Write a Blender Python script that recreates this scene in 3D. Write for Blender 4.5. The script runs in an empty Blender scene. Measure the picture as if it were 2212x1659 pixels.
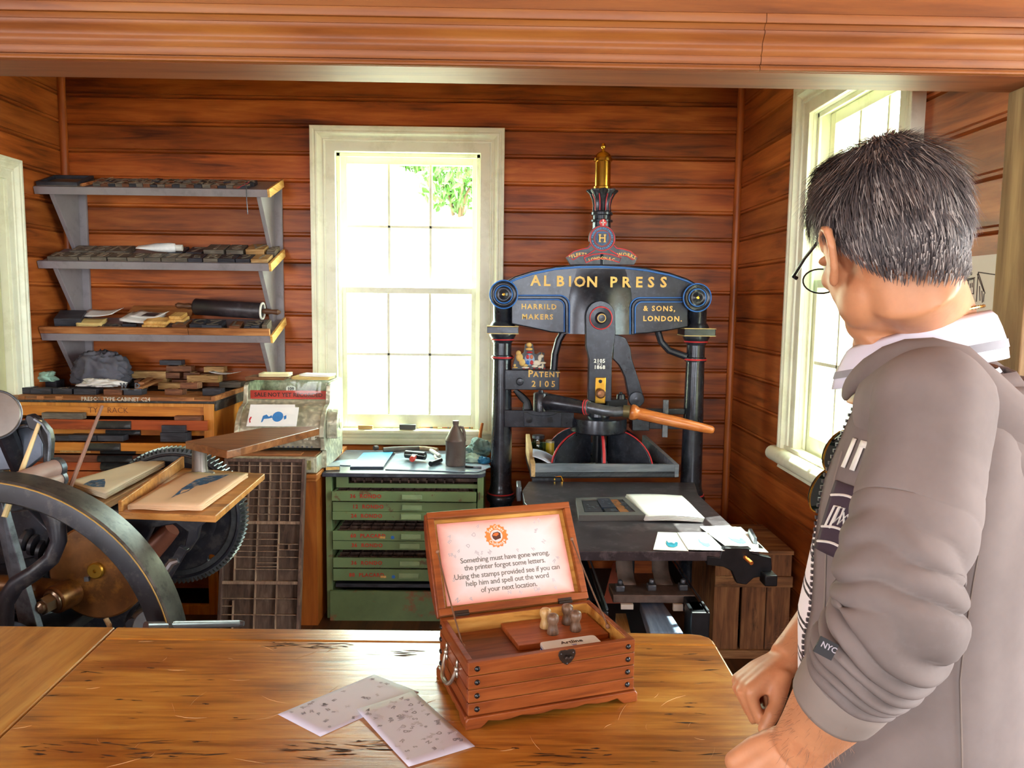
import bpy, bmesh, math, random
from mathutils import Vector as V, Matrix, Euler, noise
S = bpy.context.scene
COL = S.collection
R = random.Random(11)
PI = math.pi
D2R = PI/180
# ---------------------------------------------------------------- camera
FPX, CX, CY = 1700.0, 1106.0, 829.5          # focal length and centre in pixels of the 2212x1659 frame
CAM = V((2.45506, -4.54412, 1.6))
YAW, PITCH, ROLL = 0.01535, 0.10494, 0.01212
FWD = V((math.sin(YAW)*math.cos(PITCH), math.cos(YAW)*math.cos(PITCH), -math.sin(PITCH)))
_r = V((math.cos(YAW), -math.sin(YAW), 0)); _u = _r.cross(FWD)
RIGHT = math.cos(ROLL)*_r + math.sin(ROLL)*_u
UP = -math.sin(ROLL)*_r + math.cos(ROLL)*_u
cam = bpy.data.objects.new('camera', bpy.data.cameras.new('camera')); COL.objects.link(cam)
cm = Matrix.Identity(4)
for i in range(3):
    cm[i][0], cm[i][1], cm[i][2], cm[i][3] = RIGHT[i], UP[i], -FWD[i], CAM[i]
cam.matrix_world = cm
cam.data.sensor_width = 36; cam.data.lens = FPX/2212*36; cam.data.clip_start = 0.02; cam.data.clip_end = 200
S.camera = cam
# ---------------------------------------------------------------- sky, sun, exposure
w = bpy.data.worlds.new('sky'); S.world = w; w.use_nodes = True
bg = w.node_tree.nodes['Background']; bg.inputs[0].default_value = (0.93, 0.97, 1.0, 1); bg.inputs[1].default_value = 13.0
sun = bpy.data.objects.new('sun', bpy.data.lights.new('sun', 'SUN')); COL.objects.link(sun)
sun.data.energy = 26; sun.data.color = (1.0, 0.96, 0.9); sun.data.angle = 0.006
SUNDIR = V((0.46, 0.22, 1.0)).normalized()      # towards the sun
sun.rotation_euler = SUNDIR.to_track_quat('Z', 'Y').to_euler()
vs = S.view_settings
vs.view_transform = 'Standard'; vs.look = 'None'; vs.gamma = 1.0; vs.use_curve_mapping = False; vs.exposure = 0.72
cy = S.cycles
cy.max_bounces = 9; cy.diffuse_bounces = 6; cy.glossy_bounces = 3; cy.transmission_bounces = 3; cy.transparent_max_bounces = 8
cy.caustics_reflective = False; cy.caustics_refractive = False; cy.sample_clamp_indirect = 6.0
cy.use_denoising = True
def portal(name, loc, direction, w_, h_):
    l = bpy.data.lights.new(name, 'AREA'); l.shape = 'RECTANGLE'; l.size = w_; l.size_y = h_
    l.cycles.is_portal = True
    o = bpy.data.objects.new(name, l); COL.objects.link(o); o.location = loc
    o.rotation_euler = V(direction).to_track_quat('-Z', 'Z').to_euler()
    return o
# ---------------------------------------------------------------- picture <-> place
def ray(px, py):
    return (FWD + RIGHT*((px-CX)/FPX) - UP*((py-CY)/FPX))
def at(px, py, ax, v):
    d = ray(px, py); i = 'xyz'.index(ax); t = (v-CAM[i])/d[i]
    return CAM + d*t
def pd(px, py, depth):
    return CAM + ray(px, py)*depth
# ---------------------------------------------------------------- colours and materials
def lin(c): return c/12.92 if c <= .04045 else ((c+.055)/1.055)**2.4
def C(h, a=1.0):
    if not isinstance(h, str): return (*h, a)
    h = h.lstrip('#'); return tuple(lin(int(h[i:i+2], 16)/255) for i in (0, 2, 4)) + (a,)
class NT:
    def __init__(s, name):
        s.m = bpy.data.materials.new(name); s.m.use_nodes = True
        s.t = s.m.node_tree; s.b = s.t.nodes['Principled BSDF']
    def n(s, typ, **kw):
        nd = s.t.nodes.new(typ)
        for k, v in kw.items():
            if k.startswith('i_'):
                key = k[2:]; key = int(key) if key.isdigit() else key.replace('_', ' ')
                nd.inputs[key].default_value = v
            else: setattr(nd, k, v)
        return nd
    def l(s, a, b): s.t.links.new(a, b)
    def math(s, op, a, b=None, c=None):
        nd = s.n('ShaderNodeMath', operation=op)
        for i, x in enumerate((a, b, c)):
            if x is None: continue
            if isinstance(x, (int, float)): nd.inputs[i].default_value = x
            else: s.l(x, nd.inputs[i])
        return nd.outputs[0]
    def ramp(s, fac, stops):
        nd = s.n('ShaderNodeValToRGB'); cr = nd.color_ramp
        while len(cr.elements) < len(stops): cr.elements.new(0.5)
        for e, (p, c) in zip(cr.elements, stops):
            e.position = p; e.color = C(c) if isinstance(c, str) else c
        s.l(fac, nd.inputs[0]); return nd.outputs[0]
    def mix(s, fac, a, b, mode='MIX'):
        nd = s.n('ShaderNodeMix', data_type='RGBA', blend_type=mode)
        for i, x in ((0, fac), (6, a), (7, b)):
            if isinstance(x, (int, float)): nd.inputs[i].default_value = x
            elif isinstance(x, tuple): nd.inputs[i].default_value = x
            else: s.l(x, nd.inputs[i])
        return nd.outputs[2]
    def bump(s, h, strength=.3, dist=.01):
        nd = s.n('ShaderNodeBump'); nd.inputs['Strength'].default_value = strength; nd.inputs['Distance'].default_value = dist
        s.l(h, nd.inputs['Height']); s.l(nd.outputs[0], s.b.inputs['Normal'])
GREY1, GREY0 = (1, 1, 1, 1), (0, 0, 0, 1)
def plain(name, col, rough=.5, metal=0.0, var=.12, scale=8, bump=0.0, dirt=None, dirt_amt=.5, dirt_scale=6, spec=.5, coat=0, dirt_edge=(.52, .62), alpha=None, emit=None):
    s = NT(name); b = s.b
    b.inputs['Roughness'].default_value = rough; b.inputs['Metallic'].default_value = metal
    b.inputs['Specular IOR Level'].default_value = spec; b.inputs['Coat Weight'].default_value = coat
    tc = s.n('ShaderNodeTexCoord'); oi = s.n('ShaderNodeObjectInfo')
    nz = s.n('ShaderNodeTexNoise', noise_dimensions='4D', i_Scale=scale, i_Detail=5.0, i_Roughness=.6)
    s.l(tc.outputs['Object'], nz.inputs['Vector']); s.l(s.math('MULTIPLY', oi.outputs['Random'], 40.0), nz.inputs['W'])
    c = C(col)
    dk = tuple(x*(1-var*2) for x in c[:3])+(1,); lt = tuple(min(1, x*(1+var*1.6)) for x in c[:3])+(1,)
    out = s.ramp(nz.outputs[0], [(.3, dk), (.7, lt)])
    if dirt:
        n2 = s.n('ShaderNodeTexNoise', i_Scale=dirt_scale, i_Detail=8.0, i_Roughness=.7)
        s.l(tc.outputs['Object'], n2.inputs['Vector'])
        f = s.ramp(n2.outputs[0], [(dirt_edge[0], GREY0), (dirt_edge[1], (dirt_amt, dirt_amt, dirt_amt, 1))])
        out = s.mix(f, out, C(dirt))
    s.l(out, b.inputs['Base Color'])
    if bump: s.bump(nz.outputs[0], bump, .004)
    if emit: b.inputs['Emission Color'].default_value = C(emit[0]); b.inputs['Emission Strength'].default_value = emit[1]
    return s.m
def wood(name, dark, mid, light, axis=0, scale=1.0, rough=.45, boards=None, var=.35, knots=0.0, bump=.15, spec=.4, coat=0, world=False, stretch=12, wear=None, wear_amt=.6, wear_scale=3, wear_edge=(.56, .64)):
    s = NT(name); b = s.b
    tc = s.n('ShaderNodeTexCoord'); oi = s.n('ShaderNodeObjectInfo')
    if world: pos = s.n('ShaderNodeNewGeometry').outputs['Position']
    else: pos = tc.outputs['Object']
    sep = s.n('ShaderNodeSeparateXYZ'); s.l(pos, sep.inputs[0])
    wv = s.math('MULTIPLY', oi.outputs['Random'], 30.0)
    if boards:
        z0, p, ax = boards
        fl = s.math('FLOOR', s.math('DIVIDE', s.math('SUBTRACT', z0, sep.outputs[ax]), p))
        wn = s.n('ShaderNodeTexWhiteNoise', noise_dimensions='1D'); s.l(fl, wn.inputs['W'])
        wv = s.math('ADD', wv, s.math('MULTIPLY', fl, 7.31))
    mp = s.n('ShaderNodeMapping'); s.l(pos, mp.inputs[0])
    sc = [stretch*scale]*3; sc[axis] = scale; mp.inputs['Scale'].default_value = sc
    nz = s.n('ShaderNodeTexNoise', noise_dimensions='4D', i_Scale=2.0, i_Detail=7.0, i_Roughness=.62, i_Distortion=.7)
    s.l(mp.outputs[0], nz.inputs['Vector']); s.l(wv, nz.inputs['W'])
    mp2 = s.n('ShaderNodeMapping'); s.l(pos, mp2.inputs[0])
    sc2 = [3*scale]*3; sc2[axis] = 1.1*scale; mp2.inputs['Scale'].default_value = sc2
    n2 = s.n('ShaderNodeTexNoise', noise_dimensions='4D', i_Scale=1.7, i_Detail=3.0)
    s.l(mp2.outputs[0], n2.inputs['Vector']); s.l(wv, n2.inputs['W'])
    h = s.math('ADD', s.math('MULTIPLY', nz.outputs[0], .62), s.math('MULTIPLY', n2.outputs[0], .38))
    out = s.ramp(h, [(.36, dark), (.5, mid), (.64, light)])
    if knots:
        mp3 = s.n('ShaderNodeMapping'); s.l(pos, mp3.inputs[0])
        sc3 = [7*scale]*3; sc3[axis] = 2.6*scale; mp3.inputs['Scale'].default_value = sc3
        vo = s.n('ShaderNodeTexVoronoi', voronoi_dimensions='4D', i_Scale=1.0); s.l(mp3.outputs[0], vo.inputs['Vector']); s.l(wv, vo.inputs['W'])
        kf = s.ramp(vo.outputs['Distance'], [(.06, GREY1), (.30, GREY0)])
        out = s.mix(s.math('MULTIPLY', kf, knots), out, tuple(x*.35 for x in C(dark)[:3])+(1,))
    if boards:
        g = s.math('ADD', s.math('MULTIPLY', wn.outputs[0], var), 1-var*.5)
        cmb = s.n('ShaderNodeCombineColor'); [s.l(g, cmb.inputs[i]) for i in range(3)]
        out = s.mix(1.0, out, cmb.outputs[0], 'MULTIPLY')
    if wear:
        n3 = s.n('ShaderNodeTexNoise', i_Scale=wear_scale, i_Detail=9.0, i_Roughness=.72)
        mp4 = s.n('ShaderNodeMapping'); s.l(pos, mp4.inputs[0]); sc4 = [4.0]*3; sc4[axis] = 1.0; mp4.inputs['Scale'].default_value = sc4
        s.l(mp4.outputs[0], n3.inputs['Vector'])
        f = s.ramp(n3.outputs[0], [(wear_edge[0], GREY0), (wear_edge[1], (wear_amt,)*3+(1,))])
        out = s.mix(f, out, C(wear))
    s.l(out, b.inputs['Base Color'])
    b.inputs['Roughness'].default_value = rough; b.inputs['Specular IOR Level'].default_value = spec; b.inputs['Coat Weight'].default_value = coat
    b.inputs['Coat Roughness'].default_value = .18
    if bump: s.bump(nz.outputs[0], bump, .004)
    return s.m
def glass(name, tint='#f4fff8', refl=.06, trans=1.0):
    s = NT(name); t = s.t; t.nodes.remove(s.b)
    tr = s.n('ShaderNodeBsdfTransparent'); tr.inputs[0].default_value = C(tint)
    gl = s.n('ShaderNodeBsdfGlossy'); gl.inputs['Roughness'].default_value = .03
    mx = s.n('ShaderNodeMixShader'); mx.inputs[0].default_value = refl
    s.l(tr.outputs[0], mx.inputs[1]); s.l(gl.outputs[0], mx.inputs[2])
    s.l(mx.outputs[0], t.nodes['Material Output'].inputs[0]); return s.m
# ---------------------------------------------------------------- objects
def tag(o, label=None, cat=None, group=None, kind=None):
    if label: o['label'] = label
    if cat: o['category'] = cat
    if group: o['group'] = group
    if kind: o['kind'] = kind
    return o
def wm(o):
    m = Matrix.Identity(4)
    while o is not None:
        m = o.matrix_basis @ m; o = o.parent
    return m
def thing(name, label, cat, loc=(0, 0, 0), rot=(0, 0, 0), group=None):
    o = bpy.data.objects.new(name, None); COL.objects.link(o); o.empty_display_size = .05
    o.location = loc; o.rotation_euler = rot
    return tag(o, label, cat, group)
def copy_tree(o, parent=None):
    c = o.copy(); COL.objects.link(c); c.parent = parent
    for ch in list(o.children): copy_tree(ch, c)
    return c
def T(x, y, z): return Matrix.Translation((x, y, z))
def RX(a): return Matrix.Rotation(a, 4, 'X')
def RY(a): return Matrix.Rotation(a, 4, 'Y')
def RZ(a): return Matrix.Rotation(a, 4, 'Z')
def frame(o, x, y, z=None):
    x = V(x).normalized(); y = V(y); y = (y-x*y.dot(x)).normalized(); zz = x.cross(y)
    m = Matrix.Identity(4)
    for i in range(3): m[i][0], m[i][1], m[i][2], m[i][3] = x[i], y[i], zz[i], o[i]
    return m
FACE = RX(PI/2)            # local xy -> world xz, local z -> world -y (towards the viewer)
_txt = {}
def textgeo(st, size=1.0, ext=0.0, off=0.0, res=2, sp=1.0, align='CENTER'):
    k = (st, round(size, 5), ext, off, res, sp, align)
    if k not in _txt:
        cu = bpy.data.curves.new('t', 'FONT'); cu.body = st; cu.size = size; cu.extrude = ext; cu.offset = off
        cu.align_x = align; cu.align_y = 'CENTER'; cu.resolution_u = res; cu.space_character = sp
        o = bpy.data.objects.new('t', cu); COL.objects.link(o)
        me = bpy.data.meshes.new_from_object(o.evaluated_get(bpy.context.evaluated_depsgraph_get()))
        _txt[k] = ([v.co.copy() for v in me.vertices], [tuple(p.vertices) for p in me.polygons])
        bpy.data.objects.remove(o); bpy.data.curves.remove(cu); bpy.data.meshes.remove(me)
    return _txt[k]
class MB:
    def __init__(s): s.vs = []; s.fs = []
    def add(s, vs, fs, M=None):
        n = len(s.vs)
        s.vs += [(M @ V(v)) if M is not None else V(v) for v in vs]
        s.fs += [tuple(i+n for i in f) for f in fs]; return s
    def box(s, c, d, M=None):
        x, y, z = c; a, b, e = d[0]/2, d[1]/2, d[2]/2
        vs = [(x+i*a, y+j*b, z+k*e) for k in (-1, 1) for j in (-1, 1) for i in (-1, 1)]
        return s.add(vs, [(0, 2, 3, 1), (4, 5, 7, 6), (0, 1, 5, 4), (2, 6, 7, 3), (0, 4, 6, 2), (1, 3, 7, 5)], M)
    def bx(s, lo, hi, M=None):
        return s.box([(a+b)/2 for a, b in zip(lo, hi)], [abs(b-a) for a, b in zip(lo, hi)], M)
    def hexa(s, p):    # bottom quad then top quad, both anticlockwise from above
        return s.add(p, [(3, 2, 1, 0), (4, 5, 6, 7), (0, 1, 5, 4), (1, 2, 6, 5), (2, 3, 7, 6), (3, 0, 4, 7)])
    def slab(s, quad, th):  # a board under a quad of top corners
        q = [V(p) for p in quad]; n = (q[1]-q[0]).cross(q[3]-q[0]).normalized()
        if n.z < 0: q = q[::-1]; n = -n
        return s.hexa([p-n*th for p in q]+q)
    def prism(s, pts, h, M=None):
        n = len(pts); vs = [(p[0], p[1], 0) for p in pts]+[(p[0], p[1], h) for p in pts]
        return s.add(vs, [tuple(range(n))[::-1], tuple(range(n, 2*n))]+[(i, (i+1) % n, n+(i+1) % n, n+i) for i in range(n)], M)
    def ringprism(s, outer, inner, h, M=None):   # outline with a hole, same number of points
        n = len(outer); vs = [(p[0], p[1], z) for z in (0, h) for P_ in (outer, inner) for p in P_]
        f = []
        for i in range(n):
            j = (i+1) % n
            f += [(j, i, n+i, n+j), (2*n+i, 2*n+j, 3*n+j, 3*n+i), (i, j, 2*n+j, 2*n+i), (n+j, n+i, 3*n+i, 3*n+j)]
        return s.add(vs, f, M)
    def lathe(s, prof, M=None, n=24, a0=0, a1=2*PI, cap=True):
        full = abs(a1-a0-2*PI) < 1e-6; m = n if full else n+1
        vs = []; f = []
        for r, z in prof:
            for i in range(m):
                a = a0+(a1-a0)*i/n; vs.append((r*math.cos(a), r*math.sin(a), z))
        for k in range(len(prof)-1):
            for i in range(n):
                j = (i+1) % m
                f.append((k*m+i, k*m+j, (k+1)*m+j, (k+1)*m+i))
        if full and cap:
            if prof[0][0] > 1e-6: f.append(tuple(range(m))[::-1])
            if prof[-1][0] > 1e-6: f.append(tuple(range((len(prof)-1)*m, len(prof)*m)))
        return s.add(vs, f, M)
    def ring(s, R_, r, M=None, n=32, m=8):
        return s.lathe([(R_+r*math.cos(2*PI*k/m), r*math.sin(2*PI*k/m)) for k in range(m+1)], M, n, cap=False)
    def cyl(s, p, q, r, r2=None, n=14):
        p, q = V(p), V(q); d = q-p
        M = T(*p) @ d.to_track_quat('Z', 'Y').to_matrix().to_4x4()
        return s.lathe([(r, 0), (r if r2 is None else r2, d.length)], M, n)
    def loft(s, rings, cap=True, closed=True, M=None):
        n = len(rings[0]); vs = [p for r in rings for p in r]; f = []
        for k in range(len(rings)-1):
            for i in range(n if closed else n-1):
                j = (i+1) % n; f.append((k*n+i, k*n+j, (k+1)*n+j, (k+1)*n+i))
        if cap and closed: f += [tuple(range(n))[::-1], tuple(range((len(rings)-1)*n, len(rings)*n))]
        return s.add(vs, f, M)
    def tube(s, pts, r, n=8, cap=True, flat=None, up=None):
        pts = [V(p) for p in pts]; rings = []; prev = None
        for i, p in enumerate(pts):
            t = (pts[min(i+1, len(pts)-1)]-pts[max(i-1, 0)]).normalized()
            if prev is None:
                a = V(up) if up is not None else (V((0, 0, 1)) if abs(t.z) < .9 else V((1, 0, 0)))
            else: a = prev
            a = (a-t*a.dot(t)).normalized(); b = t.cross(a); prev = a
            rr = r[i] if isinstance(r, (list, tuple)) else r
            ra, rb = (rr if isinstance(rr, tuple) else (rr, rr if flat is None else rr*flat))
            rings.append([p+a*(ra*math.cos(2*PI*k/n))+b*(rb*math.sin(2*PI*k/n)) for k in range(n)])
        return s.loft(rings, cap)
    def grid(s, fn, nu, nv):
        vs = [fn(i/nu, j/nv) for j in range(nv+1) for i in range(nu+1)]
        return s.add(vs, [(j*(nu+1)+i, j*(nu+1)+i+1, (j+1)*(nu+1)+i+1, (j+1)*(nu+1)+i) for j in range(nv) for i in range(nu)])
    def sphere(s, c, r, n=14, m=8, sc=(1, 1, 1)):
        return s.lathe([(max(1e-5, r*math.sin(PI*k/m)), -r*math.cos(PI*k/m)) for k in range(m+1)], T(*c) @ Matrix.Diagonal((*sc, 1)), n)
    def text(s, st, size, M, ext=.001, off=0.0, res=2, sp=1.0, align='CENTER'):
        vs, fs = textgeo(st, size, ext, off, res, sp, align); return s.add(vs, fs, M)
    def arctext(s, st, size, c, rad, a_mid, M, ext=.001, off=0.0, gap=.15, inward=False, track=0.0):
        ws = []
        for ch in st:
            if ch == ' ': ws.append(.3*size); continue
            vs, _ = textgeo(ch, size, ext, off); xs = [v.x for v in vs]; ws.append(max(xs)-min(xs)+gap*size+track)
        tot = sum(ws); pos = 0; sg = 1 if inward else -1
        for ch, w_ in zip(st, ws):
            a = a_mid + sg*((pos+w_/2-tot/2)/rad); pos += w_
            if ch != ' ':
                rot = a-PI/2 if not inward else a+PI/2
                s.text(ch, size, M @ T(c[0]+rad*math.cos(a), c[1]+rad*math.sin(a), 0) @ RZ(rot), ext, off)
        return s
    def obj(s, name, mat, parent=None, world=True, smooth=35, bevel=0, seg=2, subd=0, solid=0, weld=False):
        me = bpy.data.meshes.new(name)
        vs = s.vs
        if parent is not None and world:
            iv = wm(parent).inverted(); vs = [iv @ v for v in vs]
        me.from_pydata([tuple(v) for v in vs], [], s.fs); me.update()
        b = bmesh.new(); b.from_mesh(me)
        if weld: bmesh.ops.remove_doubles(b, verts=b.verts, dist=1e-5)
        bmesh.ops.recalc_face_normals(b, faces=b.faces); b.to_mesh(me); b.free()
        if smooth:
            for p in me.polygons: p.use_smooth = True
            if smooth < 180: me.set_sharp_from_angle(angle=smooth*D2R)
        o = bpy.data.objects.new(name, me); COL.objects.link(o); o.parent = parent
        if mat: me.materials.append(mat)
        if solid: md = o.modifiers.new('s', 'SOLIDIFY'); md.thickness = solid; md.offset = 0
        if bevel:
            md = o.modifiers.new('b', 'BEVEL'); md.width = bevel; md.segments = seg; md.limit_method = 'ANGLE'; md.angle_limit = 40*D2R
        if subd: md = o.modifiers.new('d', 'SUBSURF'); md.levels = subd; md.render_levels = subd
        return o
def struct(o): o['kind'] = 'structure'; return o
def ellipse(rx, ry, n=32, a0=0): return [(rx*math.cos(a0+2*PI*i/n), ry*math.sin(a0+2*PI*i/n)) for i in range(n)]
ORD = ['first', 'second', 'third', 'fourth', 'fifth', 'sixth', 'seventh', 'eighth', 'ninth', 'tenth', 'eleventh', 'twelfth', 'thirteenth', 'fourteenth', 'fifteenth', 'sixteenth', 'seventeenth', 'eighteenth', 'nineteenth', 'twentieth', 'twenty-first', 'twenty-second', 'twenty-third', 'twenty-fourth', 'twenty-fifth', 'twenty-sixth', 'twenty-seventh', 'twenty-eighth', 'twenty-ninth', 'thirtieth', 'thirty-first', 'thirty-second', 'thirty-third', 'thirty-fourth', 'thirty-fifth', 'thirty-sixth', 'thirty-seventh', 'thirty-eighth', 'thirty-ninth', 'fortieth']
# ================================================================ the room
Z0, BP, RW = 2.7021, 0.15, 3.805      # first board joint, board pitch, x of the right wall
WALLT, ZC = 0.14, 3.02
mWall = wood('stained_pine_boards', '#54230a', '#9c4c18', '#b9682c', axis=0, rough=.42, boards=(Z0, BP, 2), var=.5, knots=.75, world=True)
mWallY = wood('stained_pine_boards_side', '#5f2b10', '#9a4f1f', '#b86a32', axis=1, rough=.42, boards=(Z0, BP, 2), var=.4, knots=.6, world=True)
mHead = wood('header_pine', '#57290c', '#7f471b', '#905923', axis=0, rough=.45, world=True, scale=.8, var=.2)
mTrimV = wood('corner_bead_pine', '#7d3812', '#a9571f', '#bd6d31', axis=2, rough=.4, world=True)
mPost = wood('weathered_post', '#6d5233', '#94774f', '#b39767', axis=2, rough=.7, world=True)
mCream = plain('cream_window_paint', '#edeed6', .38, var=.03, dirt='#b9b58c', dirt_amt=.25)
mFloor = wood('floor_boards', '#2e1a0d', '#4c2c15', '#633b1d', axis=1, rough=.5, boards=(10, .13, 0), var=.4, world=True)
mCeil = wood('ceiling_boards', '#8d5a2c', '#b07a42', '#c08d52', axis=0, rough=.5, boards=(10, .12, 1), var=.25, world=True)
mGlass = glass('window_glass')
def boardwall(name, ax, plane, nrm, a0, a1, z0, z1, holes, mat, th=WALLT):
    """ax: axis the boards run along ('x' or 'y'); nrm: sign of the inward normal on the other axis"""
    prof = [(z0, 0.0)]; k = math.floor((Z0-z1)/BP)-1
    zs = []
    while True:
        zj = Z0-k*BP
        if zj < z0-.1: break
        zs += [(zj+.022, 0), (zj+.0185, -.005), (zj+.015, 0), (zj+.006, 0), (zj, -.012), (zj-.006, 0)]; k += 1
    prof += [p for p in sorted(zs) if z0 < p[0] < z1]+[(z1, 0.0)]
    for h in holes: prof += [(h[2], 0), (h[3], 0)]
    prof = sorted(set(prof)); mb = MB()
    cuts = sorted({a0, a1}.union(*[{h[0], h[1]} for h in holes]) if holes else {a0, a1})
    def P3(a, off, z): return (a, plane+nrm*off, z) if ax == 'x' else (plane+nrm*off, a, z)
    for (za, oa), (zb, ob) in zip(prof, prof[1:]):
        if zb-za < 1e-6: continue
        for c0, c1 in zip(cuts, cuts[1:]):
            zm, cmid = (za+zb)/2, (c0+c1)/2
            if any(h[0] < cmid < h[1] and h[2] < zm < h[3] for h in holes): continue
            mb.add([P3(c0, oa, za), P3(c1, oa, za), P3(c1, ob, zb), P3(c0, ob, zb)], [(0, 1, 2, 3)])
    zc = sorted({z0, z1}.union(*[{h[2], h[3]} for h in holes]) if holes else {z0, z1})
    for za, zb in zip(zc, zc[1:]):                 # outer skin of the wall
        for c0, c1 in zip(cuts, cuts[1:]):
            zm, cmid = (za+zb)/2, (c0+c1)/2
            if any(h[0] < cmid < h[1] and h[2] < zm < h[3] for h in holes): continue
            a, b = P3(c0, -.02, za), P3(c1, -th, zb)
            mb.bx([min(i, j) for i, j in zip(a, b)], [max(i, j) for i, j in zip(a, b)])
    return struct(mb.obj(name, mat, smooth=0))
FX0, FX1, FY1 = -1.3, 5.2, -7.6                   # the front room, where the viewer stands
W1 = (1.505, 2.345, .845, 2.435)                  # clear opening of the back window: x0, x1, z0, z1
W2 = (-1.85, -1.03, .93, 2.44)                    # clear opening of the right window: y0, y1, z0, z1
D1 = (-1.36, -.54, 0.0, 2.18)                     # door opening in the left wall
boardwall('wall_back', 'x', 0.0, -1, 0.0, RW, 0, ZC, [W1], mWall)
boardwall('wall_right', 'y', RW, -1, -2.47, 0.0, 0, ZC, [W2], mWallY)
boardwall('wall_left', 'y', 0.0, 1, -2.47, 0.0, 0, ZC, [D1], mWallY)
RWN = [(-.5, .8, .8, 2.4), (2.6, 3.9, .8, 2.4)]
boardwall('wall_front', 'x', FY1, 1, FX0, FX1, 0, ZC, RWN, mWall)
boardwall('wall_front_right', 'y', FX1, -1, FY1, -2.47, 0, ZC, [(-5.1, -3.3, .9, 2.5)], mWallY)
boardwall('wall_front_left', 'y', FX0, 1, FY1, -2.47, 0, ZC, [(-5.9, -4.7, .9, 2.4)], mWallY)
for i, h in enumerate(RWN): portal('daylight_front', ((h[0]+h[1])/2, FY1-.05, (h[2]+h[3])/2), (0, 1, 0), h[1]-h[0], h[3]-h[2])
portal('daylight_front', (FX1+.05, -4.2, 1.7), (-1, 0, 0), 1.8, 1.6)
portal('daylight_front', (FX0-.05, -5.3, 1.65), (1, 0, 0), 1.2, 1.5)
portal('daylight_back', ((W1[0]+W1[1])/2, .13, (W1[2]+W1[3])/2), (0, -1, 0), W1[1]-W1[0], W1[3]-W1[2])
portal('daylight_right', (RW+.13, (W2[0]+W2[1])/2, (W2[2]+W2[3])/2), (-1, 0, 0), W2[1]-W2[0], W2[3]-W2[2])
struct(MB().bx((FX0, FY1, -.1), (FX1, .1, 0)).obj('floor', mFloor, smooth=0))
struct(MB().bx((FX0-.1, FY1-.1, ZC), (FX1+.1, -2.47, ZC+.1)).bx((-.14, -2.47, ZC), (RW+.14, .14, ZC+.1)).obj('ceiling', mCeil, smooth=0))
# partition with the wide opening: lintel board, moulded architrave, jambs
YF, YB, ZH = -2.612, -2.464, 2.15
struct(MB().bx((FX0, YF, 2.255), (FX1, YB, ZC)).obj('wall_partition', mHead, smooth=0))
struct(MB().bx((FX0, YF, 0), (-.02, YB, 2.255)).bx((RW+.03, YF, 0), (FX1, YB, 2.255)).obj('wall_partition_sides', mHead, smooth=0))
struct(MB().bx((-.02, YF+.004, ZH), (RW+.03, YB, 2.256)).obj('trim_1', wood('soffit_board', '#5f2d14', '#8a4a24', '#9c5c33', axis=0, rough=.5, world=True), smooth=0, bevel=.003))
prof = [(0, 2.150), (-.004, 2.150), (-.009, 2.153), (-.010, 2.158), (-.008, 2.163), (-.002, 2.165), (-.002, 2.168), (-.012, 2.168), (-.016, 2.176), (-.017, 2.188), (-.017, 2.190), (-.013, 2.192), (-.015, 2.196), (-.020, 2.203), (-.022, 2.212), (-.020, 2.219), (-.021, 2.226), (-.027, 2.236), (-.035, 2.244), (-.040, 2.252), (-.041, 2.259), (-.036, 2.261), (-.032, 2.264), (-.036, 2.273), (-.040, 2.278), (-.048, 2.279), (-.050, 2.283), (-.050, 2.305), (-.046, 2.308), (0, 2.308)]
prof = [(o*.8, 2.15+(z-2.15)*.765) for o, z in prof]
mb = MB(); mb.loft([[(x, YF+o, z) for o, z in prof] for x in (-.15, 3.063)])
mb.loft([[(x, YF+o-.001, z) for o, z in prof] for x in (3.064, RW+.15)])
struct(mb.obj('trim_2', mHead, smooth=40))
struct(MB().bx((3.757, YF+.02, 0), (RW+.03, YB-.002, ZH)).obj('trim_3', mPost, smooth=0, bevel=.004))
struct(MB().bx((-.02, YF+.004, 0), (.02, YB, ZH)).obj('trim_4', mHead, smooth=0))
for n, x in (('trim_5', .012), ('trim_6', RW-.012)):
    struct(MB().cyl((x, -.012, 0), (x, -.012, ZC), .0225, n=16).obj(n, mTrimV))
struct(MB().bx((0, -.02, 0), (RW, 0, .13)).obj('baseboard_back', mWall, smooth=0))
struct(MB().bx((RW-.02, -2.46, 0), (RW, -.02, .13)).obj('baseboard_right', mWallY, smooth=0))
# ---- windows: casing, jamb, two sashes of six panes, sill
def mitred(o, u, v, n, x0, x1, z0, z1, prof, bottom=False):
    """moulding round an opening. prof: (distance outside the opening, height off the wall)"""
    mb = MB(); O = V(o); U, W_, N = V(u), V(v), V(n)
    P3 = lambda a, b, c: O+U*a+W_*b+N*c
    ring = []
    for k in ((x0, z0, -1, -1 if bottom else 0), (x0, z1, -1, 1), (x1, z1, 1, 1), (x1, z0, 1, -1 if bottom else 0)):
        ring.append([P3(k[0]+k[2]*d, k[1]+k[3]*d, h) for d, h in prof])
    if bottom: ring.append(ring[0])
    mb.loft(ring, cap=not bottom); return mb
CAS = [(0, 0), (0, .018), (.004, .02), (.052, .02), (.056, .026), (.062, .028), (.066, .024), (.072, .024), (.082, .030), (.094, .042), (.102, .044), (.108, .040), (.112, .040), (.118, .046), (.132, .046), (.134, .044), (.134, 0)]
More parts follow.
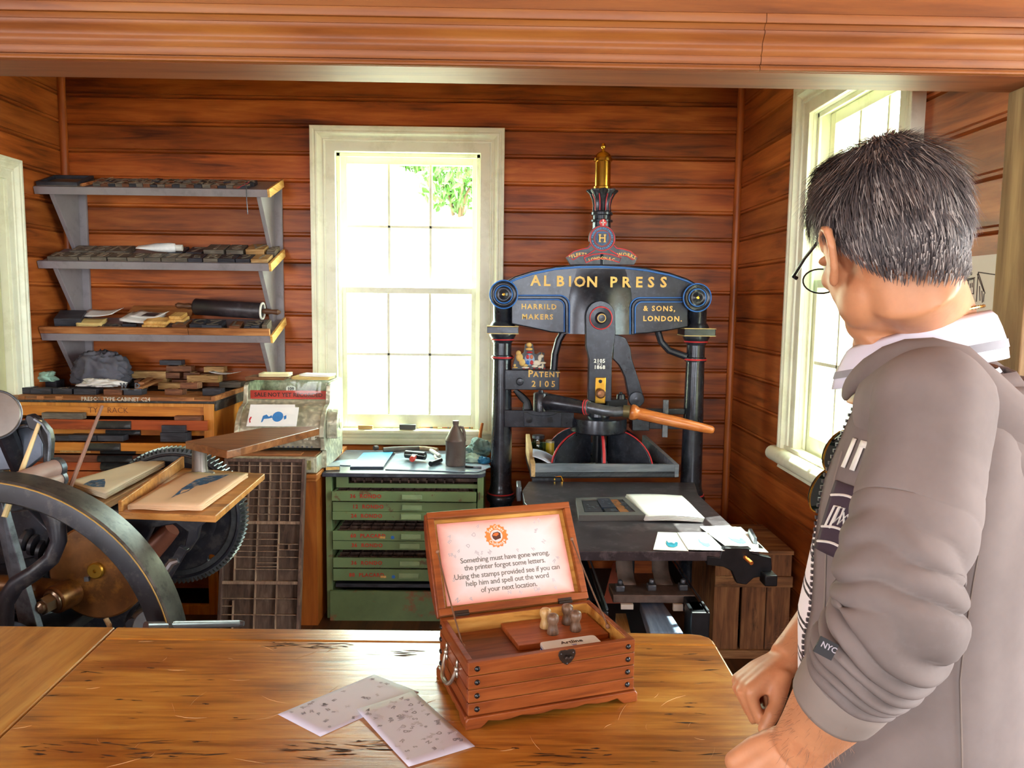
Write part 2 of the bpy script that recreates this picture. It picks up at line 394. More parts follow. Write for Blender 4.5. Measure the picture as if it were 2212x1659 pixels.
def window(name, o, u, n, x0, x1, z0, z1, mid, label, sillw, seed):
    """o,u: origin and direction along the wall, n: inward normal"""
    O, U, N, W_ = V(o), V(u), V(n), V((0, 0, 1))
    Mw = Matrix.Identity(4)
    for i in range(3): Mw[i][0], Mw[i][1], Mw[i][2], Mw[i][3] = U[i], N[i], W_[i], O[i]
    cas = mitred(o, u, (0, 0, 1), n, x0+.012, x1-.012, z0, z1-.012, CAS).obj(name, mCream, smooth=30); struct(cas)
    jb = MB(); d0, d1 = -.135, .0
    jb.bx((x0, d0, z0), (x0+.014, d1, z1), Mw).bx((x1-.014, d0, z0), (x1, d1, z1), Mw).bx((x0, d0, z1-.014), (x1, d1, z1), Mw)
    jb.bx((x0+.014, -.03, z0), (x0+.034, -.018, z1-.014), Mw).bx((x1-.034, -.03, z0), (x1-.014, -.018, z1-.014), Mw).bx((x0+.014, -.03, z1-.034), (x1-.014, -.018, z1-.014), Mw)
    jb.obj('jamb', mCream, cas, smooth=0, bevel=.002)
    for lower in (0, 1):
        sz0, sz1 = (z0+.012, mid+.018) if lower else (mid-.018, z1-.016)
        y0, y1 = (-.072, -.034) if lower else (-.114, -.076)
        a0, a1 = x0+.016, x1-.016; st = .045; br, tr = (.075, .034) if lower else (.034, .05)
        sb = MB()
        sb.bx((a0, y0, sz0), (a0+st, y1, sz1), Mw).bx((a1-st, y0, sz0), (a1, y1, sz1), Mw)
        sb.bx((a0+st, y0, sz0), (a1-st, y1, sz0+br), Mw).bx((a0+st, y0, sz1-tr), (a1-st, y1, sz1), Mw)
        gx0, gx1, gz0, gz1 = a0+st, a1-st, sz0+br, sz1-tr
        for k in (1, 2):
            xm = gx0+(gx1-gx0)*k/3; sb.bx((xm-.008, y0+.006, gz0), (xm+.008, y1-.004, gz1), Mw)
        zm = (gz0+gz1)/2; sb.bx((gx0, y0+.006, zm-.008), (gx1, y1-.004, zm+.008), Mw)
        so = sb.obj('sash', mCream, cas, smooth=0, bevel=.002)
        MB().bx((gx0-.005, (y0+y1)/2-.0015, gz0-.005), (gx1+.005, (y0+y1)/2+.0015, gz1+.005), Mw).obj('pane', mGlass, so, smooth=0)
    sl = MB()
    if sillw == 0:
        sl.loft([[Mw @ V((x, y, z)) for y, z in [(-.14, z0+.012), (.02, z0+.004), (.03, z0), (.034, z0-.012), (.03, z0-.022), (.022, z0-.026), (.02, z0-.04), (.014, z0-.05), (.016, z0-.062), (.012, z0-.085), (0, z0-.087), (-.14, z0-.03)]] for x in (x0-.11, x1+.11)])
    else:
        nose = [(.02+.035*math.cos(a)+.03, z0-.03+.035*math.sin(a)) for a in [PI/2-PI*k/10 for k in range(11)]]
        sl.loft([[Mw @ V((x, y, z)) for y, z in [(-.14, z0+.014), (-.02, z0+.006)]+nose+[(.03, z0-.068), (.022, z0-.085), (.026, z0-.098), (0, z0-.102), (-.14, z0-.06)]] for x in (x0-.16, x1+.16)])
        sl.bx((x0-.11, -.015, z0), (x1+.11, .03, z0+.022), Mw)
    sl.obj('window_sill', mCream, cas, smooth=40)
    return cas
window('window_1', (0, 0, 0), (1, 0, 0), (0, -1, 0), W1[0], W1[1], W1[2], W1[3], 1.652, '', 0, 1)
window('window_2', (RW, 0, 0), (0, 1, 0), (-1, 0, 0), W2[0], W2[1], W2[2], W2[3], 1.69, '', 1, 2)
# left door with its casing
cas = struct(mitred((0, 0, 0), (0, 1, 0), (0, 0, 1), (1, 0, 0), D1[0]+.01, D1[1]-.01, 0, D1[3]-.01, [(d*.78, h*.8) for d, h in CAS]).obj('door_1', mCream, smooth=30))
MB().bx((-WALLT, D1[0], 0), (0, D1[0]+.014, D1[3])).bx((-WALLT, D1[1]-.014, 0), (0, D1[1], D1[3])).bx((-WALLT, D1[0], D1[3]-.014), (0, D1[1], D1[3])).obj('jamb', mCream, cas, smooth=0)
db = MB().bx((-.075, D1[0]+.016, .01), (-.035, D1[1]-.016, D1[3]-.018))
for z0_, z1_ in ((.2, .85), (1.0, 1.95)):
    for y0_, y1_ in ((-1.25, -.99), (-.91, -.65)):
        db.bx((-.04, y0_, z0_), (-.03, y1_, z1_))
dl = db.obj('door_panel', plain('olive_cream_door', '#bdbb93', .4, var=.04), cas, smooth=0, bevel=.004)
MB().lathe([(.004, 0), (.012, .01), (.01, .03), (.024, .045), (.026, .06), (.012, .072), (0.001, .073)], T(-.035, -1.3, 1.0) @ RY(PI/2), 16).obj('door_knob', plain('brass_knob', '#b08a3c', .3, 1.0), dl)
# ---- outdoors: a pale bank behind the house, bushes on it
def bank(u, v_):
    x = -9+22*u; y = .6+11*v_
    return V((x, y, -.35+.52*max(0, y-1.2)+.16*noise.noise(V((x*.9, y*.9, 0)))+.05*noise.noise(V((x*4, y*4, 3)))))
struct(MB().grid(bank, 90, 50).obj('exterior_bank', plain('dry_pale_bank', '#d8d2ba', .9, var=.1, scale=3, dirt='#8e8a60', dirt_amt=.35, dirt_scale=2.5)))
struct(MB().grid(lambda u, v_: V((3.98+14*u, -12+24*v_, -.3-.02*u)), 10, 10).obj('exterior_yard', plain('pale_yard', '#cfc6b0', .9, var=.1)))
mLeaf = plain('bush_leaves', '#4d7a2c', .55, var=.35, scale=20)
def bush(name, label, c, r, n, seed):
    rr = random.Random(seed); mb = MB()
    for i in range(n):
        d = V((rr.gauss(0, 1), rr.gauss(0, 1), rr.gauss(0, 1))).normalized()*r*(rr.random()**.45)
        p = V(c)+V((d.x, d.y, d.z*.8)); q = Euler((rr.random()*6, rr.random()*6, rr.random()*6)).to_matrix().to_4x4()
        l = rr.uniform(.07, .13)
        mb.add([(-l, 0, 0), (0, -l*.35, .01), (l, 0, 0), (0, l*.35, .01)], [(0, 1, 2, 3)], T(*p) @ q)
    t = thing(name, label, 'bush', (c[0], c[1], c[2]-r))
    mb.obj('foliage', mLeaf, t, smooth=0)
    st = MB()
    for k in range(6):
        a = k*PI/3+rr.random(); st.tube([(c[0], c[1], c[2]-r-.25), (c[0]+.2*r*math.cos(a), c[1]+.2*r*math.sin(a), c[2]-r*.4), (c[0]+.6*r*math.cos(a), c[1]+.6*r*math.sin(a), c[2]+.2*r)], [.03, .02, .008], 6)
    st.obj('stem', plain('bush_stem', '#5e4630', .8), t)
bush('garden_bush', 'green bush on the bank behind the middle top pane of the back window', (1.07, 9.0, 4.02), .42, 420, 1)
bush('garden_bush', 'green bush on the bank behind the right-hand top panes of the back window', (1.80, 7.46, 3.38), .62, 520, 2)
# ================================================================ the iron hand press
mIron = plain('black_cast_iron', '#2c303a', .25, .3, var=.25, scale=14, bump=.12, dirt='#555a66', dirt_amt=.25, dirt_scale=30, spec=.6)
mIronD = plain('dark_oily_iron', '#17181d', .35, .3, var=.3, scale=20, bump=.15)
mSteel = plain('worn_steel', '#6b7078', .35, .7, var=.2, scale=25, dirt='#3c3f46', dirt_amt=.5, dirt_scale=18)
mBed = plain('inky_steel_bed', '#4a4348', .33, .55, var=.22, scale=9, dirt='#7d7478', dirt_amt=.45, dirt_scale=14, bump=.04)
mGold = plain('gold_leaf_paint', '#e0b760', .4, .1, var=.08)
mGoldLine = plain('pale_gold_line', '#c9b27a', .5)
mBlue = plain('blue_line_paint', '#2f6fc4', .45)
mRed = plain('red_line_paint', '#c8323a', .45)
mBrass = plain('polished_brass', '#cf9f3e', .22, 1.0, var=.1, dirt='#8a5f25', dirt_amt=.5, dirt_scale=12)
mHandle = wood('turned_handle_wood', '#8f4a22', '#b8672f', '#cc7d40', axis=0, rough=.3, scale=4, coat=.3)
mWhite = plain('white_paint', '#e9e6df', .5)
mGreyWood = wood('painted_tray_wood', '#5d6570', '#737c88', '#8d939b', axis=0, rough=.55, scale=2)
mRawWood = wood('pale_raw_wood', '#b08a5c', '#d2ad7c', '#e3c79c', axis=1, rough=.6, scale=2)
mPaper = plain('white_paper', '#eeedea', .7, var=.03)
press = thing('hand_press', 'tall black iron hand printing press with brass finial and gold lettering', 'printing press', (2.964, -.5, 0))
YH = -.565                                       # front face of the crown beam
def hx(px, py, y=YH): p = at(px, py, 'y', y); return (p.x, p.z)
def face(y): return T(0, y, 0) @ FACE            # local x -> x, local y -> z, extruding towards the viewer
# crown beam
out = [(1104, 700), (1104, 628), (1085, 612), (1112, 597), (1150, 585), (1200, 575.5), (1250, 571.5), (1298, 571), (1346, 573), (1396, 578), (1446, 588.5), (1484, 601), (1512, 617), (1487, 636), (1487, 706), (1440, 715), (1400, 720), (1366, 722), (1230, 721), (1190, 718), (1150, 709)]
beam = MB().prism([hx(*p) for p in out], .13, face(YH+.13)).obj('crown_beam', mIron, press, bevel=.006, smooth=40)
xc = hx(1298, 600)[0]
zb, zt = hx(1298, 722)[1], hx(1298, 580)[1]
mb = MB()
mb.loft([[(xc+.18*(k/12-1), YH+.0015-.05*f*math.cos(PI/2*(k/12-1))**2, z) for k in range(25)] for z, f in ((zb, 1), (zb+.10, .98), (zb+.15, .9), (zb+.19, .74), (zb+.225, .52), (zb+.25, .34), (zb+.275, .2), (zt-.002, .12))], cap=False, closed=False)
mb.obj('boss', mIron, beam, smooth=60)
def line(name, pts, r, mat, parent, y=YH-.001, n=6):
    mb = MB()
    for seg in (pts if isinstance(pts[0][0], (tuple, list)) else [pts]):
        mb.tube([(hx(*p, y)[0], y, hx(*p, y)[1]) for p in seg], r, n)
    return mb.obj(name, mat, parent)
line('blue_line', [[(1098, 611), (1115, 603), (1152, 591), (1200, 581), (1250, 577), (1298, 576.5), (1346, 578.5), (1396, 584), (1446, 594), (1484, 607), (1500, 615)]], .005, mBlue, beam)
def panel(pts_o, pts_i):
    line('panel_moulding', [[((a[0]+b[0])/2, (a[1]+b[1])/2) for a, b in zip(pts_o, pts_i)]], .009, mIron, beam)
    line('blue_line', [pts_o, pts_i], .0035, mBlue, beam, YH-.003)
def corner(x0, y0, x1, y1, r, sx):
    pts = [(x0, y0)]; cx = x1-sx*r
    pts += [(cx+sx*r*math.sin(a), y0+r-r*math.cos(a)) for a in [PI/2*k/6 for k in range(7)]]
    return pts+[(x1, y1)]
panel(corner(1119, 638, 1230, 720, 22, 1), corner(1119, 647, 1219, 717, 16, 1))
panel(corner(1475, 643, 1361, 722, 22, -1), corner(1475, 652, 1372, 720, 16, -1))
tx = MB(); z = hx(1298, 609)[1]

for st, xs in (('ALBION', (1157, 1181, 1210, 1231, 1252, 1278)), ('PRESS', (1324, 1352, 1380, 1406, 1433))):
    for ch, px in zip(st, xs):
        bl = .05*.42*math.cos(PI/2*max(-1, min(1, (hx(px, 609)[0]-xc)/.18)))**2
        tx.text(ch, .072, face(YH-.001-bl) @ T(hx(px, 609)[0], z-.004+.004*abs(px-1298)/140, 0), .005, .002)
for st, px, py in (('HARRILD', 1164, 663), ('MAKERS', 1161, 685), ('& SONS,', 1424, 667), ('LONDON.', 1431, 689)):
    p = hx(px, py); tx.text(st, .036, face(YH-.001) @ T(p[0], p[1], 0), .0025, .001, 2, 1.28)
tx.obj('gold_lettering', mGold, beam, smooth=0)
# scroll ends
for px, py in ((1088, 636), (1505, 643)):
    x, z = hx(px, py, -.6)
    ro = MB().lathe([(.03, 0), (.072, .002), (.075, .008), (.075, .05), (.070, .058), (.068, .17), (.071, .175), (.071, .19), (.064, .196), (.058, .192), (.050, .192), (.046, .198), (.040, .198), (.034, .192), (.024, .192), (.016, .2), (.0, .204)], T(x, -.42, z) @ FACE, 36).obj('scroll_end', mIron, press, smooth=50)
    MB().ring(.069, .0035, T(x, -.42, z) @ FACE @ T(0, 0, .192), 40).ring(.043, .003, T(x, -.42, z) @ FACE @ T(0, 0, .198), 36).obj('blue_line', mBlue, ro)
    MB().lathe([(.0, .207), (.007, .206), (.008, .2)], T(x, -.42, z) @ FACE, 12).obj('brass_pin', mBrass, ro)
# columns
for x in (2.466, 3.463):
    c = MB().lathe([(.062, .46), (.066, .50), (.056, .53), (.06, .55), (.074, .565), (.076, .585), (.068, .597), (.064, .60), (.066, .612), (.060, .625), (.0555, .65), (.053, .9), (.047, 1.28), (.0465, 1.30), (.054, 1.302), (.056, 1.312), (.054, 1.322), (.0465, 1.325), (.0465, 1.385), (.052, 1.39), (.053, 1.4), (.06, 1.41), (.068, 1.425), (.068, 1.437)], T(x, -.5, 0), 32).obj('column', mIron, press, smooth=45)
    MB().ring(.054, .005, T(x, -.5, 1.312)).ring(.057, .004, T(x, -.5, 1.404)).ring(.066, .004, T(x, -.5, .6)).obj('red_ring', mRed, c)
    cp = MB().box((x, -.5, 1.454), (.158, .158, .034)).obj('capital_plate', mIron, c, bevel=.003)
    MB().box((x, -.5, 1.4725), (.161, .161, .004)).box((x, -.5, 1.4365), (.161, .161, .004)).obj('gold_line', mGoldLine, cp, smooth=0)
    MB().lathe([(.064, 1.474), (.06, 1.485), (.052, 1.497), (.049, 1.50), (.049, 1.60)], T(x, -.5, 0), 28).obj('neck', mIron, c, smooth=45)
    MB().loft([[(x+a*s, -.5+b*s*1.6, z) for a, b in ellipse(1, 1, 16)] for z, s in ((0, .066), (.05, .064), (.12, .055), (.3, .052), (.42, .066), (.47, .06))]).obj('foot', mIron, c, smooth=60)
# brass finial on its fluted holder
X = hx(1299, 500, -.5)[0]
zf = [at(1299, py, 'y', -.5).z for py in (575, 490, 455, 432, 365, 345)]
hold = MB()
n = 48; prof = [(.052, zf[0]-.01), (.052, zf[0]+.06), (.046, zf[0]+.07), (.046, 2.0), (.056, 2.003), (.056, 2.012), (.046, 2.016), (.046, 2.034), (.055, 2.038), (.055, 2.05), (.042, 2.056), (.040, 2.085), (.046, 2.115), (.058, 2.14), (.072, 2.155), (.071, 2.163), (.050, 2.165)]
rings = []
for r, z in prof:
    fl = .13 if z > 2.053 else (.05 if z < 1.99 else 0)
    rings.append([(X+r*(1+fl*math.cos(8*2*PI*i/n))*math.cos(2*PI*i/n), -.5+r*(1+fl*math.cos(8*2*PI*i/n))*math.sin(2*PI*i/n), z) for i in range(n)])
ho = hold.loft(rings).obj('finial_holder', mIron, press, smooth=50)
st = MB()
for k in range(8):
    a = PI/8+k*PI/4; st.tube([(X+r*math.cos(a), -.5+r*math.sin(a), z) for r, z in ((.0385, 2.06), (.038, 2.085), (.043, 2.115), (.055, 2.14))], .0028, 6)
st.obj('red_line', mRed, ho)
z6 = 2.165
MB().lathe([(.046, z6), (.046, z6+.012), (.040, z6+.016), (.040, z6+.135), (.047, z6+.138), (.047, z6+.15), (.043, z6+.152), (.043, z6+.158), (.036, z6+.172), (.022, z6+.184), (.011, z6+.188), (.006, z6+.2), (.011, z6+.206), (.012, z6+.214), (.008, z6+.226), (.003, z6+.228), (.0, z6+.2285)], T(X, -.5, 0), 32).obj('brass_finial', mBrass, press, smooth=40)
# maker's badge standing on the beam: base, two scrolls, garter ring, shield
YB_ = -.552
B = lambda px, py: hx(px, py, YB_)
base_pts = [(1223, 556), (1240, 541), (1262, 536), (1272, 531), (1277, 522)]+[(1301+29*math.cos(a), 515+29*math.sin(a)) for a in [PI-.25+(PI+.5)*k/16 for k in range(17)]]+[(1325, 524), (1331, 532), (1343, 537), (1362, 541), (1378, 556), (1370, 572), (1232, 572)]
bd = MB().prism([B(*p) for p in base_pts], .03, face(YB_+.03)).obj('maker_badge', plain('badge_grey_iron', '#565a63', .45, .3, var=.2, scale=30, bump=.2), press, bevel=.002)
L = lambda name, segs, r, mat: line(name, segs, r, mat, bd, YB_-.001)
ring = lambda rr: [(1301+rr*math.cos(2*PI*k/28), 515+rr*math.sin(2*PI*k/28)) for k in range(29)]
L('red_line', [ring(26.5), [(1276, 530), (1270, 536), (1258, 538), (1240, 543), (1224, 555), (1239, 561), (1250, 553), (1268, 551), (1285, 540)], [(1326, 530), (1332, 536), (1346, 538), (1362, 543), (1377, 556), (1367, 561), (1354, 553), (1336, 551), (1318, 540)], [(1262, 556), (1280, 550), (1300, 547.5), (1322, 550), (1342, 557), (1338, 567), (1320, 561), (1300, 558.5), (1282, 561), (1266, 567), (1262, 556)]], .003, mRed)
L('red_line', [ring(17.5)], .0018, mRed)
bt = MB(); c0 = B(1301, 515); k_ = (hx(1302, 500)[0]-hx(1301, 500)[0])
M_ = face(YB_-.001)
bt.arctext('PRINTING MATERIAL', .0125, c0, 21.5*k_, PI/2, M_, .0015, .0004, .12, track=.0012).arctext('MANUFACTURERS', .0125, c0, 22*k_, -PI/2, M_, .0015, .0004, .12, inward=True, track=.0015)
bt.obj('blue_lettering', plain('light_blue_paint', '#4f8fd0', .45), bd, smooth=0)
L('blue_line', [[(1290, 502), (1313, 502), (1312, 516), (1309, 524), (1301, 529), (1293, 524), (1290, 516), (1290, 502)]], .002, mBlue)
g = MB(); g.text('H', .052, M_ @ T(c0[0], c0[1], 0), .003, .0006)
for dx in (-.0125, .0125):
    for dz in (-.017, .017): g.box((dx, dz, .002), (.012, .004, .004), M_ @ T(c0[0], c0[1], 0))
c1 = B(1251, 549); g.arctext('"FLEET"', .024, (c1[0]+.012, c1[1]-.115), .113, PI/2+.17, M_, .002, .0006, .1)
c1 = B(1352, 549); g.arctext('WORKS.', .024, (c1[0]-.012, c1[1]-.115), .113, PI/2-.17, M_, .002, .0006, .1)
c1 = B(1301, 556.5); g.arctext('LONDON.E.C.', .020, (c1[0], c1[1]-.24), .2365, PI/2, M_, .002, .0005, .12)
g.obj('gold_lettering', mGold, bd, smooth=0)
cr = MB().lathe([(.0, .004), (.017, .003), (.019, 0)], M_ @ T(*B(1302.5, 481), 0), 20).obj('crest', mRed, bd)
MB().box((0, 0, .005), (.024, .005, .003), M_ @ T(*B(1302.5, 481), 0)).box((0, 0, .005), (.005, .03, .003), M_ @ T(*B(1302.5, 481), 0)).obj('white_cross', mWhite, cr, smooth=0)
# the link plate in the middle, with its pivot
yl = -.70
lp = [(1265, 690)]+[(1297+32*math.cos(a), 683+34*math.sin(a)) for a in [PI+PI*k/10 for k in range(11)]]+[(1330, 720), (1322, 774), (1321, 868), (1270, 868), (1272, 776), (1266, 750)]
lk = MB().prism([hx(*p, yl) for p in lp], .06, face(yl+.06)).obj('link_plate', mIron, press, bevel=.004)
p = hx(1298, 687, yl)
MB().lathe([(.058, 0), (.056, .004), (.03, .006), (.028, .016), (.026, .018), (.022, .03), (.0, .031)], face(yl) @ T(p[0], p[1], 0), 32).obj('pivot_disc', mIron, lk, smooth=40)
MB().ring(.054, .003, face(yl) @ T(p[0], p[1], .004), 40).obj('red_ring', mRed, lk)
MB().ring(.019, .0022, face(yl) @ T(p[0], p[1], .0305), 28).obj('gold_ring', mGold, lk)
wt = MB()
for st_, py, sz in (('2105', 780, .026), ('1868', 793.5, .026), ('THIS IS', 786.5, .008)):
    q = hx(1295, py, yl); wt.text(st_, sz, face(yl-.0005) @ T(q[0], q[1], 0), .0006, .0005 if sz > .01 else 0, 2, 1.1)
wt.obj('white_lettering', mWhite, lk, smooth=0)
a, b = hx(1286, 815, yl-.002), hx(1307, 871, yl-.002)
bp = MB().bx((a[0], yl-.012, b[1]), (b[0], yl, a[1])).obj('brass_plate', mBrass, lk, bevel=.002)
q = hx(1297, 850, yl-.03); MB().lathe([(.012, 0), (.014, .01), (.022, .02), (.024, .032), (.016, .045), (0, .048)], T(q[0], yl-.01, q[1]) @ FACE, 18).obj('knob', plain('copper_knob', '#9a6a4c', .35, .7), bp)
q = hx(1296, 823, yl); MB().lathe([(.009, 0), (.009, .008), (0, .009)], T(q[0], yl-.011, q[1]) @ FACE, 8).obj('bolt', mIronD, bp, smooth=0)
# right toggle arm behind the plate
ya = -.63
arm = [(1325, 722), (1338, 724), (1352, 731), (1362, 752), (1365, 775), (1382, 828), (1390, 856)]+[(1375+16*math.cos(t), 861+15*math.sin(t)) for t in [PI*k/8 for k in range(9)]]+[(1357, 850), (1350, 815), (1338, 790), (1324, 775)]
ar = MB().prism([hx(*p, ya) for p in arm], .055, face(ya+.055)).obj('toggle_arm', mIron, press, bevel=.004)
p = hx(1374, 862, ya)
MB().lathe([(.04, 0), (.04, .012), (.036, .016), (.013, .017), (.013, .026), (0, .027)], face(ya) @ T(p[0], p[1], 0), 24).obj('pivot_disc', mIron, ar, smooth=40)
q = at(1340, 870, 'y', -.62)
MB().bx((q.x-.065, -.66, q.z-.03), (q.x+.03, -.55, q.z+.02)).lathe([(.022, 0), (.024, .01), (.022, .02), (.024, .03), (.022, .055), (.02, .065), (.008, .067), (.008, .075), (0, .076)], T(q.x+.0, -.63, q.z-.02), 18).obj('toggle_bolt', mIronD, press, bevel=.002)
# braces between beam and columns
MB().tube([at(px, py, 'y', -.5) for px, py in ((1220, 712), (1207, 735), (1199, 765), (1196, 802))], .019, 10).obj('curved_brace', mIron, press)
MB().tube([at(px, py, 'y', -.5) for px, py in ((1420, 712), (1428, 738), (1445, 757), (1482, 770))], .018, 10).obj('curved_brace', mIron, press)
# patent bracket with the coat of arms
yp = -.56
a, b = hx(1103.5, 799, yp), hx(1208, 843, yp)
pb = MB().bx((a[0]-.03, yp, b[1]), (b[0], yp+.09, a[1])).obj('patent_bracket', mIron, press, bevel=.003)
pt = MB(); q = hx(1174, 808.5, yp)
pt.text('P', .050, face(yp-.001) @ T(hx(1146, 808, yp)[0], q[1]+.001, 0), .002, .0012).text('ATENT', .037, face(yp-.001) @ T(hx(1181, 809, yp)[0], q[1]-.002, 0), .002, .001, 2, 1.25)
q = hx(1174, 830, yp); pt.text('2105', .043, face(yp-.001) @ T(q[0], q[1], 0), .002, .0008, 2, 1.55)
pt.obj('gold_lettering', mGold, pb, smooth=0)
q = hx(1123, 824, yp); MB().lathe([(.02, 0), (.02, .014), (.015, .018), (0, .019)], face(yp) @ T(*q, 0), 16).obj('bolt', mIron, pb)
ca = [(1106, 799), (1108, 789), (1113, 768), (1118, 760), (1126, 766), (1132, 763), (1135, 744), (1144, 740), (1152, 744), (1155, 764), (1160, 766), (1167, 761), (1177, 763), (1175, 775), (1180, 799)]
cb = MB().prism([hx(*p, yp-.005) for p in ca], .02, face(yp+.03)).obj('coat_of_arms', plain('arms_backplate', '#4e5058', .5, .2), pb, bevel=.002)
def blob(mb, px, py, rx, rz, ry=.008, y=yp+.008):
    q = at(px, py, 'y', y); mb.sphere((q.x, q.y, q.z), 1, 12, 8, (rx, ry, rz)); return mb
m_ = MB()
for args in ((1122, 772, .018, .022), (1120, 763, .013, .014), (1128, 783, .016, .02), (1135, 789, .014, .008), (1112, 789, .007, .007), (1113, 794, .014, .004), (1143, 745, .015, .012), (1143, 754, .018, .008), (1170, 767, .002, .014)): blob(m_, *args)
m_.obj('gold_lion', plain('gold_relief', '#d9b36a', .5, .1), cb)
m_ = MB()
for args in ((1160, 784, .022, .014), (1166, 774, .010, .018), (1170, 769, .012, .009), (1173, 784, .016, .006), (1172, 791, .006, .014), (1155, 791, .016, .007), (1167, 793, .012, .006), (1135, 794, .02, .005)): blob(m_, *args)
m_.obj('white_unicorn', plain('white_relief', '#e6e0d2', .5), cb)
m_ = blob(MB(), 1144, 777, .0265, .031, .006).obj('shield', plain('shield_blue', '#8fa9cf', .5), cb)
for nm, mt, spots in (('shield_red', mRed, ((1140, 771), (1148.5, 783))), ('shield_gold', plain('shield_orange', '#cf7b5a', .5), ((1148, 771),)), ('shield_blue', mBlue, ((1140, 783),))):
    mm = MB()
    for px, py in spots: blob(mm, px, py, .0085, .0115, .004, yp+.0035)
    mm.obj(nm, mt, m_)
m_ = blob(MB(), 1144, 761, .016, .005); [blob(m_, 1132+i*5.5, 796, .004, .004) for i in range(9) if i % 2 == 0]; m_.obj('red_relief', mRed, cb)
# lower bar, bar socket, handle
a, b = hx(1103, 886, -.56), hx(1212, 924, -.56)
MB().bx((a[0]-.03, -.56, b[1]), (hx(1240, 900)[0], -.45, a[1])).obj('cross_bar', mIron, press, bevel=.003)
a, b = hx(1132, 890, -.58), hx(1212, 922, -.58); am = (a[0]+b[0])/2
pts = [(a[0], b[1]), (b[0], b[1]), (b[0], a[1])]+[(am+(b[0]-am)*.8*math.cos(t), a[1]-.018*math.sin(t)) for t in [PI*k/8 for k in range(9)]]+[(a[0], a[1])]
pl = MB().prism(pts, .022, face(-.558)).obj('bar_plate', mIron, press, bevel=.002)
q = hx(1143, 907, -.58); MB().lathe([(.017, 0), (.017, .004), (0, .005)], face(-.58) @ T(*q, 0), 18).obj('bolt', mIronD, pl)
q = hx(1188, 907, -.58); MB().box((0, 0, .003), (.026, .026, .006), face(-.58) @ T(*q, 0) @ RZ(.25)).obj('square_nut', mIronD, pl, smooth=0)
a, b = hx(1365, 893, -.52), hx(1476, 930, -.52)
MB().bx((a[0], -.54, b[1]), (a[0]+.09, -.44, a[1])).bx((a[0]+.08, -.51, b[1]+.005), (b[0]+.02, -.47, b[1]+.04)).bx((a[0]+.08, -.51, a[1]-.005), (b[0]+.02, -.47, a[1]+.025)).obj('side_bar', mIron, press, bevel=.003)
a, b = hx(1433, 864, -.53), hx(1442, 945, -.53)
MB().bx((a[0], -.53, b[1]), (b[0], -.518, a[1])).obj('cotter', mSteel, press, bevel=.001)
MB().tube([at(px, py, 'y', -.5) for px, py in ((1112, 842), (1128, 858), (1138, 868), (1140, 886))], [.012, .02, .02, .03], 8, flat=.5).obj('bracket_web', mIronD, press)
yb = -.68
q = at(1168, 870, 'y', yb); r_ = .037
MB().lathe([(r_*.6, -.045), (r_, -.04), (r_, .045), (r_*.9, .05), (r_*.4, .052), (r_*.3, .062), (0, .063)], T(q.x, yb, q.z), 24).obj('bar_socket', mIron, press, smooth=40)
P_ = [at(px, py, 'y', y) for px, py, y in ((1170, 868, yb), (1215, 873, yb-.05), (1262, 880, yb-.09), (1272, 880, yb-.1), (1300, 886, yb-.13), (1330, 890, yb-.14), (1346, 888, yb-.14), (1360, 889, yb-.145), (1543, 930, yb-.2))]
MB().tube([P_[0], P_[0].lerp(P_[1], .4), P_[1], P_[2]], [(.042, .03), (.046, .036), (.04, .036), (.031, .031)], 18).obj('bar_lever', mIron, press)
MB().tube([P_[2], P_[2].lerp(P_[3], .5), P_[3]], [.034, .037, .032], 18).obj('collar', mSteel, press)
d = (P_[3]-P_[2]).normalized(); MB().tube([P_[2]+d*.002, P_[2]+d*.007], .0375, 18).tube([P_[2]+d*.014, P_[2]+d*.018], .0365, 18).obj('red_ring', mRed, press)
MB().tube(P_[3:7], [.027, .027, .025, .024], 16).obj('lever_crook', mSteel, press)
MB().tube([P_[6], P_[7]], .03, 18).obj('ferrule', plain('dull_brass_ferrule', '#75694a', .4, .7), press)
d = P_[8]-P_[7]
MB().tube([P_[7]+d*t for t in (0, .02, .05, .08, .10, .12, .3, .6, .85, .97, .995, 1.0)], [.028, .037, .038, .034, .028, .029, .028, .026, .022, .019, .012, .003], 20).obj('wooden_handle', mHandle, press, smooth=60)
# piston disc, ribbed platen
q = at(1295, 909, 'y', -.56)
MB().lathe([(.02, .12), (.05, .11), (.06, .02), (.125, .018), (.143, .012), (.145, 0), (.145, -.055), (.138, -.062), (.05, -.064)], T(q.x, -.52, q.z), 40).obj('piston_disc', mIron, press, smooth=40)
pc = V((2.972, -.5, 0)); z0_, z1_ = .765, .952
MB().lathe([(.12, z1_+.012), (.125, z1_), (.10, z1_-.01), (.03, z1_-.012), (.03, z0_)], T(pc.x, pc.y, 0), 28).obj('platen_boss', mIronD, press)
for k, ang in enumerate((-90+2, -148, -32, 150, 30, 92)):
    a = ang*D2R; ln = (.30 if abs(ang) in (148, 32, 150, 30) else .19)*1.0; dv = V((math.cos(a), math.sin(a), 0)); sd = V((-dv.y, dv.x, 0))*.013
    arc = [(.06, z1_)]+[(.06+(ln-.06)*math.sin(t), z0_+(z1_-z0_)*math.cos(t)) for t in [PI/2*k/10 for k in range(1, 11)]]
    poly = arc+[(.06, z0_)]
    vs_ = [pc+dv*r+V((0, 0, z))+s*sd for s in (-1, 1) for r, z in poly]; n = len(poly)
    rb = MB().add(vs_, [tuple(range(n))[::-1], tuple(range(n, 2*n))]+[(i, (i+1) % n, n+(i+1) % n, n+i) for i in range(n)]).obj('platen_rib', mIron, press, bevel=.002)
    MB().tube([pc+dv*(r+.0015)+V((0, 0, z+.0015)) for r, z in arc], .0075, 6, flat=.35, up=(sd.x, sd.y, 0)).obj('red_line', mRed, rb)
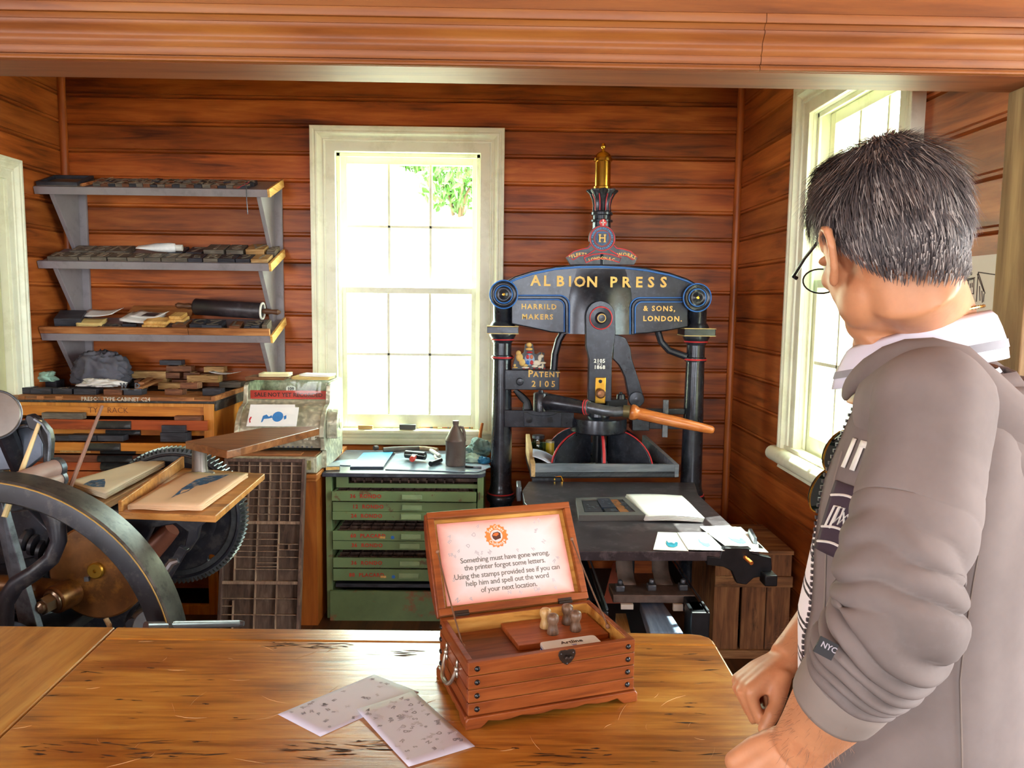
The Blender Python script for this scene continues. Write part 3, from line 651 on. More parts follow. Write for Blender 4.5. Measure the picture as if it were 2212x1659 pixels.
fl, fr = V((2.611, -.75, 0)), V((3.352, -.70, 0)); bl, br = V((2.60, -.27, 0)), V((3.262, -.27, 0))
def vboard(mb, a, b, za, zb, lo_a, lo_b, th=.022):
    d = (b-a).normalized(); s = V((-d.y, d.x, 0))*th
    P4 = [a+V((0, 0, lo_a)), b+V((0, 0, lo_b)), b+s+V((0, 0, lo_b)), a+s+V((0, 0, lo_a)), a+V((0, 0, za)), b+V((0, 0, zb)), b+s+V((0, 0, zb)), a+s+V((0, 0, za))]
    return mb.hexa(P4)
MB().hexa([V((fl.x, fl.y, .735)), V((fr.x, fr.y, .735)), V((br.x, br.y, .735)), V((bl.x, bl.y, .735)), V((fl.x, fl.y, .765)), V((fr.x, fr.y, .765)), V((br.x, br.y, .765)), V((bl.x, bl.y, .765))]).obj('platen_plate', mIronD, press, smooth=0)
vboard(MB(), fl, fr, .808, .80, .742, .737).obj('tray_board', mGreyWood, press, smooth=0, bevel=.002)
vboard(MB(), fr, br, .80, .875, .737, .77).obj('tray_board', mGreyWood, press, smooth=0, bevel=.002)
vboard(MB(), bl, fl, .875, .808, .77, .742).obj('tray_board', mRawWood, press, smooth=0, bevel=.002)
vboard(MB(), br, bl, .83, .83, .77, .77).obj('tray_board', mGreyWood, press, smooth=0, bevel=.002)
# bed with clips, tympan lugs, rails and girths beneath
ZBED = .72
bp_ = [at(px, py, 'z', ZBED) for px, py in ((1142, 1040), (1500, 1042), (1508, 1068), (1640, 1192), (1225, 1191), (1144, 1098), (1132, 1085), (1128, 1060))]
bed = MB(); n = len(bp_)
bed.add([p-V((0, 0, .035)) for p in bp_]+bp_, [tuple(range(n)), tuple(range(2*n-1, n-1, -1))]+[(i, (i+1) % n, n+(i+1) % n, n+i) for i in range(n)])
bd = bed.obj('bed', mBed, press, smooth=0, bevel=.003)
q = at(1120, 1050, 'z', ZBED); MB().bx((q.x-.01, q.y-.1, ZBED-.05), (q.x+.012, q.y+.03, ZBED+.02)).obj('bed_lug', mSteel, bd, bevel=.004)
q = at(1182, 1036, 'z', ZBED); MB().bx((q.x-.075, q.y, ZBED-.03), (q.x+.07, q.y+.03, ZBED+.02)).obj('hinge_block', mSteel, bd, bevel=.002)
q = at(1206, 1036, 'z', ZBED+.005); MB().tube([q+V(v) for v in ((-.02, -.01, 0), (-.02, -.01, .018), (.012, -.01, .018), (.018, -.01, .005), (.02, -.01, -.005))], .005, 8).obj('hinge_pin', mBrass, bd)
q = at(1634, 1190, 'z', ZBED); lug = [(3.20, .705), (3.245, .70), (3.25, .722), (3.262, .735), (3.355, .735), (3.36, .715), (3.43, .70), (3.435, .66), (3.425, .635), (3.37, .625), (3.345, .60), (3.31, .605), (3.29, .65), (3.26, .665), (3.2, .672)]
lg = MB().prism(lug, .03, face(-1.80)).obj('tympan_lug', mIronD, bd, bevel=.003)
q = at(1608, 1203, 'y', -1.83); MB().cyl((q.x, -1.82, q.z), (q.x+.012, -1.875, q.z-.008), .007).obj('lug_pin', mHandle, lg)
q = at(1658, 1247, 'y', -1.84); MB().box((q.x, -1.85, q.z), (.045, .06, .04)).obj('lug_block', mIronD, lg, bevel=.004)
q = at(1635, 1163, 'z', ZBED+.01); MB().hexa([q+V(v) for v in ((-.035, -.06, -.01), (-.02, -.07, -.01), (.0, .06, -.01), (-.015, .07, -.01), (-.03, -.06, .02), (-.022, -.065, .022), (-.002, .055, .022), (-.012, .062, .02))]).obj('steel_clip', mSteel, bd, bevel=.002)
fr_ = MB()
for x in (2.80, 3.15):
    fr_.bx((x-.022, -1.93, .50), (x+.022, -.1, .545)).bx((x-.03, -1.95, .42), (x+.035, -1.85, .545)).bx((x-.022, -1.92, 0), (x+.022, -1.86, .43)).bx((x-.03, -.5, 0), (x+.03, -.42, .5))
fr_.bx((2.40, -.56, .43), (3.53, -.44, .50))
fr_.obj('rail_frame', mIronD, press, smooth=0, bevel=.004)
MB().tube([(2.832, -1.94, .55), (2.832, -1.0, .55)], .004, 6).tube([(3.178, -1.95, .55), (3.178, -1.0, .55)], .004, 6).obj('rail_edge', mSteel, press)
cbz = .548; cbo = MB().bx((2.872, -1.80, cbz-.03), (3.172, -1.68, cbz)).obj('girth_bar', plain('brown_girth_steel', '#6e6058', .5, .4, var=.25, scale=20), press, bevel=.003)
for px, py in ((1339, 1268), (1407, 1266), (1475, 1266)):
    q = at(px, py+8, 'z', cbz); MB().box((q.x, q.y, cbz+.012), (.032, .032, .024)).lathe([(.009, .024), (.01, .035), (.007, .042), (0, .043)], T(q.x, q.y, cbz), 12).obj('square_nut', mSteel, cbo, bevel=.004)
mStrap = plain('dusty_strap_steel', '#7d6d62', .55, .3, var=.2, scale=14)
for px0, px1 in ((1340, 1368), (1420, 1448)):
    a = at(px0, 1268, 'z', cbz); b = at(px1+8, 1268, 'z', cbz)
    rr = [(y, z) for y, z in ((a.y+.02, cbz+.002), (a.y+.06, cbz+.006), (a.y+.10, cbz+.03), (a.y+.125, cbz+.07), (a.y+.14, cbz+.138))]
    MB().grid(lambda u, v_: V((a.x+(b.x-a.x)*u, rr[round(v_*4)][0], rr[round(v_*4)][1])), 1, 4).obj('girth_strap', mStrap, press, solid=.006, smooth=60)
for px in (1362, 1440):
    q = at(px-30, 1216, 'y', -1.4); MB().tube([q, q+V((.05, .15, -.09)), q+V((.1, .25, -.16))], .035, 4, flat=.12).obj('girth_strap', mStrap, press)
q = at(1325, 1225, 'y', -1.3); MB().hexa([V((q.x-.04, -1.3, q.z-.16)), V((q.x+.08, -1.3, q.z-.16)), V((q.x+.08, -1.29, q.z-.16)), V((q.x-.04, -1.29, q.z-.16)), V((q.x-.0, -1.3, q.z+.02)), V((q.x+.03, -1.3, q.z+.02)), V((q.x+.03, -1.29, q.z+.02)), V((q.x, -1.29, q.z+.02))]).obj('leather_flap', plain('red_leather', '#9a4a30', .6), press, smooth=0)
MB().bx((2.90, -1.81, cbz-.05), (2.945, -1.795, cbz-.032)).bx((3.09, -1.81, cbz-.055), (3.125, -1.795, cbz-.03)).obj('white_tag', plain('tag_metal', '#d5cfc4', .5), cbo, smooth=0)
MB().slab([at(px, py, 'z', .50) for px, py in ((1382, 1297), (1430, 1297), (1476, 1366), (1404, 1366))], .04).obj('foot_plank', wood('blue_grey_plank', '#4e5a70', '#68748c', '#8791a3', axis=1, rough=.5, scale=2.5), press, smooth=0, bevel=.004)
MB().slab([at(px, py, 'z', .44) for px, py in ((1330, 1325), (1352, 1325), (1362, 1366), (1335, 1366))], .03).obj('wooden_wedge', mRawWood, press, smooth=0)
MB().bx((2.84, -1.6, .2), (3.12, -.6, .23)).bx((2.86, -1.6, 0), (2.9, -1.55, .2)).bx((3.06, -1.6, 0), (3.1, -1.55, .2)).bx((2.86, -.7, 0), (2.9, -.65, .2)).bx((3.06, -.7, 0), (3.1, -.65, .2)).obj('understand', mIronD, press, smooth=0)
# things lying on the press
def flat(name, label, cat, pix, z, th, mat, group=None, axis='z'):
    q = [at(px, py, 'z', z) for px, py in pix]; c = sum(q, V())/4
    t = thing(name, label, cat, (c.x, c.y, z-th), group=group)
    MB().slab(q, th).obj('sheet', mat, t, smooth=0); return t, q
mTypeD = wood('dark_type_wood', '#17161a', '#2a292e', '#3f3d42', axis=0, rough=.45, scale=6)
mTypeB = wood('brown_type_wood', '#4a2a16', '#7b4a28', '#97633a', axis=0, rough=.5, scale=6)
qc = [at(px, py, 'z', ZBED+.025) for px, py in ((1244, 1075), (1350, 1073), (1395, 1112), (1250, 1113))]
cc = sum(qc, V())/4
ch = thing('printing_chase', 'dark steel frame of locked-up type lying on the press bed', 'chase', (cc.x, cc.y, ZBED))
U_ = lambda u, v_, z: (qc[0]*(1-u)*(1-v_)+qc[1]*u*(1-v_)+qc[2]*u*v_+qc[3]*(1-u)*v_).xy.to_3d()+V((0, 0, z))
mb = MB()
for u0, u1, v0, v1 in ((0, 1, 0, .12), (0, 1, .84, 1), (0, .1, .12, .84), (.9, 1, .12, .84)):
    mb.hexa([U_(u, v_, z) for z in (ZBED, ZBED+.025) for u, v_ in ((u0, v1), (u1, v1), (u1, v0), (u0, v0))])
mb.obj('frame', plain('grey_chase_steel', '#63605f', .5, .4), ch, smooth=0, bevel=.001)
for nm, lab, u0, u1, v0, v1, h, mt in (('type_block', 'smooth black block at the left inside the steel frame on the press bed', .11, .39, .2, .83, .026, mTypeD), ('picture_block', 'inked picture block with swirling relief in the middle of the steel frame', .40, .64, .13, .64, .03, plain('inked_block', '#39424f', .3, .4, bump=.4, scale=60)), ('type_block', 'narrow dark block below the picture block in the steel frame', .43, .63, .66, .83, .027, mTypeD), ('furniture_block', 'tan wooden spacing block right of the picture block in the steel frame', .655, .80, .13, .83, .024, mTypeB), ('type_block', 'row of small dark type at the right end of the steel frame', .81, .89, .14, .83, .022, mTypeD)):
    c = U_((u0+u1)/2, (v0+v1)/2, ZBED)
    t = thing(nm, lab, 'printing block', c)
    MB().hexa([U_(u, v_, z) for z in (ZBED+.001, ZBED+h) for u, v_ in ((u0, v1), (u1, v1), (u1, v0), (u0, v0))]).obj('block', mt, t, smooth=0, bevel=.001)
    fm = MB()
    for k in range(7):
        uu = u0+(u1-u0)*(.15+.7*R.random()); vv = v0+(v1-v0)*(.15+.7*R.random()); fm.tube([U_(uu, vv, ZBED+h+.0005), U_(uu+.03, vv+.03, ZBED+h+.0005)], .0016, 4)
    fm.obj('printing_face', plain('face_ink', '#5b6470', .3, .3), t)
qb = [at(px, py, 'z', ZBED+.03) for px, py in ((1350, 1065), (1470, 1068), (1519, 1115), (1393, 1112))]
pad = thing('paper_pad', 'curling pad of blank cream paper lying on the press bed', 'paper pad', (sum(qb, V())/4).xy.to_3d()+V((0, 0, ZBED)))
def padf(z0, k, off=0):
    return lambda u, v_: (qb[0]*(1-u)*(1-v_)+qb[1]*u*(1-v_)+qb[2]*u*v_+qb[3]*(1-u)*v_).xy.to_3d()+V((off, 0, z0+k*math.sin(PI*u)*(.5+.5*v_)+.002*math.sin(5*v_)))
for k in range(4):
    MB().grid(padf(ZBED+.008+.005*k, 0.004+.0012*k, .002*k), 14, 10).obj('page', mPaper, pad, solid=.003, smooth=180)
def print_on(parent, name, q, shape, mat, z=.0015):
    """a flat printed mark on a sheet; shape in sheet fractions"""
    mb = MB(); n = len(shape)
    vs_ = [q[0]*(1-u)*(1-v_)+q[1]*u*(1-v_)+q[2]*u*v_+q[3]*(1-u)*v_+V((0, 0, z)) for u, v_ in shape]
    return mb.add(vs_, [tuple(range(n))]).obj(name, mat, parent, smooth=0)
mCyan = plain('cyan_print', '#36a9c6', .6, var=.25, scale=40)
SWAN = [(.36, .5), (.42, .62), (.52, .6), (.60, .66), (.66, .56), (.72, .6), (.70, .78), (.58, .86), (.44, .84), (.36, .7)]
BIRD = [(.50, .40), (.54, .42), (.53, .55), (.62, .64), (.74, .62), (.72, .78), (.60, .84), (.50, .76), (.47, .58)]
for i, (pix, lab) in enumerate((((( 1421, 1149), (1478, 1151), (1487, 1190), (1411, 1187)), 'sunlit printed card at the left of the cards on the press bed'), (((1463, 1150), (1527, 1150), (1566, 1189), (1487, 1187)), 'sunlit printed card in the middle of the cards on the press bed'), (((1513, 1139), (1600, 1138), (1650, 1185), (1566, 1178)), 'printed card on the spread pile at the right end of the press bed'), (((1512, 1137), (1576, 1135), (1600, 1150), (1540, 1158)), 'blank white card at the back of the cards on the press bed'), (((1580, 1139), (1617, 1150), (1660, 1193), (1620, 1190)), 'white card hanging over the right edge of the press bed'))):
    t, q = flat('printed_card', lab, 'card', pix, ZBED+.004+.0025*(i % 3)+(.0025 if i > 2 else 0), .0015, mPaper, 'cards on the press bed')
    if i < 3: print_on(t, 'blue_print', q, SWAN if i != 1 else BIRD, mCyan)
# jar and papers in the press tray
q = V((2.665, -.36, .766))
jar = thing('glass_jar', 'glass jar with amber contents standing in the press tray', 'jar', q)
MB().lathe([(.03, 0), (.036, .005), (.037, .075), (.03, .088), (.028, .1), (.03, .112)], T(*q), 24).obj('jar_glass', glass('jar_glass', '#dfeee4', .1), jar, smooth=60, solid=.003)
MB().lathe([(.033, .004), (.033, .04), (0, .041)], T(*q), 20).obj('contents', plain('amber_contents', '#b07a3a', .4, var=.3, scale=60), jar)
MB().lathe([(.031, .1), (.033, .102), (.033, .118), (0, .12)], T(*q), 20).obj('lid', mSteel, jar)
q = V((2.735, -.36, .766)); t = thing('tin', 'small yellow tin behind the jar in the press tray', 'tin', q)
MB().lathe([(.03, 0), (.03, .08), (.027, .085)], T(*q), 20).obj('body', plain('yellow_tin', '#d6bd30', .4), t); MB().lathe([(.031, .08), (.031, .09), (0, .091)], T(*q), 20).obj('lid', plain('pale_tin_lid', '#c9c2a8', .35, .5), t)
t = thing('folded_paper', 'folded bluish white sheet sagging in the left of the press tray', 'paper', (2.68, -.56, .767))
MB().grid(lambda u, v_: V((2.63+.13*u-.01*v_, -.50-.2*v_, .835-.055*u-.02*u*v_+.012*math.sin(PI*u))), 10, 8).obj('sheet', plain('bluish_paper', '#cdd3ea', .7, var=.03), t, solid=.002)
for k, (x, y, a, lab) in enumerate(((2.80, -.66, .3, 'loose white sheet at the front left of the press tray'), (2.875, -.665, -.2, 'loose white sheet left of the front rib in the press tray'))):
    t = thing('loose_sheet', lab, 'paper', (x, y, .767), (0, 0, a), group='sheets in the press tray')
    MB().grid(lambda u, v_: V((-.06+.12*u, -.04+.08*v_, .003+.012*k+.01*u*v_)), 6, 4).obj('sheet', mPaper, t, world=False, solid=.0015)
# ================================================================ left wall side: shelves, cabinets, cash register
mShelf = plain('grey_shelf_paint', '#8b8489', .55, var=.06, dirt='#5f5a5e', dirt_amt=.3, dirt_scale=10)
mEdge = wood('raw_shelf_edge', '#b07a3c', '#d8a75c', '#ecc681', axis=1, rough=.6, scale=3)
mLip = wood('shelf_lip', '#6e3f1c', '#a5683a', '#c48a55', axis=0, rough=.6, scale=2)
mTypeG = wood('dusty_grey_type', '#433c35', '#665d52', '#857a6b', axis=0, rough=.6, scale=6)
mTypeK = wood('inked_black_type', '#1f1f23', '#33333a', '#4a4a52', axis=0, rough=.5, scale=6)
mTypeN = wood('brown_type', '#44271a', '#6f432a', '#95623f', axis=0, rough=.55, scale=6)
mTypeT = wood('tan_type', '#7c5734', '#a9814f', '#c9a570', axis=0, rough=.6, scale=6)
mYel = plain('yellowed_card', '#dcc07c', .7, var=.06)
TILT = 18.5*D2R
sx0, sx1, sy = .004, 1.222, -.30
shelf_front = (2.128, 1.742, 1.36)                 # underside of the shelf front
rack = thing('wall_shelf_rack', 'three sloping grey wall shelves on angled brackets beside the window', 'shelf rack', (.6, 0, 1.9))
SM = [T(0, sy, z) @ RX(TILT) for z in shelf_front]
for k, M in enumerate(SM):
    sh = MB().bx((sx0, 0, 0), (sx1, .022, .04), M).bx((sx0, .022, .012), (sx1, .288, .03), M).obj('shelf', mShelf, rack, smooth=0, bevel=.002)
    MB().bx((sx1, -.001, 0), (sx1+.013, .29, .043), M).obj('end_strip', mEdge, sh, smooth=0, bevel=.001)
    if k == 2:
        MB().bx((sx0, -.004, .042), (.79, .016, .078), M).bx((.792, -.004, .042), (sx1, .016, .078), M).obj('front_lip', mLip, sh, smooth=0, bevel=.002)
    for xb, nm in ((.075, 'bracket'), (1.165, 'bracket')):
        zf_ = shelf_front[k]
        pts = [(-.275, zf_+.012), (-.022, zf_+.07), (-.022, zf_-.30), (-.05, zf_-.30), (-.255, zf_-.02)]
        MB().add([(xb+dx, y, z) for dx in (-.012, .012) for y, z in pts], [(4, 3, 2, 1, 0), (5, 6, 7, 8, 9)]+[(i, (i+1) % 5, 5+(i+1) % 5, 5+i) for i in range(5)]).obj(nm, mShelf, rack, smooth=0, bevel=.002)
for x0_, x1_ in ((.045, .125), (1.135, 1.218)):
    MB().bx((x0_, -.022, 1.03), (x1_, -.002, 2.225)).obj('upright', mShelf, rack, smooth=0, bevel=.002)
def on_shelf(k, x, v_): return SM[k] @ V((x, .022+v_, .031))
def blk(name, label, pos, w_, d_, h_, mat, ch=None, rot=(0, 0, 0), group=None, face_mat=None, cat='type block'):
    t = thing(name, label, cat, pos, rot, group)
    MB().box((0, 0, h_/2), (w_, d_, h_)).obj('block', mat, t, world=False, smooth=0, bevel=min(.0015, h_*.1))
    if ch: MB().text(ch, d_*1.05, T(0, 0, h_), .0018, .001).obj('printing_face', face_mat or mat, t, world=False, smooth=0)
    return t
mFaceG = plain('dusty_type_face', '#8d8271', .6, var=.15, scale=30)
# top shelf: rows of small worn type and a dark tray
x = .17; i = 0
for row, (v_, n, w0) in enumerate(((.045, 21, .040), (.135, 20, .042))):
    x = .30 if row == 0 else .28
    for i in range(n):
        w_ = w0*R.uniform(.85, 1.1)
        blk('type_block', f'dusty worn type block on the top shelf, {ORD[i]} from the left in the {("front", "back")[row]} row', on_shelf(0, x+w_/2, v_), w_*.96, .07, .023*R.uniform(.85, 1.1), (mTypeG, mTypeN, mTypeK)[(i*7+row) % 3], 'HNEASRTMODLUB'[(i*5+row) % 13], (TILT, 0, R.uniform(-.03, .03)), 'type on the top shelf', mFaceG)
        x += w_
p = on_shelf(0, .115, .10)
t = thing('type_tray', 'flat dark wooden tray at the left end of the top shelf', 'tray', p, (TILT, 0, .03))
MB().bx((-.105, -.10, 0), (.105, .10, .012)).obj('base', mTypeG, t, world=False, smooth=0); MB().bx((-.105, -.10, .012), (.105, -.088, .03)).bx((-.105, .088, .012), (.105, .10, .03)).bx((.093, -.088, .012), (.105, .088, .03)).bx((-.105, -.088, .012), (-.093, .088, .03)).obj('rim', mTypeK, t, world=False, smooth=0)
t = thing('wooden_stick', 'orange wooden stick slanting beside the dark tray on the top shelf', 'stick', on_shelf(0, .272, .12), (TILT, 0, -.5)); MB().box((0, 0, .012), (.02, .2, .016)).obj('stick', mLip, t, world=False, smooth=0)
p = on_shelf(0, 1.085, .012); t = thing('red_tag', 'red tag with a hanging wire at the right end of the top shelf', 'tag', p)
MB().grid(lambda u, v_: p+V((-.03+.06*u, -.012+.03*v_, .004+.03*u+.01*v_)), 4, 3).obj('tag', mRed, t, solid=.002); MB().tube([p+V((.02, -.03, .03)), p+V((.03, -.04, .01)), p+V((.03, -.036, -.07)), p+V((.034, -.036, -.13))], .0022, 6).obj('wire', mSteel, t)
# middle shelf
fr_w = [(.012, .085, 'R', mTypeG), (.10, .075, '3', mTypeG), (.178, .062, '2', mTypeG), (.245, .08, '8', mTypeG), (.33, .10, 'T', mTypeG), (.435, .085, '9', mTypeG), (.525, .085, 'B', mTypeG), (.615, .072, '7', mTypeG), (.69, .062, 'P', mTypeG), (.755, .075, 'a', mTypeK), (.835, .075, 'R', mTypeG), (.915, .09, '2', mTypeK), (1.01, .075, '9', mTypeK), (1.09, .09, '?', mTypeT)]
for i, (x, w_, ch, mt) in enumerate(fr_w):
    blk('type_block', f'grey-brown wood type block on the middle shelf, {ORD[i]} from the left in its front row', on_shelf(1, x+w_/2+.03, .062), w_, .10, .024, mt, ch, (TILT, 0, R.uniform(-.05, .05)), 'wood type on the middle shelf', mFaceG if mt != mTypeK else mTypeG)
for i, (x, w_, ch, mt, h_) in enumerate([(.07, .10, 'M', mTypeG, .024), (.175, .09, '5', mTypeG, .024), (.27, .11, 'N', mTypeG, .026), (.60, .08, 'E', mTypeK, .024), (.70, .085, '7', mTypeK, .024), (.80, .11, 'I', mTypeG, .04), (.92, .09, '6', mTypeG, .04), (1.03, .10, 'V', mTypeT, .045), (1.14, .045, '3', mTypeG, .035)]):
    blk('type_block', f'wood type block on the middle shelf, {ORD[i]} from the left in its back row', on_shelf(1, x+w_/2+.03, .19), w_, .12, h_, mt, ch, (TILT, 0, R.uniform(-.06, .06)), 'wood type on the middle shelf', mFaceG)
def crumple(name, label, cat, c, rx, ry, rz, mat, seed, amp=.35, nu=44, nv=26, fr=2.2, subpart='cloth'):
    def f(u, v_):
        a = 2*PI*u; b = PI*v_
        d = V((math.sin(b)*math.cos(a), math.sin(b)*math.sin(a), math.cos(b)))
        q = d*fr+V((seed*3.1, seed, 0))
        wq = q+V((noise.noise(q*.9+V((9, 1, 4))), noise.noise(q*.9+V((2, 7, 3))), noise.noise(q*.9)))*.9
        k = 1+amp*1.1*noise.noise(q*.55)+amp*1.0*(.28-abs(noise.noise(wq*1.05+V((5, 2, 1))))**.8)*1.6
        z = d.z*rz*k
        return V(c)+V((d.x*rx*k, d.y*ry*k, max(z, -rz*.55)+rz*.55))
    t = thing(name, label, cat, c); MB().grid(f, nu, nv).obj(subpart, mat, t, smooth=180, weld=True); return t
p = on_shelf(1, .60, .12)+V((0, 0, .022))
t = thing('paste_tube', 'squeezed white tube with a screw cap lying on the middle shelf', 'tube', p, (TILT, 0, .12))
MB().loft([[(x, (a*ry), .03+b*rz) for a, b in ellipse(1, 1, 16)] for x, ry, rz in ((-.12, .03, .002), (-.08, .032, .010), (-.02, .032, .022), (.05, .03, .026), (.075, .026, .024), (.085, .012, .012))]).obj('body', plain('white_tube', '#e6e6e8', .5, var=.1, scale=18, bump=.3), t, world=False, smooth=60)
MB().cyl((.083, 0, .03), (.115, 0, .03), .018).obj('cap', mWhite, t, world=False)
# bottom shelf
p0 = lambda x, v_, dz=0: on_shelf(2, x, v_)+V((0, 0, dz))
for i, (x, w_, ch, mt, h_) in enumerate([(.73, .08, 'H', mTypeN, .05), (.82, .075, 'C', mTypeK, .055), (.90, .11, 'Z', mTypeK, .05), (1.02, .06, 'L', mTypeN, .045), (1.09, .04, 'E', mTypeK, .045), (1.135, .045, 'S', mTypeK, .05), (1.185, .03, 'I', mTypeG, .055)]):
    blk('type_block', f'dark type block under the big roller on the bottom shelf, {ORD[i]} from the left', p0(x, .065), w_*.95, .09, h_, mt, ch, (TILT, 0, R.uniform(-.06, .06)), 'type on the bottom shelf', mTypeG)
blk('type_block', 'large black block at the left end of the bottom shelf', p0(.11, .10), .13, .14, .075, mTypeK, None, (TILT, 0, .25), 'type on the bottom shelf')
for i, (x, v_) in enumerate(((.30, .04), (.37, .05), (.42, .11), (.52, .16))):
    blk('type_block', f'flat dark block among the papers on the bottom shelf, {ORD[i]} from the left', p0(x, v_), .07, .07, .03, mTypeK, 'AOVX'[i], (TILT, 0, .2*i), 'type on the bottom shelf', mTypeG)
def sheet(name, label, c, w_, d_, rot, mat, cat='paper', curl=.01, group=None, th=.0015, n=1):
    t = thing(name, label, cat, c, rot, group)
    for k in range(n):
        MB().grid(lambda u, v_: V(((u-.5)*w_, (v_-.5)*d_, .002+k*(th+.0015)+curl*(4*(u-.5)**2)*(k+1)/n)), 8, 4).obj('sheet', mat, t, world=False, solid=th, smooth=180)
    return t
sheet('card_stack', 'small stack of yellowed cards at the left of the bottom shelf', p0(.235, .07, .03), .13, .09, (TILT, 0, .1), mYel, 'cards', .004, n=3, th=.004)
sheet('loose_paper', 'white sheet lying behind the yellowed cards on the bottom shelf', p0(.25, .15, .06), .21, .11, (TILT, -.05, -.2), mPaper)
sheet('loose_paper', 'white printed proof lying across the middle of the bottom shelf', p0(.50, .10, .05), .20, .13, (TILT, .05, -.15), mPaper, n=2)
t = sheet('loose_paper', 'proof with a black print on top of the papers on the bottom shelf', p0(.53, .11, .066), .19, .10, (TILT, .02, -.3), mPaper); MB().box((.01, 0, .006), (.09, .045, .001)).obj('black_print', mTypeK, t, world=False, smooth=0)
t = thing('backing_board', 'brown board leaning at the back of the bottom shelf', 'board', p0(.48, .2, .03)); MB().hexa([p0(.36, .15, .03), p0(.72, .20, .03), p0(.72, .215, .03), p0(.36, .165, .03), p0(.38, .25, .07), p0(.72, .25, .07), p0(.72, .262, .07), p0(.38, .262, .07)]).obj('board', mLip, t, smooth=0)
for i, (x, v_, dz, w_, lab) in enumerate(((.585, .055, .028, .12, 'pale wooden block at the front middle of the bottom shelf'), (.60, .055, .048, .13, 'pale wooden block stacked on another at the front of the bottom shelf'), (.70, .09, .045, .085, 'pale wooden block beside the roller handle on the bottom shelf'), (.695, .09, .065, .07, 'small pale block on top of the one beside the roller handle'))):
    blk('pale_block', lab, p0(x, v_, dz), w_, .07, .018, mEdge, None, (TILT, 0, -.05*i), 'pale blocks on the bottom shelf', cat='wooden block')
a, b = at(418, 662, 'y', -.17), at(567, 672, 'y', -.17); rl = thing('ink_roller', 'large black ink roller with wooden handles on the bottom shelf', 'roller', (a+b)/2-V((0, 0, .05)))
d = (b-a).normalized()
MB().tube([a, a+d*.006, a+d*.012, b-d*.012, b-d*.006, b], [.030, .040, .045, .045, .040, .030], 24).obj('cylinder', plain('black_roller_rubber', '#2b2428', .4, var=.2, dirt='#6b6065', dirt_amt=.3), rl, smooth=50)
for s_, q in ((-1, a), (1, b)):
    MB().tube([q, q+d*s_*.025, q+d*s_*.05, q+d*s_*.085, q+d*s_*.1], [.012, .017, .013, .016, .006], 14).obj('handle', plain('dark_handle_wood', '#5c3a26', .4), rl)
MB().ring(.044, .006, T(*b) @ d.to_track_quat('Z', 'Y').to_matrix().to_4x4(), 24).obj('frayed_end', mWhite, rl)
# ---- type cabinet
mOr = wood('orange_varnished_wood', '#a55a18', '#cd7f2c', '#dd9543', axis=0, rough=.35, scale=1.2, coat=.3, wear='#6b3a15', wear_amt=.5)
mOrY = wood('orange_varnished_side', '#a9601d', '#cf8431', '#dd9746', axis=2, rough=.35, scale=1.2, coat=.3)
mRed2 = wood('reddish_drawer_wood', '#7c3310', '#a84a1a', '#bd622c', axis=0, rough=.4, scale=1.2, wear='#c9854a', wear_amt=.4)
mBrownD = wood('brown_drawer_wood', '#4d2412', '#713a1f', '#8b5432', axis=0, rough=.5, scale=1.5)
mPull = plain('black_cup_pull', '#3a3b3c', .4, .3, var=.2, scale=30, dirt='#8b8880', dirt_amt=.4)
CZ, CF = 1.092, -.68
tcab = thing('type_cabinet', 'orange wooden type cabinet with black cup pulls and loose type on top', 'type cabinet', (.53, -.35, 0))
zc = lambda py, y=CF: at(250, py, 'y', y).z
cx0, cx1 = .03, 1.045
MB().bx((cx0, CF, 0), (cx0+.05, CF+.03, CZ-.012)).bx((cx1-.05, CF, 0), (cx1, CF+.03, CZ-.012)).bx((cx0+.05, CF, zc(878)), (cx1-.05, CF+.03, CZ-.012)).bx((cx0+.05, CF, 0), (cx1-.05, CF+.03, .05)).obj('face_frame', mOrY, tcab, smooth=0, bevel=.002)
MB().bx((cx0, CF+.03, 0), (cx0+.02, -.02, CZ-.012)).bx((cx1-.02, CF+.03, 0), (cx1, -.02, CZ-.012)).bx((cx0+.02, -.04, 0), (cx1-.02, -.02, CZ-.012)).obj('carcass', mOrY, tcab, smooth=0)
tp = MB().bx((cx0-.035, CF-.012, CZ-.012), (cx1+.012, -.015, CZ)).bx((cx0-.01, CF-.012, zc(868)), (cx1+.012, CF+.01, CZ-.012)).bx((cx1+.0005, CF+.01, CZ-.05), (cx1+.012, -.015, CZ-.012)).obj('worn_black_top', plain('worn_black_edge', '#26221f', .5, var=.2, dirt='#6f665c', dirt_amt=.5, dirt_scale=14), tcab, smooth=0, bevel=.002)
q = at(250, 861, 'y', CF-.012); MB().text('PRESCO TYPE CABINET C24', .027, face(CF-.0125) @ T(q.x, zc(862), 0), .0004, .0003, 1, 1.0).obj('painted_lettering', plain('faded_white_paint', '#c9c2ae', .6, dirt='#26221f', dirt_amt=.85, dirt_scale=16, dirt_edge=(.56, .6)), tp, smooth=0)
rk = MB().bx((cx0+.05, CF+.02, zc(900)), (cx1-.05, CF+.035, zc(878))).obj('rack_panel', mOr, tcab, smooth=0)
MB().text('TY    RACK', .04, face(CF+.0195) @ T(.52, zc(888), 0), .0003, -.0005).obj('pencil_lettering', mBrownD, rk, smooth=0)
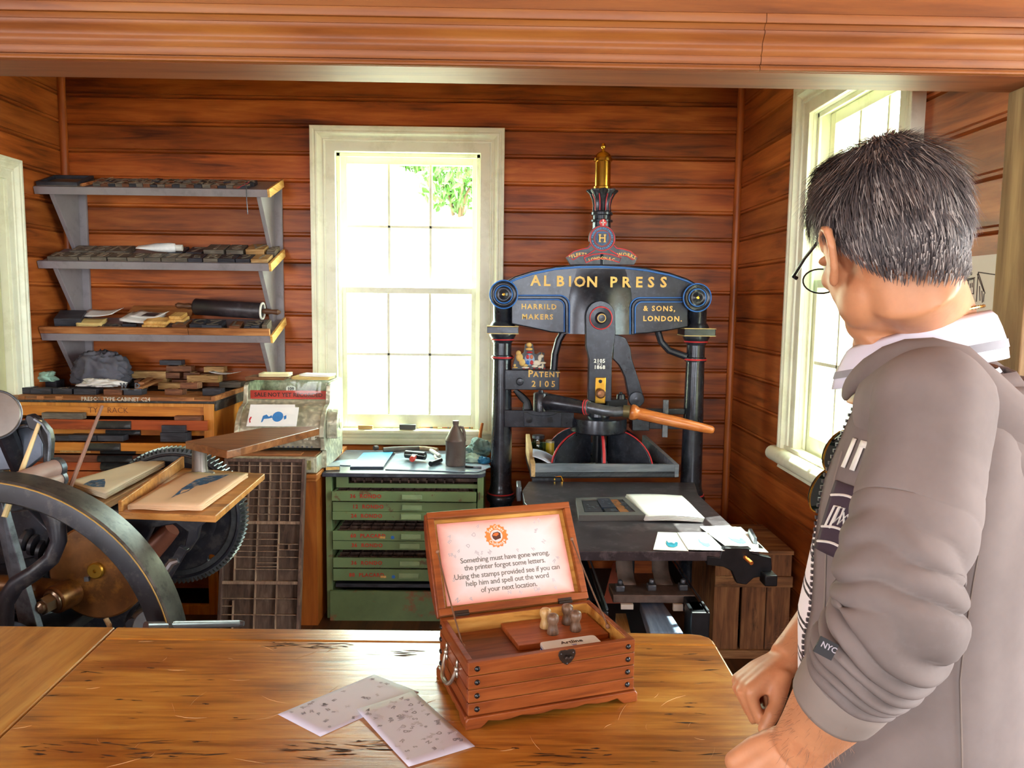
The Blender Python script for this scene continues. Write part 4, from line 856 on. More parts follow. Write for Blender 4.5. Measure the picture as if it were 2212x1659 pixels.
def cup(parent, x, z, y, w_=.17, h_=.04):
    prof = [(0, -h_/2), (.004, -h_/2), (.026, -h_*.3), (.030, -h_*.1), (.022, h_*.25), (.008, h_*.45), (.004, h_/2), (0, h_/2)]
    return MB().loft([[(xx, y-o, z+q) for o, q in prof] for xx in (x-w_/2, x-w_/2+.012, x+w_/2-.012, x+w_/2)] if False else [[(xx, y-o*f, z+q) for o, q in prof] for xx, f in ((x-w_/2, .45), (x-w_/2+.015, .9), (x-w_/2+.03, 1), (x+w_/2-.03, 1), (x+w_/2-.015, .9), (x+w_/2, .45))]).obj('cup_pull', mPull, parent, smooth=40)
drw = [(905, 926, -.035, mRed2, 255, cx0+.045, cx1-.02), (927, 942, .03, mOr, 262, cx0+.05, cx1-.05), (951, 968, -.075, mOr, 239, cx0+.0, cx1-.05), (969, 981, .01, mOr, 253, cx0+.05, cx1-.05), (983, 998, -.01, mBrownD, 250, cx0+.05, cx1-.05), (999, 1016, -.005, mRed2, 255, cx0+.05, cx1-.05), (1019, 1040, 0, mRed2, 255, cx0+.05, cx1-.05)]
for k in range(8): drw.append((1048+38*k, 1080+38*k, R.uniform(-.01, .01), mBrownD if k % 3 else mRed2, 255, cx0+.05, cx1-.05))
for a, b, dy, mt, hxp, x0_, x1_ in drw:
    z1_, z0_ = zc(a), zc(b)
    if z0_ < .06: continue
    d_ = MB().bx((x0_, CF+dy, z0_), (x1_, CF+dy+.016, z1_)).bx((x0_+.01, CF+dy+.016, z0_+.004), (x0_+.02, CF+.5, z1_-.006)).bx((x1_-.02, CF+dy+.016, z0_+.004), (x1_-.01, CF+.5, z1_-.006)).bx((x0_+.02, CF+dy+.016, z0_+.004), (x1_-.02, CF+.5, z0_+.01)).obj('drawer', mt, tcab, smooth=0, bevel=.001)
    cup(d_, at(hxp, 950, 'y', CF).x, (z0_+z1_)/2, CF+dy-.001, .17, min(.042, z1_-z0_))
MB().bx((.28, CF+.008, zc(979)), (.43, CF+.0098, zc(970))).obj('torn_label', mEdge, tcab, smooth=0)
for px, py, w_, h_, d_, mt, y, lab, dz in ((134, 905, .20, .03, .04, mTypeG, CF-.004, 'long grey block at the left in the top slot of the type cabinet', 0), (405, 906, .13, .022, .04, mTypeN, CF-.004, 'brown block at the right in the top slot of the type cabinet', 0), (128, 951, .10, .025, .06, mTypeK, CF-.024, 'black block at the left in the second open drawer of the type cabinet', 0), (178, 951, .14, .028, .06, mTypeK, CF-.024, 'broad black block left of the middle in the second open drawer', 0), (238, 951, .125, .028, .06, mTypeK, CF-.024, 'black block above the lower cup pull in the second open drawer', 0), (375, 951, .13, .045, .06, mTypeK, CF-.024, 'lower of two stacked black blocks in the open cabinet drawer', 0), (375, 951, .115, .035, .06, mTypeK, CF-.024, 'upper of two stacked black blocks in the open cabinet drawer', .046)):
    q = at(px, py, 'y', y-d_/2); blk('type_block', lab, (q.x, y, zc(py, y)+dz), w_, d_, h_, mt, None, (0, 0, R.uniform(-.05, .05)), 'type in the cabinet drawers')
# loose type and rags on the cabinet top
led = MB()
for x0_, x1_ in ((.0, .05), (.10, .13), (.19, .22), (.28, .31), (.40, .43), (.49, .505), (.62, .95)):
    led.bx((x0_, CF-.01, CZ), (x1_, CF+.004, CZ+.018))
led.bx((cx0-.03, CF-.005, CZ), (cx1, CF+.35, CZ+.006)).bx((cx1-.01, CF, CZ), (cx1+.008, -.05, CZ+.022)).obj('type_galley', mLip, tcab, smooth=0)
ontop = [(38, 851, .135, .035, .07, mTypeK, 'in the front row'), (88, 852, .10, .032, .07, mTypeK, 'in the front row'), (135, 852, .10, .032, .07, mTypeK, 'in the front row'), (184, 853, .115, .032, .07, mTypeK, 'in the front row'), (243, 854, .09, .032, .07, mTypeN, 'in the front row'), (286, 854, .09, .03, .07, mTypeK, 'in the front row'), (375, 854, .09, .034, .06, mTypeN, 'in the front row'), (409, 855, .09, .036, .06, mTypeN, 'in the front row'), (447, 855, .095, .04, .06, mTypeK, 'in the front row'), (55, 838, .11, .045, .1, mTypeK, 'in the second row'), (98, 840, .12, .05, .08, mTypeK, 'in the second row'), (244, 841, .11, .036, .07, mTypeN, 'in the second row'), (300, 843, .05, .035, .06, mTypeN, 'in the second row'), (371, 842, .15, .038, .06, mTypeT, 'in the second row'), (438, 842, .17, .042, .07, mTypeT, 'in the second row'), (497, 838, .12, .035, .09, mTypeG, 'in the second row'), (301, 827, .12, .04, .08, mTypeK, 'in the third row'), (360, 828, .05, .045, .07, mTypeT, 'in the third row'), (415, 829, .15, .042, .07, mTypeN, 'in the third row'), (400, 818, .13, .035, .06, mTypeN, 'in the third row'), (463, 822, .09, .04, .06, mTypeN, 'in the third row'), (506, 822, .11, .045, .1, mTypeN, 'in the third row'), (415, 812, .19, .045, .07, mTypeT, 'in the back row'), (480, 806, .14, .035, .06, mTypeN, 'in the back row'), (515, 812, .11, .035, .07, mTypeT, 'in the back row'), (468, 797, .12, .03, .06, mTypeN, 'in the back row'), (500, 797, .12, .03, .06, mTypeK, 'in the back row')]
cnt = {}; put = []
for px, py, w_, h_, d_, mt, row in ontop:
    q = at(px, py, 'z', CZ+.006); cnt[row] = cnt.get(row, 0)+1
    y_ = max(q.y, CF+.012); yc_ = min(y_+d_/2, -.08); zb_ = CZ+.007
    best = None
    for dy_ in (0, .04, .08, .12, -.04, .16, .2, .25, .3, .36):
        for dx_ in (0, .025, -.025, .05, -.05, .08, -.08, .12, -.12):
            if not (.52 < q.x+dx_-w_/2 and q.x+dx_+w_/2 < 1.03) and px > 340: continue
            zz, yy = CZ+.007, yc_+dy_
            if yy > -.055 or yy < CF+.035: continue
            for X_, Y_, W_, D_, Z_ in put:
                if abs(q.x+dx_-X_) < (w_+W_)/2+.003 and abs(yy-Y_) < (d_+D_)/2+.003: zz = max(zz, Z_+.001)
            sc_ = (max(0, zz-CZ-.05)*30+abs(dy_)*.6+abs(dx_)*.6)
            if best is None or sc_ < best[0]: best = (sc_, zz, yy, dx_)
    if best is None: best = (0, CZ+.05, min(-.08, max(yc_, CF+.05)), 0)
    _, zb_, yc_, dx_ = best; q.x += dx_
    put.append((q.x, yc_, w_, d_, zb_+h_))
    blk('type_block', f'{"black" if mt == mTypeK else "brown" if mt == mTypeN else "tan" if mt == mTypeT else "grey"} block on the type cabinet top, {ORD[cnt[row]-1]} from the left {row}', (q.x, yc_, zb_), w_, d_, h_*.9, mt, 'HWOSEBMARKETPLUNDI'[len(_txt) % 18] if R.random() < .6 else None, (0, 0, R.uniform(-.05, .05)), 'loose type on the cabinet top', mTypeT if mt in (mTypeT, mTypeN) else mTypeG)
mWoodStick = wood('type_stick_wood', '#7d4c2a', '#a86f43', '#c28b5c', axis=1, rough=.6, scale=3)
for i, (a, b, lab) in enumerate((((300, 836), (362, 812), 'wooden slat slanting across the middle of the type cabinet top'), ((296, 822), (338, 798), 'dark slat at the back of the type cabinet top behind the grey cloth'), ((305, 826), (358, 796), 'brown slat slanting at the back middle of the type cabinet top'))):
    A, B_ = at(*a, 'z', CZ+.05+.004*i), at(*b, 'z', CZ+.05+.004*i); t = thing('wooden_batten', lab, 'slat', (A+B_)/2-V((0, 0, .012)), group='slats on the cabinet top')
    n_ = (B_-A).normalized(); s_ = V((-n_.y, n_.x, 0))*.014
    MB().hexa([A-s_-V((0, 0, .012)), B_-s_-V((0, 0, .012)), B_+s_-V((0, 0, .012)), A+s_-V((0, 0, .012)), A-s_, B_-s_, B_+s_, A+s_]).obj('slat', mTypeN if i == 1 else mWoodStick, t, smooth=0)
for px, ch in ((270, 'W'), (299, 'D')):
    q = at(px, 838, 'y', CF+.10); blk('metal_letter', f'small metal letter {ch} standing on the type cabinet top', (q.x, CF+.10, CZ+.04), .035, .02, .006, mSteel, None, (0, 0, 0), 'metal letters', cat='letter')
    t = COL.objects[-1]
    MB().text(ch, .035, T(q.x, CF+.09, CZ+.062) @ FACE, .003, .001).obj('letter', mSteel, [o for o in COL.objects if o.name.startswith('metal_letter')][-1], smooth=0)
q = at(180, 838, 'z', CZ+.03)
mCloth = plain('dark_grey_cloth', '#5a5862', .9, var=.12, scale=10)
crumple('grey_rag', 'crumpled dark grey cloth piled on the type cabinet', 'cloth', (q.x+.01, q.y+.17, CZ+.03), .155, .13, .12, mCloth, 1.3, .30, 80, 46, 2.2)
q = at(82, 825, 'z', CZ+.05); crumple('mint_rag', 'crumpled mint green rag at the left of the type cabinet top', 'cloth', (q.x, q.y+.05, CZ+.05), .07, .05, .032, plain('mint_cloth', '#a9d2bd', .9), 4.7, .5, 40, 22, 2.6)
q = at(212, 838, 'z', CZ+.04); crumple('white_rag', 'crumpled white rag in front of the dark grey cloth', 'cloth', (q.x, q.y+.02, CZ+.045), .115, .035, .025, plain('white_cloth', '#d8d4cf', .9), 7.1, .5, 50, 20, 2.4)
sheet('loose_paper', 'white sheet on the brown blocks at the back right of the type cabinet', at(487, 807, 'z', CZ+.085), .15, .1, (0, .03, -.1), mPaper)
# ---- pedestal and cash register
RX0, RX1 = 1.165, 1.60
ped = thing('register_stand', 'plain brown wooden pedestal under the cash register', 'pedestal', (1.38, -.5, 0))
MB().bx((1.17, -.80, 0), (1.572, -.1, .725)).obj('body', wood('pedestal_wood', '#7a3d17', '#a2571f', '#b66a2c', axis=2, rough=.4), ped, smooth=0)
MB().bx((1.155, -.83, .74), (1.583, -.08, .762)).bx((1.162, -.82, .725), (1.578, -.09, .74)).obj('moulded_top', wood('pedestal_top', '#8a4c1f', '#b06a30', '#c58144', axis=0, rough=.4), ped, smooth=0, bevel=.004)
mReg = plain('tarnished_nickel', '#c4c1a8', .36, .45, var=.18, scale=40, bump=.0, dirt='#7a7a64', dirt_amt=.5, dirt_scale=45)
def ornate(name, col):
    s = NT(name); tc = s.n('ShaderNodeTexCoord'); vo = s.n('ShaderNodeTexVoronoi', feature='SMOOTH_F1', i_Scale=42.0); nz = s.n('ShaderNodeTexNoise', i_Scale=14.0, i_Detail=3.0)
    s.l(tc.outputs['Object'], nz.inputs['Vector']); mx = s.n('ShaderNodeVectorMath', operation='ADD'); s.l(tc.outputs['Object'], mx.inputs[0])
    sc_ = s.n('ShaderNodeVectorMath', operation='SCALE'); sc_.inputs[3].default_value = .06; s.l(nz.outputs['Color'], sc_.inputs[0]); s.l(sc_.outputs[0], mx.inputs[1]); s.l(mx.outputs[0], vo.inputs['Vector'])
    c = C(col); dk = tuple(x*.6 for x in c[:3])+(1,)
    s.l(s.ramp(vo.outputs['Distance'], [(.15, c), (.55, dk)]), s.b.inputs['Base Color']); s.b.inputs['Metallic'].default_value = .4; s.b.inputs['Roughness'].default_value = .4
    s.bump(s.math('SUBTRACT', 1.0, vo.outputs['Distance']), .8, .006); return s.m
mOrn = ornate('embossed_nickel', '#d6d3ba'); mGilt = ornate('embossed_gilt', '#c4b678')
reg = thing('cash_register', 'embossed nickel cash register with red sale sign', 'cash register', (1.38, -.5, .762))
MB().bx((RX0+.012, -.815, .766), (RX1-.02, -.30, .845)).obj('drawer_case', mReg, reg, smooth=0, bevel=.003)
dw = MB().bx((RX0+.02, -.825, .772), (RX1-.03, -.813, .842)).obj('till_drawer', mReg, reg, smooth=0, bevel=.002)
MB().bx((RX0+.035, -.829, .785), (RX1-.045, -.824, .83)).obj('scroll_panel', mGilt, dw, smooth=0)
MB().bx((RX0+.02, -.81, .846), (RX1-.03, -.68, .85)).bx((RX0+.04, -.80, .85), (RX1-.10, -.74, .856)).obj('till_lid', mLip, reg, smooth=0)
prof = [(-.30, .766), (-.30, 1.178), (-.545, 1.178), (-.585, 1.165), (-.60, 1.09), (-.612, 1.075), (-.66, 1.062), (-.70, 1.035), (-.73, .995), (-.748, .955), (-.752, .93), (-.735, .92), (-.725, .87), (-.73, .862), (-.70, .858), (-.69, .85), (-.69, .766)]
for x0_, x1_, in ((RX0, RX0+.022), (RX1-.022, RX1)):
    n = len(prof); MB().add([(x, y, z) for x in (x0_, x1_) for y, z in prof], [tuple(range(n))[::-1], tuple(range(n, 2*n))]+[(i, (i+1) % n, n+(i+1) % n, n+i) for i in range(n)]).obj('side_casting', mOrn, reg, smooth=30, bevel=.002)
body = MB().loft([[(x, y+.012, z) for y, z in prof[4:13]] for x in (RX0+.022, RX1-.022)], cap=False, closed=False).obj('curved_front', mOrn, reg, smooth=60)
MB().bx((RX0+.022, -.31, .85), (RX1-.022, -.30, 1.17)).bx((RX0+.022, -.58, 1.07), (RX1-.022, -.30, 1.085)).obj('back_casing', mReg, reg, smooth=0)
MB().bx((RX0+.01, -.575, 1.176), (RX1-.01, -.30, 1.186)).obj('glass_top', glass('register_glass', '#eef5f0', .10), reg, smooth=0)
MB().bx((RX0+.022, -.588, 1.10), (RX1-.022, -.584, 1.176)).obj('glass_front', glass('register_glass_front', '#f6faf7', .04), reg, smooth=0)
sg = MB().bx((RX0+.025, -.562, 1.092), (RX1-.025, -.556, 1.135)).obj('red_sign', plain('red_sale_sign', '#d63c2c', .5), reg, smooth=0)
MB().text('SALE NOT YET RECORDED', .0285, face(-.5625) @ T((RX0+RX1)/2, 1.1125, 0), .0004, .0005, 2, 1.0).obj('dark_lettering', plain('dark_red_ink', '#4a120e', .5), sg, smooth=0)
nf = MB().prism([(-.024, -.02), (.024, -.02), (.024, .004), (.018, .012), (.006, .014), (0, .018), (-.006, .014), (-.018, .012), (-.024, .004)], .003, face(-.552) @ T((RX0+RX1)/2+.01, 1.145, 0)).obj('number_flag', mWhite, reg, smooth=0)
MB().text('109', .022, face(-.5555) @ T((RX0+RX1)/2+.01, 1.143, 0), .0004, .0005).obj('digits', mTypeK, nf, smooth=0)
rb = MB()
for k in range(11): rb.bx((RX0+.03+.034*k+(.01 if k > 4 else 0), -.785, .918), (RX0+.052+.034*k+(.01 if k > 4 else 0), -.765, .938))
for k in range(11):
    x_ = RX0+.03+.034*k+(.01 if k > 4 else 0)
    MB().bx((x_, -.785, .924), (x_+.022, -.750, .929)).bx((x_+.002, -.790, .922), (x_+.02, -.780, .942)).obj('key', plain('worn_key', '#b9b3a2', .5), reg, smooth=0, bevel=.002) if k in range(11) else None
pn = MB()
for k in range(14): pn.cyl((RX0+.07+.023*k, -.718, .875), (RX0+.07+.023*k, -.722, .875), .005, n=8)
pn.obj('rivet_row', mSteel, reg)
cr_ = MB().add([(x, y, z) for x in (RX1, RX1+.055) for y, z in [(-.70, .915), (-.70, .985), (-.69, 1.02), (-.665, 1.045), (-.63, 1.055), (-.58, 1.05), (-.56, 1.03), (-.56, .93), (-.60, .905)]], [tuple(range(9))[::-1], tuple(range(9, 18))]+[(i, (i+1) % 9, 9+(i+1) % 9, 9+i) for i in range(9)]).obj('side_housing', mOrn, reg, smooth=40, bevel=.004)
rb = MB()
for k in range(14): rb.bx((RX1+.004+.0036*k, -.7035, .925), (RX1+.0055+.0036*k, -.699, .985))
rb.obj('ribbing', mReg, cr_, smooth=0)
MB().lathe([(.03, 0), (.028, .004), (.012, .006), (0, .007)], T(RX1+.054, -.63, .985) @ RY(PI/2), 20).obj('boss', mReg, cr_)
# cards and papers about the register
for k, (pix, lab) in enumerate(((((541, 874), (637, 874), (640, 917), (535, 917)), 'white card tucked behind the printed card on the register front'), (((540, 881), (646, 880), (640, 921), (532, 921)), 'white card with a blue emblem leaning on the cash register'))):
    ys = (-.70-.012*k, -.772-.004*k)
    q = [at(*pix[0], 'y', ys[0]), at(*pix[1], 'y', ys[0]), at(*pix[2], 'y', ys[1]), at(*pix[3], 'y', ys[1])]
    t = thing('register_card', lab, 'card', (q[2]+q[3])/2, group='cards on the register')
    n_ = (q[1]-q[0]).cross(q[3]-q[0]).normalized()
    MB().grid(lambda u, v_: (q[0]*(1-u)*(1-v_)+q[1]*u*(1-v_)+q[2]*u*v_+q[3]*(1-u)*v_), 2, 2).obj('card', mPaper, t, solid=.002, smooth=0)
    if k:
        uv = lambda u, v_: q[0]*(1-u)*(1-v_)+q[1]*u*(1-v_)+q[2]*u*v_+q[3]*(1-u)*v_+V((0, -.0025, .0015))
        mb = MB(); mb.add([uv(.60+.11*math.cos(a), .5+.27*math.sin(a)) for a in [2*PI*i/20 for i in range(20)]], [tuple(range(20))])
        mb.add([uv(a, b) for a, b in ((.30, .45), (.37, .38), (.42, .5), (.47, .42), (.5, .55), (.42, .6), (.33, .62), (.31, .78), (.28, .8))], [tuple(range(9))])
        mb.add([uv(a, b) for a, b in ((.72, .48), (.77, .42), (.78, .6), (.74, .66))], [(0, 1, 2, 3)])
        mb.obj('blue_emblem', plain('blue_emblem_ink', '#3c83c8', .6), t, smooth=0)
        MB().add([uv(a, b) for a, b in ((.03, .62), (.05, .5), (.08, .5), (.06, .7), (.08, .8), (.05, .82))], [tuple(range(6))]).obj('red_mark', mRed, t, smooth=0)
zt = 1.187
t = thing('board_scrap', 'rough brown board scrap on the left of the register top', 'board', (1.25, -.5, zt)); MB().bx((1.165, -.56, zt), (1.36, -.42, zt+.014)).obj('board', wood('rough_board', '#3f2415', '#6b4428', '#8d6440', axis=0, scale=4, rough=.8), t, smooth=0)
sheet('card_stack', 'cream cards on the brown board on the register', (1.30, -.49, zt+.015), .15, .1, (0, 0, .05), plain('cream_card', '#e8dcae', .7, var=.04), 'cards', .002, n=3, th=.004)
sheet('card_stack', 'yellow envelopes on the right of the register top', (1.49, -.48, zt+.001), .19, .13, (0, 0, -.05), mYel, 'cards', .003, n=3, th=.003)
sheet('card_stack', 'white cards on the yellow envelopes on the register', (1.51, -.47, zt+.016), .16, .1, (0, 0, -.1), mPaper, 'cards', .002, n=2, th=.004)
# ---- big empty type case leaning on the pedestal
mCase = wood('type_case_wood', '#3d2c26', '#5c453b', '#7d6354', axis=2, rough=.6, scale=2.5, wear='#9a7a5e', wear_amt=.5)
case = thing('type_case', 'empty compartmented type case leaning upright against the pedestal', 'type case', (1.355, -1.03, 0))
ct, cbm = V((0, -.865, .845)), V((0, -1.04, .005)); up_ = (ct-cbm).normalized(); H_ = (ct-cbm).length; nrm_ = V((0, -up_.z, up_.y))
CM = frame((1.168, cbm.y, cbm.z), (1, 0, 0), up_)            # local x across, y up, z outwards
if CM.to_3x3() @ V((0, 0, 1)) @ V((0, -1, 0)) < 0: print('case flipped')
W_c = .378; fw = .016
MB().bx((0, 0, 0), (fw, H_, .034), CM).bx((W_c-fw, 0, 0), (W_c, H_, .034), CM).bx((fw, 0, 0), (W_c-fw, fw, .034), CM).bx((fw, H_-fw, 0), (W_c-fw, H_, .034), CM).obj('frame', mCase, case, smooth=0, bevel=.002)
MB().bx((fw, fw, 0), (W_c-fw, H_-fw, .005), CM).obj('back_panel', wood('case_back', '#3d2c23', '#5a4537', '#75604f', axis=2, rough=.7, scale=2), case, smooth=0)
dv = MB(); iw = W_c-2*fw; th = .0035
def hd(y, x0_=0, x1_=1, t_=th, h_=.026): dv.bx((fw+iw*x0_, y-t_/2, .004), (fw+iw*x1_, y+t_/2, h_), CM)
def vd(x, y0_, y1_, t_=th, h_=.026): dv.bx((fw+iw*x-t_/2, y0_, .004), (fw+iw*x+t_/2, y1_, h_), CM)
hd(H_*.655, t_=.014, h_=.032); hd(H_*.335, t_=.014, h_=.032)
for k in range(1, 7): vd(k/7, H_*.66, H_-fw)
for k in range(7): hd(H_*.66+.012+.0375*(k+.6))
for xx in (1/7, 3/7, 5/7): vd(xx, H_*.34, H_*.65)
for i, yy in enumerate((.60, .565, .53, .50)): hd(H_*yy, .0 if i % 2 else 1/7, 5/7)
hd(H_*.47, 0, 1); hd(H_*.405, 1/7, 1); hd(H_*.54, 5/7, 1); hd(H_*.51, 5/7, 1); vd(6/7, H_*.51, H_*.54); hd(H_*.44, 3/7, 5/7); hd(H_*.42, 3/7, 5/7)
for xx in (3/7, 5/7): vd(xx, fw, H_*.33)
vd(1/7, fw, H_*.24)
for yy in (.25, .165, .085): hd(H_*yy)
for yy in (.21, .125, .045): hd(H_*yy, 0, 1/7)
dv.obj('dividers', wood('case_dividers', '#6a5040', '#93755f', '#b3967d', axis=2, rough=.65, scale=3), case, smooth=0)
# ---- green type cabinet with shallow drawers
mGreen = plain('chipped_green_paint', '#70875a', .5, var=.08, scale=5, dirt='#6b4a33', dirt_amt=.85, dirt_scale=11, dirt_edge=(.60, .64), bump=.05)
mGreenL = plain('pale_green_holder', '#8ea47a', .45, var=.1)
GF, gx0, gx1 = -.71, 1.597, 2.378
gz = lambda py, y=GF: at(820, py, 'y', y).z
gx = lambda px, y=GF: at(px, 1100, 'y', y).x
gc = thing('green_cabinet', 'chipped green cabinet of shallow type drawers under the window', 'cabinet', (2.0, -.4, 0))
MB().bx((gx0, GF, .0), (gx0+.03, -.12, .733)).bx((gx1-.03, GF, 0), (gx1, -.12, .733)).bx((gx0+.03, -.15, 0), (gx1-.03, -.12, .733)).bx((gx0+.03, GF+.03, 0), (gx1-.03, -.15, .03)).obj('carcass', mGreen, gc, smooth=0, bevel=.002)
tpz = .75; rr = .05
tp_pts = [(gx0-.012, -.13), (gx0-.012, GF-.025), (gx1+.01-rr, GF-.025)]+[(gx1+.01-rr+rr*math.sin(a), GF-.025+rr-rr*math.cos(a)) for a in [PI/2*k/5 for k in range(1, 6)]]+[(gx1+.01, -.13)]
MB().prism(tp_pts, .02, T(0, 0, tpz-.02)).obj('inky_top', plain('inky_cabinet_top', '#3a3c48', .3, var=.2, dirt='#6f7785', dirt_amt=.4, dirt_scale=12), gc, smooth=0, bevel=.003)
td = MB(); a, b = gz(1055), gz(1024)
ox0, ox1, oz0, oz1 = gx(752), gx(1040), gz(1046), gz(1026)
td.bx((gx0+.05, GF+.012, a), (ox0, GF+.03, b)).bx((ox1, GF+.012, a), (gx1-.03, GF+.03, b)).bx((ox0, GF+.012, a), (ox1, GF+.03, oz0)).bx((ox0, GF+.012, oz1), (ox1, GF+.03, b))
td = td.obj('open_front', mGreen, gc, smooth=0, bevel=.001)
sl = MB().bx((gx0+.05, GF+.03, a+.01), (gx1-.05, GF+.4, a+.014))
for k in range(12): sl.bx((ox0+.02+.045*k, GF+.06, a+.014), (ox0+.028+.045*k, GF+.09, a+.03))
sl.bx((ox0, GF+.10, a+.014), (ox1, GF+.108, a+.03)).obj('slug_tray', mCase, td, smooth=0)
mRedInk = plain('red_hand_lettering', '#b8361c', .5)
for i, (y0_, y1_, dy, tx_, px, pull, dot, cells) in enumerate(((1062, 1083, -.03, '36  RONDO', 790, 890, None, 1), (1085, 1105, -.012, '12  RONDO', 795, 890, None, 0), (1106, 1124, -.018, '24  RONDO', 792, 888, None, 0), (1148, 1168, -.02, '60  PLACARD', 795, 888, (848, 1161), 1), (1169, 1188, -.018, '36  RONDO', 793, 885, None, 0), (1206, 1227, -.018, '36  RONDO', 792, 885, None, 1), (1230, 1255, -.02, '80  PLACARD', 792, 883, (850, 1246), 0))):
    y = GF+dy; z0_, z1_ = gz(y1_, y), gz(y0_, y)
    d_ = MB().bx((gx0+.036, y, z0_), (gx1-.034, y+.014, z1_)).bx((gx0+.04, y+.014, z0_+.004), (gx0+.05, y+.5, z1_-.004)).bx((gx1-.05, y+.014, z0_+.004), (gx1-.04, y+.5, z1_-.004)).obj('drawer', mGreen, gc, smooth=0, bevel=.0015)
    it = MB().bx((gx0+.05, y+.014, z0_+.004), (gx1-.05, y+.5, z0_+.008))
    for k in range(13): it.bx((gx0+.10+.055*k, y+.014, z0_+.008), (gx0+.104+.055*k, y+.35, z1_-.006))
    for k in range(5): it.bx((gx0+.05, y+.05+.06*k, z0_+.008), (gx1-.05, y+.054+.06*k, z1_-.006))
    it.obj('dividers', mCase, d_, smooth=0)
    q = at(px, (y0_+y1_)/2, 'y', y); MB().text(tx_, .026, face(y-.0005) @ T(q.x, (z0_+z1_)/2, 0), .0004, .0009, 2, 1.15).obj('red_lettering', mRedInk, d_, smooth=0)
    q = at(pull, 1100, 'y', y); MB().bx((q.x-.05, y-.008, (z0_+z1_)/2-.012), (q.x+.05, y, (z0_+z1_)/2+.012)).bx((q.x-.05, y-.016, (z0_+z1_)/2-.012), (q.x+.05, y-.008, (z0_+z1_)/2-.008)).obj('label_pull', mGreenL, d_, smooth=0, bevel=.002)
    if dot:
        q = at(*dot, 'y', y); MB().lathe([(.0, .001), (.009, .0005), (.009, 0)], face(y) @ T(q.x, q.z, 0), 16).obj('blue_sticker', mBlue, d_)
        q = at(dot[0]-22, dot[1], 'y', y); MB().box((q.x, y-.0005, q.z), (.028, .001, .011)).obj('paper_label', mEdge, d_, smooth=0)
bt_ = MB().bx((gx0+.02, GF-.03, gz(1346)), (gx1-.03, GF-.01, gz(1273))).obj('bottom_panel', plain('rusty_green_panel', '#66794f', .5, dirt='#8a5236', dirt_amt=.8, dirt_scale=7, dirt_edge=(.56, .62)), gc, smooth=0, bevel=.002)
MB().bx((gx0+.04, GF+.02, gz(1272)), (gx1-.04, GF+.3, gz(1264))).obj('low_tray', mTypeK, gc, smooth=0)
# ---- things on the green cabinet
zg = tpz
q = [at(px, py, 'z', zg+.012) for px, py in ((785, 978), (850, 976), (828, 1008), (756, 1008))]; c_ = sum(q, V())/4
t = thing('ink_slab', 'square slab smeared with bright blue ink on the green cabinet', 'ink slab', (c_.x, c_.y, zg)); MB().slab(q, .012).obj('slab', plain('dark_slab_edge', '#34414e', .3), t, smooth=0, bevel=.001)
mBlueInk = plain('bright_blue_ink', '#4a9fd0', .25, var=.25, scale=14, dirt='#2b5a78', dirt_amt=.6, dirt_scale=12)
MB().slab([p+V((0, 0, .0008)) for p in q], .0008).obj('ink_film', mBlueInk, t, smooth=0)
q = [at(px, py, 'z', zg+.006) for px, py in ((856, 977), (1045, 984), (1060, 1008), (1030, 1019), (832, 1013))]; c_ = sum(q, V())/5
t = thing('glass_slab', 'pale glass inking slab under the brayer on the green cabinet', 'ink slab', (c_.x, c_.y, zg)); n = 5
MB().add([p-V((0, 0, .005)) for p in q]+q, [tuple(range(n)), tuple(range(2*n-1, n-1, -1))]+[(i, (i+1) % n, n+(i+1) % n, n+i) for i in range(n)]).obj('plate', plain('smeared_glass', '#8fa3b3', .2, var=.2, scale=10, dirt='#c9a9b5', dirt_amt=.4, dirt_scale=7), t, smooth=0, bevel=.001)
q = at(725, 1003, 'z', zg+.006); t = thing('steel_plate', 'rounded steel blue plate at the left end of the green cabinet', 'plate', (q.x, q.y, zg)); MB().prism([(q.x+.07+.1*a, q.y+.06+.075*b) for a, b in ellipse(1, 1, 24)], .005, T(0, 0, zg)).obj('plate', plain('steel_blue_plate', '#7f93a3', .3, .4), t, smooth=0)
# brayer
a, b = at(877, 981, 'z', zg+.035), at(918, 985, 'z', zg+.035); c_ = (a+b)/2; d = (b-a).normalized()
t = thing('brayer', 'black brayer with a short red handle on the glass slab', 'brayer', (c_.x, c_.y, zg+.006))
MB().cyl(a, b, .021, n=20).obj('roller', plain('black_rubber', '#23232a', .35), t)
MB().tube([a+V((0, 0, 0)), a+V((0, -.028, .0)), c_+V((0, -.04, .004)), b+V((0, -.028, 0)), b], .005, 8).box((c_.x, c_.y-.035, c_.z), (.03, .03, .02)).obj('frame', mIronD, t)
h0 = c_+V((0, -.05, 0)); MB().tube([h0, h0+V((-.002, -.03, .002)), h0+V((-.004, -.075, .003)), h0+V((-.005, -.083, .003))], [.012, .015, .015, .008], 14).obj('handle', plain('red_plastic_handle', '#c8372a', .35), t)
# jug
q = at(984, 1005, 'z', zg+.006)
t = thing('stoneware_jug', 'brown stoneware jug with a small neck on the green cabinet', 'jug', (q.x, q.y, zg+.006))
MB().lathe([(.046, 0), (.0515, .006), (.0515, .125), (.054, .128), (.0535, .134), (.048, .145), (.030, .18), (.02, .20), (.015, .205), (.0135, .212), (.016, .216), (.016, .232), (.0, .233)], T(q.x, q.y, zg+.006), 32).obj('body', plain('brown_stoneware', '#5f4f49', .45, var=.12, dirt='#7d6d66', dirt_amt=.4), t, smooth=50)
MB().tube([(q.x+.018, q.y, zg+.205), (q.x+.034, q.y, zg+.203), (q.x+.043, q.y, zg+.18), (q.x+.045, q.y, zg+.145)], .008, 8).obj('handle', plain('brown_stoneware_handle', '#5f4f49', .45), t)
